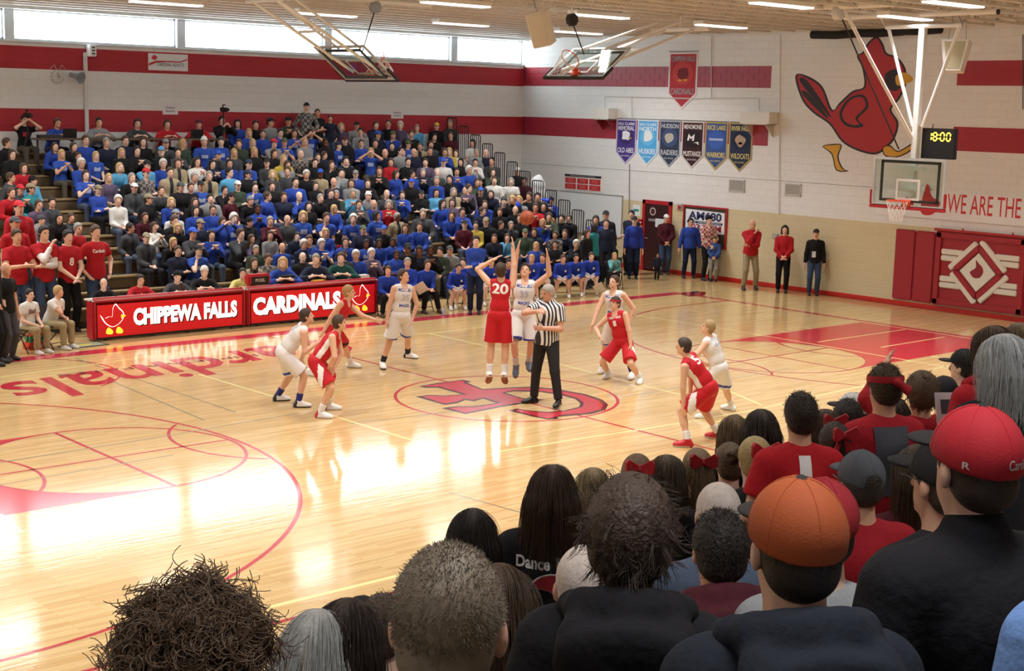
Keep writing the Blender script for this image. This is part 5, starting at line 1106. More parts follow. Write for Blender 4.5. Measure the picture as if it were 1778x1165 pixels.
# spectators of the far bleachers: head centre in photo pixels, top, hair
SPECT = """90 213 b s press|167 211 g k press|234 214 d s pressh|285 216 r s pressh|344 215 r Cm press|7 252 k s|19 273 k l|30 290 r sb|89 255 b l|117 255 k l|106 273 B L|147 246 b s|182 251 n g|135 279 k s|141 288 b w|165 277 B L
216 247 n s|248 250 k lb|285 247 d Cg|316 253 e L|354 248 B Nw|210 269 k L|237 265 k x|280 266 k Cc|309 269 d k|249 287 c Ck|283 289 b w|309 287 t l|341 284 w kb|368 290 n x|199 289 c Lb|375 268 d Cb|253 304 q Cr|219 306 k g|294 301 t s|328 306 w g|359 305 t g
413 219 b xb|440 215 k k|468 214 g Ck|501 213 e Ck|432 235 b L|456 237 b s|486 235 b k|511 236 B l|540 236 B l photo|384 249 B Nd|415 250 e s|438 253 k L|472 249 g Cr|494 251 B Ce|530 250 g L|406 270 d L|441 267 k L|471 267 k l|517 266 q z|425 282 B Cn|399 288 b x|464 287 d Ck|493 279 y L|495 288 g l|549 274 k s|547 287 k k
591 222 p Lb|619 222 g Ck|651 218 n s|675 218 k s|696 222 p w|725 226 c g|627 232 g k|656 238 n Cb|681 236 b Ce|714 236 k s|565 251 k kD|587 258 B Cn|599 246 k Cm|628 254 b s|651 249 k k|680 254 k x|708 255 B Ce|729 255 t s|645 268 B L photo|669 263 n z|695 264 g k|719 268 n z|562 276 n s|574 288 k l|601 281 k k|679 286 r l|709 285 k k|740 285 p s
758 224 k Cy|783 217 d g|753 241 k k|784 240 m s|750 253 d s|822 253 w x|843 264 n z|747 265 k s|773 268 b s|781 267 y L|793 271 w lb|857 279 d k|770 285 w Cb|801 286 k x|826 287 w k|891 297 k Cw stand|815 298 b w|794 303 b k|857 301 e lb|735 305 n g|760 301 d z|828 269 g g
148 308 B l clap|188 315 p L|170 336 b Ct|232 331 d Cw|271 330 d s|205 353 w w|254 349 k Ct|292 352 b Lb|244 380 m l|296 370 w Cg|397 301 c k|427 307 k Cn|473 307 d Lb|309 328 k Cd|348 327 B Ck|385 334 k k chin|413 327 e Cw|442 326 B k|472 327 k s|331 350 k sb|364 348 g k|398 346 m Ck|427 348 k Ng|461 344 b s|338 370 b kb|370 369 b s|405 379 B w|448 368 b kD|386 390 b l photo|432 390 k Nk|469 389 m g|347 395 n Ct
511 316 b k|531 307 k w|557 306 t CbD|593 305 d sb|618 307 b Cg|548 329 k l|580 320 n z|611 323 g lb|639 323 k l|492 345 n s|517 341 b z chin|551 343 k g|585 343 e g|614 340 c gb|640 339 g Nw|536 362 k kb|564 376 B s|580 369 b L|624 359 d s|650 359 b z|614 377 B w|652 377 B kb|526 377 B Lb
686 307 b l|716 309 b k|759 317 b g|782 314 k x|827 318 e l|715 322 k Cb|813 326 p s|809 335 k z|788 338 t gb|835 337 k Cb|733 344 k Ck|758 340 c x|671 340 d z|676 359 r gb|768 358 b x|786 357 p l|783 375 b l|803 372 b k|837 369 n s side
859 316 w s|888 319 w gb|912 319 m k|854 337 n sb|873 346 k Nd|891 345 k L|904 343 g Lb|921 343 k s|935 341 k k|931 362 r l|945 358 n x|958 357 b Nn|895 369 k z|869 373 k s|846 387 k Ct|827 397 y k|887 394 d g|908 395 B s|955 376 e s|977 383 k k|989 383 k s|943 393 b Lb|960 391 k Lb|913 409 e Ce|860 413 n l|929 407 n x|966 411 q s
224 401 d k|266 400 w l|301 398 k Lb|253 418 d Ct|291 420 k L|333 407 d Cb|367 412 b x|309 441 n s|340 434 B Ck|498 386 d z|431 421 p lb|469 415 g l|514 413 n k|537 419 B s|444 442 e g|489 436 b z|528 430 n w|432 452 t l lean|465 454 q s|525 451 k z|552 451 e Ct
689 381 t gD|566 410 b L|630 403 n Ce|668 405 k Cb|705 402 b l|730 398 b s|558 429 B w|600 424 b l|636 430 B kD|658 432 b kD|683 427 b kD|708 430 k CkD|727 433 n kD|617 446 b w|645 445 p w|598 447 d k|689 450 b kD|807 394 m Ck|882 418 c l|748 439 k kD|782 435 g Cd|766 437 e k|1003 426 k w|1062 425 k w|932 438 b L|965 442 k k
14 312 d s|54 321 c Nk|6 332 r s|34 334 d Cr|49 331 o Ct|89 357 d k|56 356 p s|93 380 k x|63 385 g Nd|123 395 r g|119 384 d s|700 269 k s|590 300 g k|660 300 k l|835 322 n k|735 372 d g|700 345 b s|842 354 b l|905 378 k s|870 396 k s|985 404 n s|1015 420 k g|410 402 d s|300 385 k s|575 340 k s|500 300 d s|330 330 k s"""
rs = random.Random(11)
PER_ROW = {}
def place_row(px, py):
    best = None
    for k in range(1, NR+1):
        y = row_y(k)+.12; p = on(px, py, 1, y); dz = p.z-(row_z(k)+.745)
        if best is None or abs(dz) < abs(best[1]): best = (k, dz, p, y)
    return best
GRP = 'spectators seated in the far bleachers'
def yaw_to(x, y, tx, ty): return math.atan2(-(tx-x), ty-y)
for ln in SPECT.replace('\n', '|').split('|'):
    f = ln.split(); px, py, top, hair = float(f[0]), float(f[1]), f[2], f[3]; opt = f[4] if len(f) > 4 else ''
    k, dz, p, y = place_row(px, py)
    sc = 1+max(-.09, min(.09, dz/1.2)); seat = row_z(k)
    if opt.startswith('press'): k = 13; y = row_y(13)+.1; p = on(px, py, 1, y); seat = row_z(13); sc = max(.92, min(1.1, 1+(p.z-seat-.745)/1.2))
    lift = p.z-(seat+.745*sc)            # what scaling leaves over
    if opt == 'stand':
        pose = 'down'; h = on(px, py, 1, y).z-(row_z(k-2)-.2+DZ)  ; sc = 1.0
    else:
        pose = {'clap': 'clap', 'photo': 'photo', 'chin': 'chin', 'side': 'side', 'lean': 'lean'}.get(opt) or rs.choice(['lap', 'lean', 'fold', 'lap', 'slim', 'side', 'wide', 'clap', 'chin', 'bench2'] if opt[:5] != 'press' else ['desk', 'lap'])
        if opt[:5] == 'press': pose = 'desk'
        if hair[0] in 'Llx' and pose == 'wide': pose = 'slim'
    th = yaw_to(p.x, y, rs.uniform(-2, 2), 0)+rs.uniform(-.12, .12)
    colw, kinds = TOPC[top][1], TOPC[top][2]
    if opt == 'stand':
        tz = row_z(k)-.43
        o = make_person(pose, (p.x, y-.18, p.z-1.66), th, 1.0, top, hair, 'spectator standing among the seated crowd in %s %s%s' % (colw, kinds[0], hat_words(hair)), GRP, rnd=rs); continue
    # pelvis of the sit pose is at z=.53 above its feet plane; seat surface = .53-.11
    base = seat-.43*sc
    lab = 'spectator in %s %s%s%s' % (colw, kinds[0], hat_words(hair), POSEW.get(pose, ''))
    lab += ', at the press table' if opt[:5] == 'press' else ', in the %s bleacher row' % ordw[k-1] if len(lab.split()) < 12 else ', in the %s row' % ordw[k-1]
    o = make_person(pose, (p.x, y+.03, base), th, sc, top, hair, lab, GRP, rnd=rs, headset=opt == 'pressh')
    PER_ROW.setdefault(k, []).append(p.x)
# ------------------------------------------------------------------ players and officials, posed one by one
CRh = np.array(Vector((CR.x, CR.y, 0)).normalized()); CFh = np.array(Vector((CF.x, CF.y, 0)).normalized()); UPV = V(0, 0, 1)
def img_dir(r, u, a): return CRh*r+UPV*u+CFh*a
def yawv(deg): return CFh*math.cos(rad(deg))+CRh*math.sin(rad(deg))
def skelw(B, s, P, S, yaw, head, hands, feet, toes, ep=None, kp=None, fz=(0, 0), bulk=1.0, hipyaw=None, air=False):
    """B: floor point; joints are (px, py, depth offset) on the upright plane through B that faces the camera; result is relative to B"""
    Bv = V(*B)
    def pt(q):
        d = ray(q[0], q[1]); t = ((Bv-V(*CAMP))@CFh+q[2])/(V(*d)@CFh); return V(*CAMP)+V(*d)*t-Bv
    J = {'s': s, 'bulk': bulk}; Pw, Sw = pt(P), pt(S); u = nrm(Sw-Pw); f0 = yawv(yaw); fw_ = nrm(f0-u*(f0@u)); rx = np.cross(fw_, u)
    Pw = Sw-u*.5*s
    J.update(P=Pw, u=u, rx=rx, fw=fw_, W=Pw+u*.2*s, Ch=Pw+u*.38*s, S=Sw, N=Pw+u*.535*s, SR=Sw+rx*.172*s-u*.015*s, SL=Sw-rx*.172*s-u*.015*s)
    hp = yawv(hipyaw if hipyaw is not None else yaw); J['hx'] = nrm(np.cross(hp, UPV))
    a = yawv(head[0]); pch = rad(head[1]); hf = nrm(a*math.cos(pch)+UPV*math.sin(pch)); hu = nrm(UPV-hf*hf[2]+u*.25-hf*(u@hf)*.25)
    J.update(hf=hf, hu=hu, H=J['N']+u*.06*s+hu*.115*s+hf*.025*s)
    ep = ep or ((.6, -.6, 0), (-.6, -.6, 0)); 
    for i, n in enumerate('RL'):
        J['E'+n], J['Wr'+n] = ik(J['S'+n], pt(hands[i]), .295*s, .262*s, img_dir(*ep[i]))
        sg = 1 if n == 'R' else -1; J['Hp'+n] = Pw+J['hx']*sg*.088*s-V(0, 0, .02*s)
        kk = img_dir(*kp[i]) if kp else hp+J['hx']*sg*.25
        ft = pt(feet[i])
        if not air: ft = ft-(ft[2]-.085*s)*(V(*ray(*feet[i][:2]))/ray(*feet[i][:2])[2])
        J['K'+n], J['A'+n] = ik(J['Hp'+n], ft, .44*s, .43*s, kk)
        tv = yawv(toes[i]); f_ = rad(fz[i]); J['T'+n] = tv*math.cos(f_)+UPV*math.sin(f_)
    return J
def tank_mesh(J, h, sleeves=0):
    S = Sdf(); s = J['s']; e = .016; u, rx, fw_ = J['u'], J['rx'], J['fw']; Rm = np.stack([rx, fw_, u], 1)
    S.ell(J['Ch']+fw_*.008*s, (.158*s+e, .108*s+e, .18*s), Rm, 0, .04).cone(J['W'], J['Ch'], .11*s+e, .112*s+e, 0, .04).ell(J['W']-u*.05*s, (.15*s+e, .112*s+e, .17*s), Rm, 0, .04)
    for q in (-1, 1): S.cone(J['S']+rx*q*.115*s, J['N']+rx*q*.055*s-u*.015*s, .052*s+e, .042*s+e, 0, .03)
    if sleeves: limb_prims(S, J, 'arm', .02, 0, .3, .03)
    S.sub(J['N']+fw_*.07*s+u*.005*s, (.055*s, .07*s, .075*s), Rm, .01)
    # side panels
    for q in (-1, 1): S.block(J['W']+rx*q*.18*s+u*.0*s, (.055*s, .042*s, .24*s), Rm, 1)
    S.block(J['W']-u*.19*s, (.3*s, .3*s, .022*s), Rm, 2)
    return S.mesh('jersey', h)
def shorts_mesh(J, h, ln=.86):
    S = Sdf(); s = J['s']; Rh = np.stack([J['hx'], nrm(np.cross(UPV, J['hx'])), UPV], 1)
    S.ell(J['P']+J['u']*.02*s, (.165*s+.02, .12*s+.02, .12*s+.012), Rh, 0, .03)
    for n in 'RL':
        a, m_ = J['Hp'+n], J['K'+n]; q = a+(m_-a)*ln; S.cone(a, q+(m_-a)*.05, .105*s, .125*s, 0, .02, [(q, nrm(m_-a))])
        sg = 1 if n == 'R' else -1; S.block((a+q)/2+J['hx']*sg*.13*s, (.075*s, .045*s, .3*s), Rh, 1)
        S.block(q, (.2*s, .2*s, .022*s), rotm(J['hx'], nrm(m_-a)), 2)
    return S.mesh('shorts', h)
def shoe_mesh(J, n, h=.009):
    S = Sdf(); foot_prims(S, J, n, .013, 0); s = J['s']; a, t = J['A'+n], J['T'+n]; dn = nrm(-UPV+t*t[2])
    S.cone(a+dn*.03*s, a-dn*.03*s, .048*s, .047*s, 0, .01, [(a-dn*.035*s, -dn)])
    S.paint(a+dn*.085*s+t*.06*s, (.1*s, .2*s, .028*s), rotm(t, -dn), 1); S.paint(a-t*.05*s, (.1*s, .035*s, .1*s), rotm(t, -dn), 2)
    return S.mesh('shoe', h)
def decal(name, txt, me, o, r, u, w_, h_, m, parent, bold=.03, lift=.004):
    """lettering wrapped on a curved surface"""
    bv = BVHTree.FromPolygons([v.co for v in me.vertices], [p.vertices for p in me.polygons]); r, u = Vector(nrm(r)), Vector(nrm(u)); nv = r.cross(u); o = Vector(o)
    vs, fs = fit_text(txt, w_, h_, bold) if isinstance(txt, str) else txt
    bm = bmesh.new(); bvts = [bm.verts.new((x, y, 0)) for x, y in vs]
    for f in fs:
        try: bm.faces.new([bvts[i] for i in f])
        except ValueError: pass
    for _ in range(2):
        lg = [e for e in bm.edges if e.calc_length() > .03]
        if lg: bmesh.ops.subdivide_edges(bm, edges=lg, cuts=1, use_grid_fill=False)
    bmesh.ops.triangulate(bm, faces=bm.faces[:]); bm.verts.index_update(); out = []
    last = None
    for v in bm.verts:
        src = o+r*v.co.x+u*v.co.y+nv*.35; hit = bv.ray_cast(src, -nv)
        if hit[0] is None: d = .0 if last is None else last; out.append(o+r*v.co.x+u*v.co.y+nv*d)
        else: out.append(hit[0]+nv*lift); last = (hit[0]-o).dot(nv)+lift
    mb = MB(); mb.add(out, [[v.index for v in f.verts] for f in bm.faces]); bm.free()
    return mb.build(name, m, parent)
HP = .0115
SKP = mat('e2b396', .5, spec=.35)
REDJ, WHJ, BLUJ = cloth('c41f2a', .6), cloth('e6e4e2', .6), mat('2742a8', .7)
def athlete(label, B, J, jersey, side, band, shorts, sside, sband, hair, shoes, sock, hands=None, texts=(), hairkind='short', extra=None):
    me = body_mesh('person', J, HP, True, hands, shoes=True)
    o = bpy.data.objects.new('person', me); C.objects.link(o); o.location = B; tag(o, label, 'person')
    for m_ in (SKP, EYE, LIP, sock): me.materials.append(m_)
    # socks
    Sk = Sdf()
    for n in 'RL':
        a, k = J['A'+n], J['K'+n]; q = a+(k-a)*.34; S1_ = Sdf().cone(a, q, .047*J['s'], .053*J['s'], 0, .01, [(q, nrm(k-a))]); ms = S1_.mesh('sock', .01); ms.materials.append(sock); so = bpy.data.objects.new('sock', ms); C.objects.link(so); so.parent = o
        sm = shoe_mesh(J, n); [sm.materials.append(x) for x in shoes]; so = bpy.data.objects.new('shoe', sm); C.objects.link(so); so.parent = o
    jm = tank_mesh(J, HP); [jm.materials.append(x) for x in (jersey, side, band)]; jo = bpy.data.objects.new('jersey', jm); C.objects.link(jo); jo.parent = o
    sm = shorts_mesh(J, HP); [sm.materials.append(x) for x in (shorts, sside, sband)]; so = bpy.data.objects.new('shorts', sm); C.objects.link(so); so.parent = o
    hm = hair_sdf(hairkind, J['s']).mesh('hair', .009); add_slots(hm, 2); hm.materials[0] = hm.materials[1] = mat(hair, .6, bump=.5, bscale=80, vary=.3, vscale=40); ho = bpy.data.objects.new('hair', hm); C.objects.link(ho); ho.parent = o; ho.matrix_local = headmat(J)
    for (txt, where, dz, w_, h_, m_) in texts:
        s = J['s']
        if where == 'back': decal('number', txt, jm, J['Ch']+J['u']*dz*s-J['fw']*.12*s, J['rx'], J['u'], w_, h_, m_, jo)
        else: decal('lettering', txt, jm, J['Ch']+J['u']*dz*s+J['fw']*.12*s, -J['rx'], J['u'], w_, h_, m_, jo)
    if extra: extra(o, J)
    return o
LW, LB_, LG = mat('f2f0ee', .6), mat('2a3f9a', .6), mat('b9bcc8', .6)
WT, BT, RT = mat('e9e8e6', .4), mat('1f1d20', .4), mat('c02028', .4)
WSH = (mat('ececea', .4), mat('d0cfca', .5), mat('ececea', .4)); RSH = (mat('c0202a', .4), mat('d8d4d0', .5), mat('c0202a', .4)); WBK = (mat('ececea', .4), mat('26252a', .5), mat('26252a', .4)); KSH = (mat('232226', .4), mat('d9d9d9', .5), mat('232226', .4)); GUM = (mat('e9e6e2', .4), mat('9a6a44', .5), mat('e9e6e2', .4)); WRD = (mat('ececea', .4), mat('d9d4d0', .5), mat('c02028', .4)); WBL = (mat('ececea', .4), mat('d9d9dd', .5), mat('2a48c0', .4))
SW, SN, SKs = mat('eceaea', .8), mat('262c78', .8), mat('1e1d22', .8)
redkit = (REDJ, LW, REDJ, REDJ, LW, REDJ); whkit = (WHJ, WHJ, BLUJ, WHJ, WHJ, BLUJ); REDD = mat('b01c26', .7)
op = dict(curl=.12, spread=.2)
MCD = [('MCDONELL', 'front', .1, .26, .055, LB_), ('35', 'front', -.03, .15, .12, LG), ('MACKS', 'front', -.17, .2, .055, LB_)]
B = fl(861, 698); J = skelw(B, 1.09, (867, 550, 0), (870, 492, 0), 5, (15, 28), ((891, 417, .12), (855, 452, .1)), ((876, 653, 0), (849, 653, 0)), (10, -10), ((1, -.2, .1), (-1, -.3, .2)), fz=(-38, -38), air=True)
athlete('leaping player in a red number 20 jersey seen from behind', B, J, *redkit, '3c2a1e', GUM, SW, {'R': op, 'L': op}, [('20', 'back', .05, .27, .17, LW)])
B = fl(908, 680); J = skelw(B, 1.08, (908, 553, 0), (911, 493, 0), 180, (190, 22), ((900, 425, -.1), (951, 449, -.15)), ((896, 634, 0), (918, 628, .25)), (185, 170), ((-1, 0, 0), (1, -.3, 0)), fz=(-50, -20), air=True)
athlete('leaping player in a white jersey facing the leaping red player', B, J, *whkit, '241b18', (mat('5d6470', .5),)*3, mat('d5d5d8', .8), {'R': op, 'L': op}, MCD)
B = fl(500, 705); J = skelw(B, 1.04, (493, 612, 0), (526, 570, 0), 75, (80, 12), ((553, 594, -.1), (524, 622, .15)), ((518, 698, -.1), (482, 687, .15)), (80, 70), ((.3, -1, 0), (.2, -1, 0)))
athlete('crouching player in white with purple socks guarding a red player', B, J, *whkit, '3a2a20', WBK, SN, None, [('3', 'back', .06, .12, .13, LG)])
B = fl(562, 722); J = skelw(B, 1.03, (549, 628, 0), (582, 582, 0), 95, (80, 6), ((571, 640, -.12), (580, 640, .1)), ((556, 716, -.12), (571, 702, .16)), (100, 90), ((.2, -1, -.3), (.4, -1, .2)))
athlete('crouching player in red with hands on his knees beside the white player in purple socks', B, J, *redkit, '46321f', WRD, SW)
B = fl(576, 648); J = skelw(B, 1.05, (576, 572, 0), (600, 527, 0), 110, (90, 5), ((562, 576, -.2), (650, 555, -.05)), ((538, 644, .1), (609, 630, -.1)), (110, 100), ((-.6, -.5, 0), (.2, -.6, 0)))
athlete('player in red stretching one arm out in front of the lit table', B, J, REDJ, LW, REDJ, REDJ, REDJ, mat('1d1a1d', .7), 'b08a58', WSH, SW, {'L': dict(curl=.15, spread=.15)})
B = fl(688, 641); J = skelw(B, 1.06, (695, 553, 0), (700, 500, 0), 150, (120, 14), ((672, 556, -.1), (716, 553, .1)), ((664, 631, -.1), (709, 623, .1)), (165, 110), ((-.5, -.4, .3), (.6, -.4, .3)))
athlete('player in white with black socks standing with arms hanging by the lit table', B, J, *whkit, '46331f', WBK, SKs, None, MCD)
B = fl(1084, 662); J = skelw(B, 1.02, (1081, 592, 0), (1070, 547, 0), -150, (-135, 12), ((1042, 586, -.15), (1096, 604, -.25)), ((1056, 648, -.05), (1112, 657, .05)), (-150, -165), ((-.5, -.5, 0), (.8, 0, 0)))
def headband(col):
    def f(o, J):
        s = J['s']; mb = MB(); n = 28; vs = []; fs = []
        for i in range(n):
            a = 2*PI*i/n; x, y = .0915*s*math.cos(a), -.01*s+.113*s*math.sin(a); z = .048*s-.12*y
            vs += [(x, y, z-.018*s), (x*1.03, y*1.03, z), (x, y, z+.018*s)]
        for i in range(n):
            j = (i+1) % n
            for k in (0, 1): fs.append((3*i+k, 3*j+k, 3*j+k+1, 3*i+k+1))
        mb.add(vs, fs); q = mb.build('headband', mat(col, .8), o, True); q.matrix_local = headmat(J)
    return f
athlete('crouching player in red wearing a red headband', B, J, *redkit, '3a261c', WSH, SW, None, [('1', 'front', 0, .06, .1, LW), ('CARDINALS', 'front', .1, .24, .04, LW)], extra=headband('a82430'))
B = fl(1070, 653); J = skelw(B, 1.06, (1069, 562, 0), (1066, 511, 0), -155, (-140, 14), ((1028, 566, -.15), (1092, 560, -.1)), ((1046, 639, -.05), (1098, 649, .05)), (-160, -165), ((-.6, -.3, .2), (.8, -.3, .2)))
athlete('player in white standing behind the red headband player', B, J, *whkit, '3e2a20', WBL, SN, None, MCD)
B = fl(1222, 772); J = skelw(B, 1.06, (1230, 674, 0), (1196, 625, 0), -60, (-70, 0), ((1196, 706, .3), (1187, 711, -.15)), ((1247, 752, .15), (1194, 766, -.1)), (-60, -85), ((-.4, -1, .3), (-.4, -.8, -.2)), bulk=1.02)
athlete('player in red number 5 bending with hands on his knees', B, J, *redkit, '3a2a22', RSH, SW, None, [('5', 'back', .08, .11, .16, LW)])
B = fl(1245, 724); J = skelw(B, 1.0, (1249, 640, 0), (1232, 590, 0), -55, (-75, 14), ((1235, 628, .3), (1222, 632, -.1)), ((1270, 704, .1), (1228, 718, -.1)), (-50, -85), ((-.3, -1, .3), (-.4, -1, -.2)))
athlete('player in white crouching behind the red number 5 player', B, J, *whkit, 'a5895e', WSH, SW, None, [('23', 'back', .08, .16, .13, LG)])
# referee
def stripes():
    m = bpy.data.materials.new('referee_stripes'); m.use_nodes = True; nt = m.node_tree; b = nt.nodes['Principled BSDF']; b.inputs['Roughness'].default_value = .7
    tc = nt.nodes.new('ShaderNodeTexCoord'); mp = nt.nodes.new('ShaderNodeMapping'); mp.inputs['Rotation'].default_value = (0, 0, rad(4)); wv = nt.nodes.new('ShaderNodeTexWave'); wv.inputs['Scale'].default_value = 7.0
    rp = nt.nodes.new('ShaderNodeValToRGB'); rp.color_ramp.interpolation = 'CONSTANT'; rp.color_ramp.elements[0].color = (.02, .02, .03, 1); rp.color_ramp.elements[1].color = (.78, .78, .78, 1); rp.color_ramp.elements[1].position = .5
    nt.links.new(tc.outputs['Object'], mp.inputs[0]); nt.links.new(mp.outputs[0], wv.inputs[0]); nt.links.new(wv.outputs[0], rp.inputs[0]); nt.links.new(rp.outputs[0], b.inputs['Base Color']); return m
B = fl(946, 702); J = skelw(B, 1.13, (949, 592, 0), (955, 531, 0), -150, (-120, -14), ((932, 541, -.3), (944, 570, -.25)), ((927, 690, .02), (970, 698, -.1)), (-110, -160), ((-.8, -.3, 0), (1, -.5, .2)), bulk=1.12)
def dress(label, B, J, h, topm, legm, shoem, skinm, hairk, haircol, sleeve, hands=None, fine=True, face=True, hood=False, e=.018, collar=.02, prints=None, ears=True, cat='person', hairh=.01, topname='shirt', lb=1, group=None, legs=True):
    me = body_mesh('person', J, h, fine, hands, face=face, ears=ears); o = bpy.data.objects.new('person', me); C.objects.link(o); o.location = B; tag(o, label, cat, group)
    for m_ in (skinm, EYE, LIP, shoem): me.materials.append(m_)
    tm = top_mesh(topname, J, h, sleeve, e, hood=hood, collar=collar, prints=prints); tm.materials.append(topm if not isinstance(topm, tuple) else topm[0]); tm.materials.append(topm[1] if isinstance(topm, tuple) else topm)
    q = bpy.data.objects.new(topname, tm); C.objects.link(q); q.parent = o; o_top = q
    if legs: lm = trouser_mesh('trousers', J, h); lm.materials.append(legm); q = bpy.data.objects.new('trousers', lm); C.objects.link(q); q.parent = o
    if hairk: 
        hm = hair_sdf(hairk, J['s']).mesh(hairk, hairh); add_slots(hm, 2); hm.materials[0] = hm.materials[1] = haircol; q = bpy.data.objects.new('cap' if hairk == 'cap' else 'hair', hm); C.objects.link(q); q.parent = o; q.matrix_local = headmat(J)
    return o, o_top, tm
o, _, _ = dress('referee in a black and white striped shirt with black trousers', B, J, HP, stripes(), mat('18171a', .8), mat('141316', .3), mat('d3a088', .5), None, None, .32, {'R': dict(curl=.7), 'L': dict(curl=.6)}, e=.02)
q = bpy.data.objects.new('belt', Sdf().ell(J['P']+J['u']*.1, (.175, .135, .022), np.stack([J['hx'], np.cross(UPV, J['hx']), UPV], 1)).mesh('belt', .01)); C.objects.link(q); q.parent = o; q.data.materials.append(mat('151416', .4))
hm = hair_sdf('under', J['s']).mesh('hair', .009); add_slots(hm, 2); hm.materials[0] = hm.materials[1] = mat('a39a90', .7); q = bpy.data.objects.new('hair', hm); C.objects.link(q); q.parent = o; q.matrix_local = headmat(J)
# ------------------------------------------------------------------ people along the sidelines and walls
r2 = random.Random(5)
def th_img(yaw): v = yawv(yaw); return math.atan2(-v[0], v[1])
def stander(px, py, pose, yaw, top, hair, label, hpx=None, leg=None, sc=None, z=0, topmat=None, topkind=None, prt=None, shoe=None, headset=False, hairmat=None, y=None, skin=None):
    p = fl(px, py, z) if y is None else on(px, py, 1, y)
    if p.x > XW-.34:
        f_ = (XW-.34-CAMP[0])/(p.x-CAMP[0]); p = Vector((XW-.34, CAMP[1]+(p.y-CAMP[1])*f_, 0))
    if hpx: top_z = None; d = ((p-Vector(CAMP)).dot(CF)); sc = abs(py-hpx)*d/FPX/1.78
    return make_person(pose, (p.x, p.y, p.z), th_img(yaw), sc or 1, top, hair, label, None, rnd=r2, leg=leg, topmat=topmat, topkind=topkind, prt=prt, shoe=shoe, headset=headset, hairmat=hairmat, skin=skin)
JEAN, KHAKI, BLKP, NAVP, GRYP = (mat(c, .85, bump=.2, bscale=40, spec=.2) for c in ('3c4d6b', '9c8f72', '1b1a1d', '1e2540', '4a4b50'))
stander(824, 545, 'cross', 178, 'b', 'k', 'standing coach in a blue zip pullover with folded arms before the bench', 409, NAVP, topkind='long')
# by the door and along the right wall
stander(1093, 477, 'cross', -160, 'n', 'ks', 'person in a navy sweatshirt with folded arms standing at the end of the white board', 365, BLKP)
stander(1098, 484, 'down', 178, 'b', 'Ck', 'person in a blue hooded sweatshirt and black cap standing next to the notice', 376, NAVP, topkind='hood', topmat=cloth('2a3c96'))
stander(1153, 474, 'clasp', 175, 'm', 'Cw', 'person in a maroon jacket and white cap standing by the red door', 370, JEAN, topkind='coat')
stander(1140, 486, 'down', 170, 'n', 's', 'very small person in a navy top standing before the red door', 440, BLKP)
stander(1195, 480, 'bigdown', 175, 'b', 'k', 'person in a blue pullover and navy trousers standing beside the radio poster', 376, NAVP, topkind='long')
stander(1226, 486, 'clasp', 160, 'r', 'Nk', 'person in a red checked shirt and black knit hat beside the radio poster', 374, BLKP, topmat=plaid('a8424a', 'd9c5bd', 16))
stander(1238, 488, 'clasp', -170, 'b', 'Ne', 'short person in a blue coat and green knit hat', 410, mat('8d8a86', .8), topkind='coat', topmat=cloth('3a558f'))
stander(1300, 503, 'chinstand', 175, 'r', 'z', 'person in a red zip jacket and khaki trousers, hand at chin', 381, KHAKI, topkind='coat')
stander(1357, 508, 'clasp', -170, 'r', 'kb', 'person in a red pullover and black trousers by the tan wall', 391, BLKP, topkind='long')
o = stander(1411, 511, 'down', -172, 'k', 'Ck', 'person in a black top, black cap and jeans wearing a badge', 396, JEAN, topkind='long')
q = MB().bbox(-.05, .05, -.004, .004, -.08, .08, .002).build('badge', mat('dfe6ee', .5), o); q.location = (.04, .17, 1.12)
# standing near the end of the bleachers
for px, py, pose, yaw, top, hair, lab, hp in ((1049, 492, 'down', -175, 'n', 's', 'person in a navy jacket standing at the end of the bleachers', 380), (1028, 498, 'clasp', -60, 'o', 'kb', 'person in a teal jacket holding papers, turned towards the bleachers', 388), (1016, 500, 'down', 130, 'k', 'l', 'person in black standing beside the teal jacket', 398), (1031, 488, 'down', 180, 'b', 'xl', 'person in a blue top standing behind the end rails', 374), (1048, 486, 'down', 178, 'n', 'Ck', 'person in a black cap and navy jacket by the end rails', 366)):
    stander(px, py, pose, yaw, top, hair, lab, hp)
# players' bench
def sitter(px, py, yaw, pose, top, hair, label, cy, **kw):
    """head centre pixel; feet plane on the floor; cy is the y of the seat"""
    p = on(px, py, 1, cy); sc = max(.9, min(1.12, p.z/(1.12 if pose == 'desk' else 1.175)))
    o = make_person(pose, (p.x, cy, 0), th_img(yaw), sc, top, hair, label, None, rnd=r2, **kw)
    return o, p, sc
BEN = [(671, 469, 'bench2', 's', 'person in a blue quarter zip bent over at the table end of the bench', BLKP, 165), (707, 458, 'lap', 'g', 'coach in a blue pullover and grey trousers sitting on the bench', GRYP, 170), (735, 457, 'bench2', 's', 'coach in a blue pullover and black trousers bent forward on the bench', BLKP, 150),
       (793, 464, 'bench', 'k', 'substitute in a blue warm up leaning on his knees beside the standing coach', None, 170), (803, 453, 'bench2', 'k', 'substitute in a blue warm up half hidden by the leaning substitute', None, 175), (853, 459, 'bench2', 's', 'substitute in a blue warm up behind the leaping red player', None, 178), (882, 457, 'bench', 'k', 'substitute in a blue warm up seen between the leaping players', None, 178),
       (924, 452, 'bench2', 'L', 'substitute in a blue warm up just past the leaping white player', None, 185), (943, 447, 'bench2', 's', 'substitute in a blue warm up bent forward, second past the leaping white player', None, 185), (977, 448, 'bench', 's', 'substitute in a blue warm up, third from the far end of the bench', None, 180), (1000, 447, 'bench', 'k', 'substitute in a blue warm up, next to last at the far end', None, 182), (1026, 454, 'bench', 's', 'last substitute in a blue warm up at the far end of the bench', None, 182)]
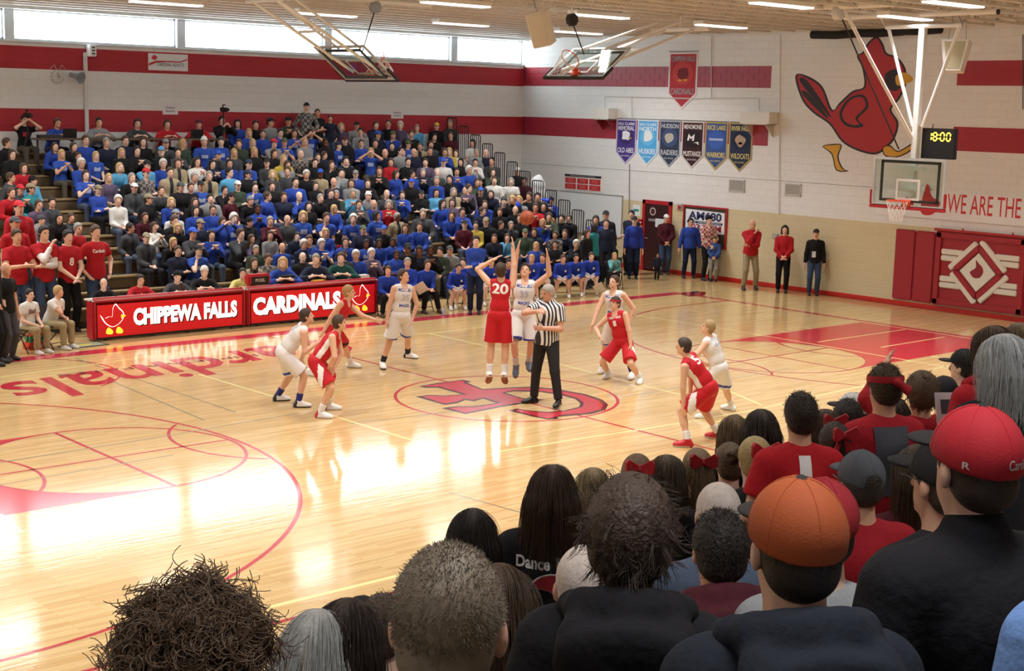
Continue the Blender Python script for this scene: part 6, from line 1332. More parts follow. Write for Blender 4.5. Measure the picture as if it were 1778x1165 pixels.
for i, (px, py, pose, hair, lab, leg, yw) in enumerate(BEN):
    hair2 = 'Ls' if hair == 'L' else hair
    cy = 8.75+.035*i
    o, p, sc = sitter(px, py+2, yw, pose, 'b', hair2, lab, cy, leg=leg or mat('dad9d8', .8), topkind='long', topmat=cloth('2640a4'), prt=None, shoe=mat('e6e4e0', .5) if leg is None else mat('3b2a22', .5))
    if leg is None:   # bare legs in white shorts: short trousers with the skin showing below
        for ch in list(bpy.data.objects):
            if ch.parent == o and ch.name.startswith('trousers'): bpy.data.objects.remove(ch)
        if ('sh', pose) not in LEGS:
            LEGS[('sh', pose)] = shorts_mesh(POSES[pose], .018, .8); add_slots(LEGS[('sh', pose)], 3)
        q = bpy.data.objects.new('shorts', LEGS[('sh', pose)]); C.objects.link(q); q.parent = o; oslot(q, [mat('dad9d8', .8)]*3)
        bd = MB().bbox(-.025, .025, -.003, .003, -.03, .03, .002).build('crest', mat('d6d2b4', .6), o); bd.location = (-.08, .33, .86) if pose == 'bench2' else (-.08, .42, .78)
    th = th_img(yw); v = Vector((math.sin(th), -math.cos(th), 0))
    chair(p.x+v.x*.05, cy+v.y*.05, th, 'black metal folding chair on which the %s sits' % ' '.join(lab.split()[:7]).replace('the ', ''))
p = on(1066, 443, 1, 9.6); o = make_person('chin', (p.x, 9.6, 0), th_img(178), p.z/1.2, 'c', 'L', 'person in a teal patterned blouse with a hand raised at the bench end', None, rnd=r2, leg=BLKP, topmat=camo('6fb0b4', '4a8a94'), topkind='long'); chair(p.x, 9.55, th_img(178), 'black folding chair under the person in the teal blouse')
# clipboard and papers held on the bench
for px, py, cy, lab in ((731, 500, 8.3, 'white clipboard held up behind the white player with black socks'), (1040, 500, 8.6, 'white clipboard leaning at the far end of the bench'), (1030, 441, 10.3, 'white papers held by the person in the teal jacket')):
    p = on(px, py, 1, cy); t = MB().bbox(-.13, .13, -.004, .004, -.17, .17, .003).build('clipboard', mat('e9e8e6', .6)); t.location = p; t.rotation_euler = (rad(-40), rad(30), th_img(180)); tag(t, lab, 'clipboard')
# officials at the table, seated on the far side
TABP = [(175, 502, 'desk', 150, 'k', 'z', 'announcer in a black polo shirt with a headset at the table end', True, 'tee'), (235, 496, 'desk', 140, 'r', 'ks', 'scorer in a red quarter zip', False, 'long'), (302, 490, 'desk', 150, 'd', 'Nk', 'scorer in charcoal grey with a black knit hat', False, 'long'), (352, 482, 'desk', 160, 'k', 'Nw', 'scorer in a black sweatshirt with a pale knit hat', False, 'long'), (415, 484, 'desk', 150, 'y', 'ks', 'scorer in a yellow sweatshirt beside the possession box', False, 'long'), (487, 466, 'desk', 160, 'b', 'Lb', 'scorer in a royal blue sweatshirt at the lit table', False, 'long'), (546, 460, 'desk', 165, 'n', 'g', 'commentator in navy with a headset microphone', True, 'long'), (589, 456, 'desk', 165, 'e', 's', 'commentator in a green quarter zip with a headset', True, 'long')]
for px, py, pose, yw, top, hair, lab, hs_, tk in TABP:
    cy = 9.62; o, p, sc = sitter(px, py-7, yw, pose, top, hair, lab, cy, headset=hs_, topkind=tk, topmat=cloth('d2c878') if top == 'y' else (cloth('1f4a44') if top == 'e' else None))
    th = th_img(yw); chair(p.x, cy-.02, th, 'folding chair behind the lit table under the %s' % ' '.join(lab.split()[:6]))
for px, py, lab in ((594, 447, 'spare'),): pass
# boys on chairs and coaches at the left end
for px, py, yw, pose, hair, lab in ((47, 519, 120, 'lap', 'k', 'seated person in a white printed T-shirt, hands in lap'), (86, 507, 110, 'chin', 'Ls', 'seated person in a white T-shirt with a hand at the mouth')):
    cy = 8.55 if px < 60 else 8.75; o, p, sc = sitter(px, py, yw, pose, 'w', hair, lab, cy, leg=mat('a3946e', .85), topkind='tee', prt=mat('8a6a70', .8), shoe=mat('dcdad6', .5)); chair(p.x, cy-.02, th_img(yw), 'folding chair under the %s' % ' '.join(lab.split()[:6]), 'folding chairs along the court')
stander(14, 626, 'down', 110, 'k', 'z', 'coach in a black polo shirt and grey trousers at the sideline', 455, GRYP, topkind='tee')
stander(-10, 634, 'pocket', 80, 'k', 'ks', 'coach in black shirt and trousers beside the grey trousered coach', 430, BLKP, topkind='tee')
# standing students in red at the front of the bleachers
for px, py, pose, hp, lab, top, leg, tk, hair, k in ((28, 410, 'clapstand', 391, 'student in a red T-shirt clapping', 'r', JEAN, 'tee', 's', 1), (74, 404, 'chinstand', 386, 'student in a red jersey over white sleeves with a hand at his mouth', 'r', JEAN, 'tee', 'ks', 1), (117, 411, 'clasp', 393, 'student in a red football jersey with a white number', 'r', BLKP, 'tee', 'k', 1), (165, 403, 'pocket', 384, 'tall student in a red baseball jersey with hands in pockets', 'r', JEAN, 'tee', 's', 1), (32, 361, 'down', 348, 'person in a red jacket and red cap standing among the students', 'r', JEAN, 'coat', 'Cr', 3), (25, 388, 'down', 372, 'person in red with a charcoal cap standing among the students', 'r', JEAN, 'tee', 'Cd', 2)):
    yy = row_y(k)-.2; p = on(px, py, 1, yy); base = (row_z(k)-.43); sc = (p.z-base)/1.66
    pr = mat('e6e4e4', .8)
    o = make_person(pose, (p.x, yy, base), th_img(135), sc, top, hair, lab, None, rnd=r2, leg=leg, topkind=tk)
    J = POSES[pose]
    if px == 74:
        um = top_mesh('undershirt', J, HC, .97, .01); um.materials.append(cloth('e2e0dc')); q = bpy.data.objects.new('undershirt', um); C.objects.link(q); q.parent = o
    if px in (74, 117, 165):
        txt, w_, h_, dz = {74: ('20', .14, .11, -.06), 117: ('8', .08, .14, -.08), 165: ('Cardinals', .22, .06, .03)}[px]
        decal('number' if px < 165 else 'lettering', txt, TOPS[pose][tk], J['Ch']+J['u']*dz+J['fw']*.12, -J['rx'], J['u'], w_, h_, LW, o)
# people standing on the top rows
for px, py, top, hair, lab, tm in ((532, 186, 'q', 'Ck', 'person in a grey plaid shirt and black cap standing against the wall', plaid('8f8d8c', '4a4548', 12)), (551, 196, 'k', 's', 'person in a black T-shirt with folded arms standing against the wall', None), (573, 206, 'n', 's', 'person in a navy jacket standing against the wall', None)):
    yy = row_y(12)+.35; p = on(px, py, 1, yy); base = row_z(13)-.43; sc = (p.z-base)/1.66
    make_person('cross' if px == 551 else 'pocket', (p.x, yy, base), th_img(165), sc, top, hair, lab, None, rnd=r2, topmat=tm, topkind='tee' if px == 551 else 'long')
# camera operators with tripods on the top row
def tripod(x, y, z, hgt, lab):
    t = empty('video_tripod', (x, y, z)); tag(t, lab, 'camera tripod'); K = mat('17161a', .5)
    for a in (90, 210, 330): MB().tube([(.3*math.cos(rad(a)), .16*math.sin(rad(a)), 0), (.02*math.cos(rad(a)), .02*math.sin(rad(a)), hgt*.72)], .014, 6).build('leg', K, t)
    MB().tube([(0, 0, hgt*.6), (0, 0, hgt)], .018, 6).build('column', K, t)
    MB().bbox(-.06, .06, -.16, .1, hgt, hgt+.12, .015).build('camera_body', K, t); MB().lathe([(.035, 0), (.042, .1), (.042, .12)], (0, 0, 0), 12, Matrix.Translation((0, -.14, hgt+.06)) @ Matrix.Rotation(PI/2, 4, 'X')).build('lens', K, t); MB().bbox(-.02, .02, -.1, .04, hgt+.17, hgt+.2, .006).build('camera_handle', K, t); MB().box(-.015, .015, .02, .04, hgt+.12, hgt+.18).build('camera_handle', K, t)
yy = row_y(12)+.3
p = on(388, 189, 1, yy-.1); tripod(p.x, yy-.1, row_z(12)-.18, p.z-row_z(12)+.1, 'black tripod with a small video camera standing in front of the stripe')
p = on(47, 200, 1, yy-.1); tripod(p.x, yy-.1, row_z(12)-.18, p.z-row_z(12)+.12, 'black tripod with a large video camera at the end of the press table')
for px, py, lab, top, dx in ((383, 209, 'camera operator in a black jacket and red shirt reaching up to his camera', 'k', -.2), (40, 212, 'camera operator in a black shirt reaching up to a large video camera', 'k', -.2)):
    p = on(px, py, 1, yy+.25); base = row_z(13)-.43; make_person('film' if px > 100 else 'photo', (p.x, yy+.2, (p.z-1.66) if px > 100 else p.z-1.185), th_img(140), 1.0, top, 'k', lab, None, rnd=r2, topkind='coat' if px > 100 else 'tee', prt=mat('b3202a', .8))
# white cover, balloons, megaphone, red seat cushion
p = on(933, 333, 1, 14.3); c = Sdf().ell((0, 0, .35), (.28, .2, .42), None, 0, .05).ell((.1, 0, .05), (.3, .2, .25), None, 0, .1).mesh('covered_speaker', .03, noise=lambda v: v+.012*np.sin(v[:, [1, 2, 0]]*23)); c.materials.append(mat('e3e6e8', .5)); q = bpy.data.objects.new('covered_speaker', c); C.objects.link(q); q.location = (p.x, 14.3, p.z-.25); tag(q, 'white sheet draped over a stand between the end rails', 'cover')
def balloon(px, py, y_, c, lab, r=.13):
    p = on(px, py, 1, y_); me = Sdf().ell((0, 0, 0), (r, r, r*1.2), None, 0).cone((0, 0, -r*1.2), (0, 0, -r*1.3), .015, .02, 0, .02).mesh('balloon', .02); me.materials.append(mat(c, .3)); q = bpy.data.objects.new('balloon', me); C.objects.link(q); q.location = p; tag(q, lab, 'balloon')
balloon(897, 357, 12.9, '2a55d8', 'blue balloon held above the spectators near the end rails')
p = on(940, 346, 1, 12.7); t = empty('megaphone', p); tag(t, 'blue megaphone held at the mouth of a spectator', 'megaphone'); t.rotation_euler = (rad(100), 0, rad(30)); MB().lathe([(.02, 0), (.03, .06), (.05, .15), (.09, .24), (.085, .24), (.02, .1)], n=16).build('horn', mat('2a48d0', .4), t, True); MB().tube([(0, 0, .06), (0, .08, .08)], .012, 6).build('grip', mat('2a48d0', .4), t)
p = on(590, 404, 1, row_y(3)+.2); t = empty('stadium_seat', (p.x, row_y(3)+.06, row_z(3)+.002)); tag(t, 'empty red stadium seat between blue shirted fans', 'seat'); MB().bbox(-.2, .2, -.02, .2, 0, .05, .015).build('cushion', mat('a8202c', .6), t); MB().bbox(-.2, .2, .2, .25, .03, .4, .02).build('backrest', mat('b3202a', .6), t)
# ------------------------------------------------------------------ the crowd on the near bleachers, seen from behind
NY1 = 9.9
def near_y(k): return -(NY1+DY*(k-1))
def near_t(k): return .35+.215*(k-1)
rf = np.random.default_rng(21)
def tubes(P, r0, r1=None, name='hair'):
    """P: (n, m, 3) strand points -> three-sided tapering tubes in one mesh"""
    n, m, _ = P.shape; T = np.gradient(P, axis=1); T /= np.linalg.norm(T, axis=2, keepdims=True)+1e-9
    ref = rf.normal(size=(n, 1, 3)); A = np.cross(T, ref); A /= np.linalg.norm(A, axis=2, keepdims=True)+1e-9; Bn = np.cross(T, A)
    rr = np.linspace(r0, r1 if r1 is not None else r0*.5, m)[None, :, None]
    rings = np.stack([P+rr*(math.cos(a)*A+math.sin(a)*Bn) for a in (0, 2*PI/3, 4*PI/3)], 2)   # n,m,3,3
    vs = rings.reshape(-1, 3); base = (np.arange(n)[:, None, None]*m+np.arange(m-1)[None, :, None])*3
    F = []
    for j in range(3):
        k = (j+1) % 3; F.append(np.stack([base[..., 0]+j, base[..., 0]+k, base[..., 0]+3+k, base[..., 0]+3+j], -1).reshape(-1, 4))
    F = np.concatenate(F); me = bpy.data.meshes.new(name); nf = len(F)
    me.vertices.add(len(vs)); me.vertices.foreach_set('co', vs.astype(np.float32).ravel()); me.loops.add(nf*4); me.loops.foreach_set('vertex_index', F.astype(np.int32).ravel())
    me.polygons.add(nf); me.polygons.foreach_set('loop_start', np.arange(0, nf*4, 4, dtype=np.int32)); me.polygons.foreach_set('loop_total', np.full(nf, 4, np.int32)); me.polygons.foreach_set('use_smooth', np.ones(nf, bool)); me.update(calc_edges=True)
    return me
def scalp(n, s, zmin=-.05, front=.02):
    """random roots and normals on the hair-bearing part of the head"""
    out = []
    while len(out) < n:
        v = rf.normal(size=(n*2, 3)); v /= np.linalg.norm(v, axis=1, keepdims=True); R_ = V(.08, .1, .103)*s; p = v*R_+V(0, -.012, .02)*s
        ok = (p[:, 2] > (zmin-.03*(p[:, 1] < -.04))*s) & ((p[:, 1] < front*s) | (p[:, 2] > .06*s+(p[:, 1]-front*s)*.4)) & (p[:, 1] < .085*s) & ~((np.abs(p[:, 0]) > .058*s) & (p[:, 2] < .012*s) & (p[:, 1] > -.045*s))
        nn = v/R_; nn /= np.linalg.norm(nn, axis=1, keepdims=True); out += list(zip(p[ok], nn[ok]))
    out = out[:n]; return np.array([a for a, b in out]), np.array([b for a, b in out])
def hair_strands(kind, n, s):
    if kind in ('curly', 'wavy'):
        wv = kind == 'wavy'; g = n//(5 if wv else 4); p, nn = scalp(g, s, -.06, .05); ii = rf.integers(0, g, n); p = p[ii]+rf.normal(size=(n, 3))*.003*s; nn = nn[ii]; m = 18; t = np.linspace(0, 1, m)[None, :, None]; L_ = (rf.uniform(.016, .034, (n, 1, 1)) if kind == 'wavy' else rf.uniform(.03, .075, (n, 1, 1)))*s
        cd_ = rf.normal(size=(g, 3))[ii]; up = np.clip((p[:, 2:3]+.02)/.1, 0, 1); d = (nn*(.22+.3*up)+cd_*.5+V(0, -.2, -.5)*(1-up) if wv else nn+cd_*.35+V(0, -.1, .15))+rf.normal(size=nn.shape)*.06; d /= np.linalg.norm(d, axis=1, keepdims=True); a = np.cross(d, cd_[:, [1, 2, 0]]); a /= np.linalg.norm(a, axis=1, keepdims=True); b = np.cross(d, a)
        ph = rf.uniform(0, 6.28, (g, 1, 1))[ii]+rf.normal(size=(n, 1, 1))*.18; tn = (rf.uniform(.5, 1.1, (g, 1, 1)) if wv else rf.uniform(1.2, 2.2, (g, 1, 1)))[ii]; cr = (rf.uniform(.006, .014, (g, 1, 1)) if wv else rf.uniform(.012, .022, (g, 1, 1)))[ii]*s*np.minimum(t*2.5, 1); bend = rf.normal(size=(g, 1, 3))[ii]*.02*s*t**2
        return p[:, None]+d[:, None]*L_*t+cr*(np.cos(ph+tn*6.28*t)*a[:, None]+np.sin(ph+tn*6.28*t)*b[:, None])+bend-V(0, 0, .02)*t**2*s
    if kind == 'buzz':
        p, nn = scalp(n, s, -.085, .03); t = np.linspace(0, 1, 2)[None, :, None]; d = nn+rf.normal(size=nn.shape)*.3+V(0, -.15, -.25); return p[:, None]+d[:, None]*rf.uniform(.003, .007, (n, 1, 1))*s*t
    if kind == 'crop':
        p, nn = scalp(n, s, -.08, .04); m = 6; t = np.linspace(0, 1, m)[None, :, None]; L_ = (rf.uniform(.035, .065, (n, 1, 1)) if kind == 'wavy' else rf.uniform(.016, .03, (n, 1, 1)))*s
        up = np.clip((p[:, 2:3]-.0)/.1, 0, 1); tgt = np.cross(nn, rf.normal(size=nn.shape)); tgt /= np.linalg.norm(tgt, axis=1, keepdims=True); d = nn*(.3+.25*up)+tgt*(.75 if kind == 'wavy' else .4)+V(0, -.25, -.4)*(1-up*.8); d /= np.linalg.norm(d, axis=1, keepdims=True); cv = rf.normal(size=(n, 1, 3))*.5+nn[:, None]*(.25 if kind == 'wavy' else 0)
        return p[:, None]+d[:, None]*L_*t+cv*L_*t**2*.6-nn[:, None]*L_*t**2*.35
    if kind in ('long', 'bobs', 'tail'):
        ln = {'long': .25, 'bobs': .16, 'tail': .24}[kind]*s; m = 14
        p, nn = scalp(n, s, -.04, .055); cur = p*1.02; pts = [cur.copy()]; R_ = V(.083, .103, .106)*s*rf.uniform(1.0, 1.05, (n, 1)); lay = rf.uniform(0, 1, (n, 1)); L_ = (ln+.1*s)*rf.uniform(.8, 1.12, (n, 1)); step = L_/(m-1)
        side0 = np.sign(p[:, 0:1])*np.maximum(.25, np.abs(p[:, 0:1])/(.08*s))
        for i in range(1, m):
            q = cur/R_-V(0, -.12, .15); rl = np.linalg.norm(q, axis=1, keepdims=True); nrmv = cur/R_**2; nrmv /= np.linalg.norm(nrmv, axis=1, keepdims=True)
            above = cur[:, 2:3] > -.02*s; g = np.concatenate([side0*.5, np.full((n, 1), -.5), np.full((n, 1), -1.0)], 1); g = np.where(above, g, V(0, -.05, -1)+0*g)
            tg = g-nrmv*np.minimum(0, (g*nrmv).sum(1, keepdims=True))*above; tg /= np.linalg.norm(tg, axis=1, keepdims=True)+1e-9
            cur = cur+tg*step; e = np.linalg.norm((cur-V(0, -.012, .02)*s)/R_, axis=1, keepdims=True); out_ = (e < 1.02) & (cur[:, 2:3] > -.08*s); cur = np.where(out_, (cur-V(0, -.012, .02)*s)/e*1.02+V(0, -.012, .02)*s, cur)
            bk = cur[:, 2:3] < -.06*s; cur = np.where(bk & (cur[:, 1:2] > -.02*s), cur-V(0, .012, 0)*s, cur); pts.append(cur.copy())
        P = np.stack(pts, 1)
        if kind == 'tail':
            z = np.linspace(0, 1, m)[None, :, None]; tie = V(0, -.118, .055)*s; P2 = tie+rf.normal(size=(n, 1, 3))*V(.02, .012, .012)*s+np.concatenate([rf.normal(size=(n, 1, 1))*.035*s*z*(1.2-z*.5), -.05*s*np.sin(z*2.2)+rf.normal(size=(n, 1, 1))*.015*s*z, -ln*z*rf.uniform(.8, 1.1, (n, 1, 1))], 2)
            return P2
        return P+rf.normal(size=(n, 1, 3))*.004*s*np.linspace(0, 1, m)[None, :, None]*4
def hairmat(c, var=.35): return mat(c, .5, vary=var, vscale=45, spec=.4)
def bow(o, HM, s, col='b3202c'):
    """fabric bow: two flared loops, two notched tails and a knot"""
    mb = MB(); m_ = mat(col, .5)
    loop = [(.0, .014), (.03, .03), (.075, .058), (.092, .04), (.09, -.012), (.078, -.03), (.035, -.02), (.0, -.014)]; tail = [(.002, -.005), (.024, -.012), (.062, -.095), (.042, -.088), (.026, -.108)]
    for q in (-1, 1):
        for pts, dy, tl, th_ in ((loop, -.128, .5, .022), (tail, -.126, .15, .008)):
            P = [(q*x*s, z*s) for x, z in pts]; P = P if q > 0 else P[::-1]
            mb.prism(P, th_*s, basis((0, dy*s, .08*s), nrm((1, -q*tl, 0)), (0, 0, 1)) @ Matrix.Translation((0, 0, 0)))
    mb.lathe([(.004*s, -.02*s), (.016*s, -.014*s), (.019*s, 0), (.016*s, .014*s), (.004*s, .02*s)], (0, -.142*s, .08*s), 12)
    o2 = mb.build('hair_bow', m_, o); o2.matrix_local = HM; bv = o2.modifiers.new('soft', 'BEVEL'); bv.width = .004; bv.segments = 2
def front(px, ytop, k, yaw, s, hair, hc, top, label, kind='long', pitch=0, sub=None, leg=None, headgear=None, n=1500, bulk=1.0, hood=False, lower=0, skin=None, dec=None, pose=None, e=.022, collar=0, hands=None, hgap=0.0, glasses=False):
    yk = near_y(k); p = on(px, ytop, 1, yk); D = (p-Vector(CAMP)).dot(CF); base = near_t(k); h = p.z-base-hgap
    seat_ = False
    if h > 1.79*s+.06: base += .43; h -= .43
    if h < 1.44*s-.02: seat_ = True
    hx = max(.0065, min(.017, D*.0023)); th = th_img(yaw)
    kw = dict(s=s, head=(0, pitch), bulk=bulk); kw.update(pose or {})
    if seat_: J = skel(pel=(0, -.02, h/s-.815), feet=((.13, .4, .085), (-.13, .4, .085)), hands=((.1, .32, h/s-.72), (-.08, .34, h/s-.72)), lean=6, **kw)
    else:
        pz = .945-(1.785*s-h)/s; kw.setdefault('hands', ((.2, .16, pz+.02), (-.2, .16, pz+.02))); J = skel(pel=(0, -.02, pz), **kw)
    o, ot, tm = dress(label, (p.x, yk, base), J, hx, top if not isinstance(top, str) else cloth(top), leg or LEGC[int(rf.integers(0, 4))], mat('2a2828', .6), skin or SKINS['l'][int(rf.integers(0, 4))], None, None, {'long': .97, 'tee': .32, 'vest': 0}[kind], hands, fine=True, hood=False, e=e, collar=collar, topname='jacket' if kind != 'tee' else 'shirt', prints=sub, group=None)
    o.rotation_euler = (0, 0, th); HM = headmat(J)
    if hood:
        S = Sdf(); N_, f_, u_, r_ = J['N'], J['fw'], J['u'], J['rx']
        pts = [N_+r_*(.122*math.sin(a))*s+f_*(-.125*math.cos(a)+.015)*s+u_*(.05*math.cos(a)+.012)*s for a in [-2.3+4.6*i/10 for i in range(11)]]
        for i in range(10): S.cone(pts[i], pts[i+1], (.026+.016*math.sin(i*PI/10))*s, (.026+.016*math.sin((i+1)*PI/10))*s, 0, .025)
        S.ell(N_-f_*.16*s-u_*.055*s, (.16*s, .05*s, .115*s), np.stack([r_, nrm(f_+u_*.35), nrm(u_-f_*.35)], 1), 0, .05)
        for q_ in (-1, 1): S.cone(N_-f_*.13*s+r_*q_*.11*s, N_-f_*.19*s-u_*.15*s, .04*s, .028*s, 0, .05)
        hm = S.mesh('hood', hx); hm.materials.append(top if not isinstance(top, str) else cloth(top)); q = bpy.data.objects.new('hood', hm); C.objects.link(q); q.parent = o
    if hair:
        bk = {'curly': 'puff', 'wavy': 'puff', 'crop': 'short', 'buzz': 'under', 'long': 'long', 'bobs': 'bob', 'tail': 'ponytail', 'plain': 'short', 'fringe': 'under', 'bun': 'short'}[hair]
        hm = hair_sdf(bk, s).mesh('hair', max(.006, hx*.7)); add_slots(hm, 2); hm.materials[0] = hm.materials[1] = mat(hc, .6, bump=.15 if hair in ('buzz', 'fringe') else .5, bscale=90, vary=.12 if hair == 'buzz' else .3, vscale=35); q = bpy.data.objects.new('hair', hm); C.objects.link(q); q.parent = o; q.matrix_local = HM
        if hair in ('curly', 'buzz', 'wavy', 'crop', 'long', 'bobs', 'tail'):
            r0 = max({'curly': .0012, 'buzz': .0008, 'wavy': .001, 'crop': .0012, 'long': .0012, 'bobs': .0013, 'tail': .0013}[hair], D*.0002)
            me = tubes(hair_strands(hair, n, s), r0, r0*(.8 if hair == 'curly' else .5), 'hair_strands'); me.materials.append(hairmat(hc, .12 if hair == 'buzz' else .35)); q2 = bpy.data.objects.new('hair_strands', me); C.objects.link(q2); q2.parent = q; q2['kind'] = 'stuff'
        if hair == 'bun': me = Sdf().ell((0, -.12*s, .085*s), (.055*s, .05*s, .05*s), None, 0).mesh('hair_bun', .009, noise=lambda v: v+.006*np.sin(v[:, [2, 0, 1]]*120)); me.materials.append(mat(hc, .6, bump=.6, bscale=60, vary=.3, vscale=35)); q2 = bpy.data.objects.new('hair_bun', me); C.objects.link(q2); q2.parent = o; q2.matrix_local = HM
    if headgear:
        kd, col = headgear[0], headgear[1]
        if kd == 'cap':
            S = Sdf(); S.ell((0, -.012*s, .03*s), (.09*s, .111*s, .104*s), None, 0, .01, [((0, 0, .012*s), (0, .16, -1))]); S.ell((0, .12*s, .03*s), (.07*s, .075*s, .011*s), None, 1, .008, [((0, .07*s, 0), (0, -1, 0))]); S.ell((0, -.012*s, .134*s), (.011*s, .011*s, .006*s), None, 1, .003)
            if len(headgear) > 3: S.sub((0, -.125*s, .022*s), (.034*s, .05*s, .026*s), None, .004)
            me = S.mesh('cap', max(.0055, hx*.7)); m0 = mat(col, .8, bump=.12, bscale=220, vary=.07, vscale=14); me.materials.append(m0); me.materials.append(mat(headgear[2], .8) if len(headgear) > 2 and headgear[2] else m0); q = bpy.data.objects.new('cap', me); C.objects.link(q); q.parent = o; q.matrix_local = HM
            for a in range(6):
                an = a*PI/3+PI/6; pts = [(.0905*s*math.cos(an)*math.cos(v), -.012*s+.1115*s*math.sin(an)*math.cos(v), .03*s+.1045*s*math.sin(v)) for v in [i*PI/2/8 for i in range(9)]]; MB().tube(pts, .0011, 4, False).build('cap_seam', mat(col, .9), q)
            front.cap = (q, me, HM)
        if kd == 'band':
            headband(col)(o, J); S = Sdf().ell((0, -.125*s, .055*s), (.02*s, .015*s, .018*s)).cone((.01, -.13*s, .05*s), (.05*s, -.15*s, .0), .014*s, .016*s).cone((.0, -.13*s, .05*s), (.07*s, -.145*s, .02*s), .012*s, .014*s).mesh('headband_knot', .008); S.materials.append(mat(col, .8)); q = bpy.data.objects.new('headband_knot', S); C.objects.link(q); q.parent = o; q.matrix_local = HM
        if kd == 'bow': bow(o, HM, s, col)
    if glasses:
        mb = MB(); [mb.tube([(q_*.082*s, -.01*s, .008*s), (q_*.078*s, .085*s, .012*s)], .0022, 5) for q_ in (-1, 1)]; mb.tube([(-.078*s, .085*s, .012*s), (-.05*s, .1*s, .0), (0, .105*s, .01*s), (.05*s, .1*s, 0), (.078*s, .085*s, .012*s)], .0025, 5); q = mb.build('glasses', mat('3a3a3c', .3), o); q.matrix_local = HM
    if dec: dec(o, ot, tm, J)
    return o
BK = cloth('1d1c20', .9); BK2 = cloth('232227', .9); NV = cloth('20242f', .9)
def back_text(txt, dz, w_, h_, m_, nm='lettering', dx=0):
    def f(o, ot, tm, J): s = J['s']; decal(nm, txt, tm, J['Ch']+J['u']*dz*s-J['fw']*.12*s+J['rx']*dx*s, J['rx'], J['u'], w_, h_, m_, ot)
    return f
front(338, 1052, 11, 14, 1.0, 'curly', '6e5846', BK, 'bareheaded spectator in black at the open end of the standing foreground row', n=5000)
front(537, 1090, 9, 12, 1.02, 'bobs', 'b9b9b6', '4a5360', 'seated spectator in slate grey just beyond the open end of the foreground row', n=1500)
front(592, 1070, 9, 10, 1.02, 'long', '33241c', '2a2a30', 'seated spectator in dark charcoal beside the one in slate grey', n=1500)
front(657, 1056, 8, 10, 1.02, 'crop', '4a3a2e', '3a4050', 'seated spectator in a blue grey top beside the one in dark charcoal', n=1200)
front(621, 1058, 7, 10, 1.0, 'plain', '2a201c', '2c2c30', 'seated spectator in a black cap in front of the blue grey top', headgear=('cap', '222226'))
front(782, 947, 12, 8, 1.0, 'buzz', '857868', BK, 'bareheaded spectator in a black hooded sweatshirt just behind the blue grey top', n=9000, hood=True, e=.03, skin=mat('dfae98', .55))
front(868, 985, 10, 10, .98, 'long', '4a3626', '32487c', 'spectator in a blue top half hidden by a black hooded sweatshirt', n=900)
front(822, 886, 7, 0, .97, 'long', '2b211c', BK2, 'spectator in plain black between the dance team jacket and the open court', n=1300)
def dance(o, ot, tm, J):
    back_text('Dance Team', .06, .3, .055, LW)(o, ot, tm, J); s = J['s']
    for col, sc_, lift in (('e8ecee', 1.12, .004), ('9c2430', 1.0, .007)):
        pts = smooth_poly([(x*.062*sc_, y*.05*sc_) for x, y in ((-1.2, -.3), (-.8, .5), (.1, .9), (1.0, .6), (.7, .0), (.5, -.8), (-.2, -.5))], 3); decal('emblem', (pts, [tuple(range(len(pts)))]), tm, J['Ch']-J['u']*.03*s-J['fw']*.12*s, J['rx'], J['u'], 1, 1, mat(col, .6), ot, lift=lift)
    pts = [(.05, -.01), (.12, .0), (.13, .04), (.06, .035)]; decal('emblem', (pts, [(0, 1, 2, 3)]), tm, J['Ch']-J['u']*.03*s-J['fw']*.12*s, J['rx'], J['u'], 1, 1, mat('c9a83a', .6), ot, lift=.006)
    for q in (-1, 1):
        pass
front(960, 810, 7, 2, 1.0, 'long', '4a3626', BK, 'spectator in a black jacket lettered dance team in white', n=2600, dec=dance, e=.03)
front(1030, 814, 5, -6, .98, 'long', '8f7c5c', '2a2a30', 'spectator in dark charcoal right beside the dance team jacket', n=1300)
front(1107, 790, 6, 0, .98, 'tail', '6e5840', BK2, 'spectator in black wearing a bright red hair bow', n=900, headgear=('bow', 'c0222c'))
front(1160, 792, 6, 18, .97, 'long', '4a3a28', BK2, 'spectator in black between a bright red and a dark red hair bow', n=1100)
front(1212, 780, 6, -5, .98, 'tail', '7a6448', BK2, 'spectator in black wearing a dark red hair bow', n=1100, headgear=('bow', '9c1a26'))
front(1268, 770, 6, -8, .95, 'bun', '5a4630', BK2, 'bareheaded spectator in black next to the dark red hair bow')
front(1312, 760, 7, -10, .97, 'tail', 'b09a68', BK2, 'spectator in black wearing a red hair bow beside the number 1 shirt', n=1200, headgear=('bow', 'b8222c'))
front(1322, 712, 6, -8, .9, 'long', '3c2f26', BK2, 'spectator in black just in front of the number 1 shirt', n=1100)
front(1275, 722, 5, -10, .92, 'long', '6a5238', BK2, 'spectator in black at the court edge of the group with hair bows', n=700)
front(1097, 842, 11, 4, 1.0, 'wavy', '4c3c33', BK, 'bareheaded spectator in a black hooded sweatshirt between dance team jacket and orange cap', n=6000, hood=True, e=.032, skin=mat('dcab94', .55))
front(1256, 856, 9, -6, 1.02, 'fringe', 'dcd0c8', '5f6f88', 'spectator in a slate blue shirt in front of the maroon top', n=10, skin=mat('e6b8a4', .5))
front(1262, 912, 10, -8, 1.0, 'crop', '2d2420', cloth('51202a'), 'spectator in a maroon hooded top beside the orange cap', n=2600, hood=True)
front(1388, 838, 12, -10, 1.0, 'buzz', '33291f', NV, 'spectator in a burnt orange cap and dark hooded sweatshirt', n=2500, hood=True, e=.034, headgear=('cap', 'b05428', '2a2522'))
front(1448, 862, 11, -12, 1.0, 'buzz', '33291f', cloth('9a9ca0'), 'spectator in a dark red cap and light grey sweatshirt beside the orange cap', n=1200, headgear=('cap', 'a01e2a'))
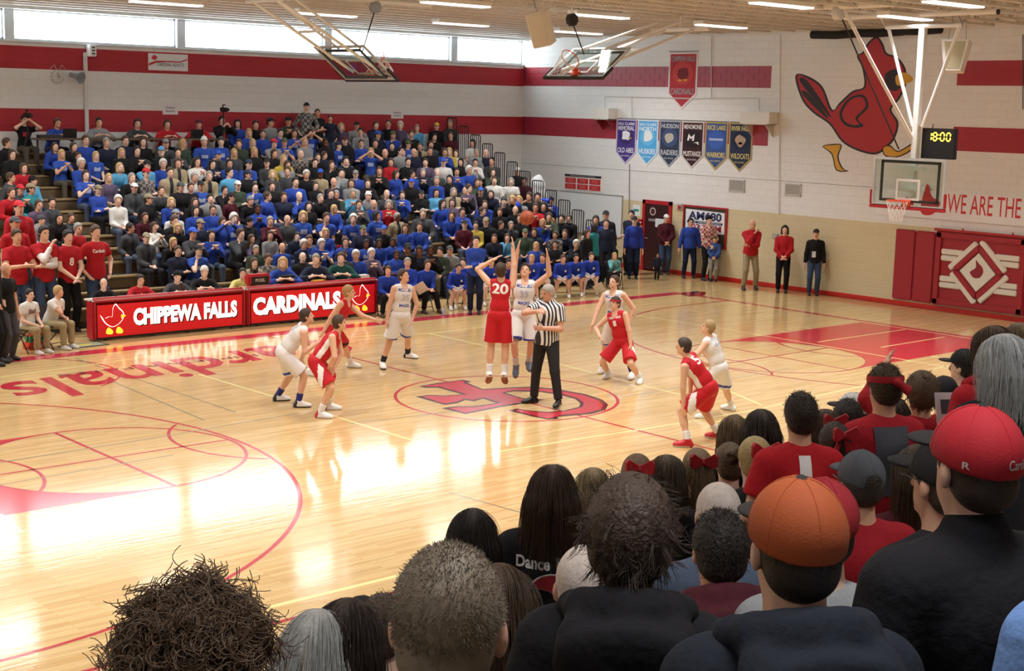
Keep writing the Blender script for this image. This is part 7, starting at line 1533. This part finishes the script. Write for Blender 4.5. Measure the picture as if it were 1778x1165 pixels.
front(1497, 786, 9, -14, 1.02, 'plain', '3a302a', cloth('a61f2b'), 'spectator in a slate grey cap, glasses and red jacket', headgear=('cap', '565a62', None, 1), bulk=1.12, glasses=True)
front(1392, 683, 8, -6, .86, 'crop', '35281f', cloth('bd202b'), 'spectator in a red T-shirt with a white number 1', kind='tee', n=2000, dec=back_text('1', .05, .055, .17, LW, 'number'), collar=0)
def greyback(o, ot, tm, J):
    s = J['s']; pts = [((-.085-.015*v)+(.145+.04*v)*u_, -.2+.33*v) for v in [i/8 for i in range(9)] for u_ in [j/6 for j in range(7)]]; fcs = [(a*7+b, a*7+b+1, a*7+b+8, a*7+b+7) for a in range(8) for b in range(6)]; decal('back_panel', (pts, fcs), tm, J['Ch']-J['u']*.0*s-J['fw']*.12*s, J['rx'], J['u'], 1, 1, mat('4a4c56', .8), ot, lift=.006)
front(1538, 634, 8, -16, .9, 'crop', '4a3a2a', cloth('ab1f2b'), 'spectator in a red shirt with grey back panel and a knotted red headband', n=2200, headgear=('band', 'b3202c'), dec=greyback)
front(1482, 684, 6, -40, .92, 'plain', '2c221c', cloth('a61f2b'), 'spectator in a white cap with a black brim', headgear=('cap', 'd9d8d6', '222226'))
front(1480, 704, 7, -10, .9, 'crop', '2a1f1a', cloth('a82430'), 'bareheaded spectator in red in front of the grey back panel shirt', n=1200)
front(1440, 722, 7, -10, .88, 'long', '4a3624', cloth('b02430'), 'spectator in red wearing a red hair bow beside the number 1 shirt', n=800, headgear=('bow', 'a81f2a'))
front(1457, 745, 8, -10, .82, 'crop', '3a2c22', BK2, 'short spectator in black with a red hair bow below the white cap', n=800, headgear=('bow', 'a8202c'))
front(1602, 650, 7, -18, .9, 'wavy', '5a4430', cloth('a61f2b'), 'spectator in red raising one open hand', n=1500, pose=dict(hands=((.2, .2, 1.1), (-.1, .3, 1.5)), epole=((.6, -1, -.3), (-1, 0, -.5))), hands={'L': dict(curl=.1, spread=.25)})
front(1675, 608, 5, -50, 1.0, 'crop', '2a2320', cloth('2b2b30'), 'spectator in a black cap and charcoal top closest to the end line', n=700, headgear=('cap', '1d1d21'))
front(1640, 655, 6, -20, .93, 'plain', '231d1a', cloth('a5202c'), 'spectator in a black cap and red top near the raised hand', headgear=('cap', '222126'))
front(1560, 700, 6, -14, .88, 'long', '3e2e22', cloth('b0303c'), 'spectator in faded red just below the raised hand', n=700)
front(1725, 568, 8, -24, 1.0, 'long', '5a4634', cloth('b3202c'), 'spectator in a red hooded jacket holding up a white programme', n=1700, hood=True)
front(1770, 562, 7, -24, 1.0, 'long', '7d6a50', BK2, 'spectator in black beyond the red hooded jacket', n=900)
front(1745, 583, 9, -18, 1.04, 'bobs', 'cfd2d4', cloth('26262c'), 'spectator in a black coat right behind the red hooded jacket', n=3200, e=.034)
def capscript(o, ot, tm, J):
    q, me, HM = front.cap; s = J['s']
    decal('cap_lettering', 'Cardinals', me, (.02*s, -.06*s, .03*s), nrm((1, .15, 0)), (0, 0, 1), .075, .022, mat('d9d9d6', .7), q, .01, .002)
    decal('cap_mark', 'R', me, (-.06*s, -.05*s, .022*s), nrm((1, -.7, 0)), (0, 0, 1), .016, .015, mat('d9d9d6', .7), q, .02, .002)
front(1700, 712, 12, -20, 1.0, 'buzz', '3a2d24', BK, 'spectator in a bright red cap with white script and a black jacket', n=3000, headgear=('cap', 'b81e2c', '201c1e'), e=.036, bulk=1.1, dec=capscript, collar=.04)
front(1643, 764, 11, -30, 1.0, 'buzz', '4a3a2e', BK2, 'spectator in a black cap, glasses and black jacket beside the bright red cap', n=1500, headgear=('cap', '18181b'), glasses=True, e=.034, bulk=1.08)
front(1016, 948, 10, -2, .98, 'fringe', 'dccfc6', cloth('c2b8a6'), 'spectator in a cream jacket beside the dance team jacket', skin=mat('dfae98', .5))
front(1595, 775, 9, -14, .98, 'long', '4a3a28', cloth('5a2028'), 'spectator in dark maroon in front of the black cap and glasses', n=800)
front(1985, 690, 13, -25, 1.0, 'crop', '3a2c22', cloth('6f94d0'), 'spectator in a light blue shirt beside the bright red cap', n=1500)
# paper held by the woman in red
p = on(1657, 712, 1, near_y(8)+.3); t = MB().bbox(-.11, .11, -.003, .003, -.1, .1, .002).build('programme_sheet', mat('dfe3ea', .6)); t.location = p; t.rotation_euler = (rad(-20), 0, th_img(-10)); tag(t, 'white printed programme held up by the spectator in the red hooded jacket', 'paper')
MB().box(-.08, -.01, -.005, -.0035, -.02, .06).build('photo_print', mat('4a4c55', .7), t); MB().box(.01, .08, -.005, -.0035, .0, .05).build('photo_print', mat('6a6c75', .7), t)
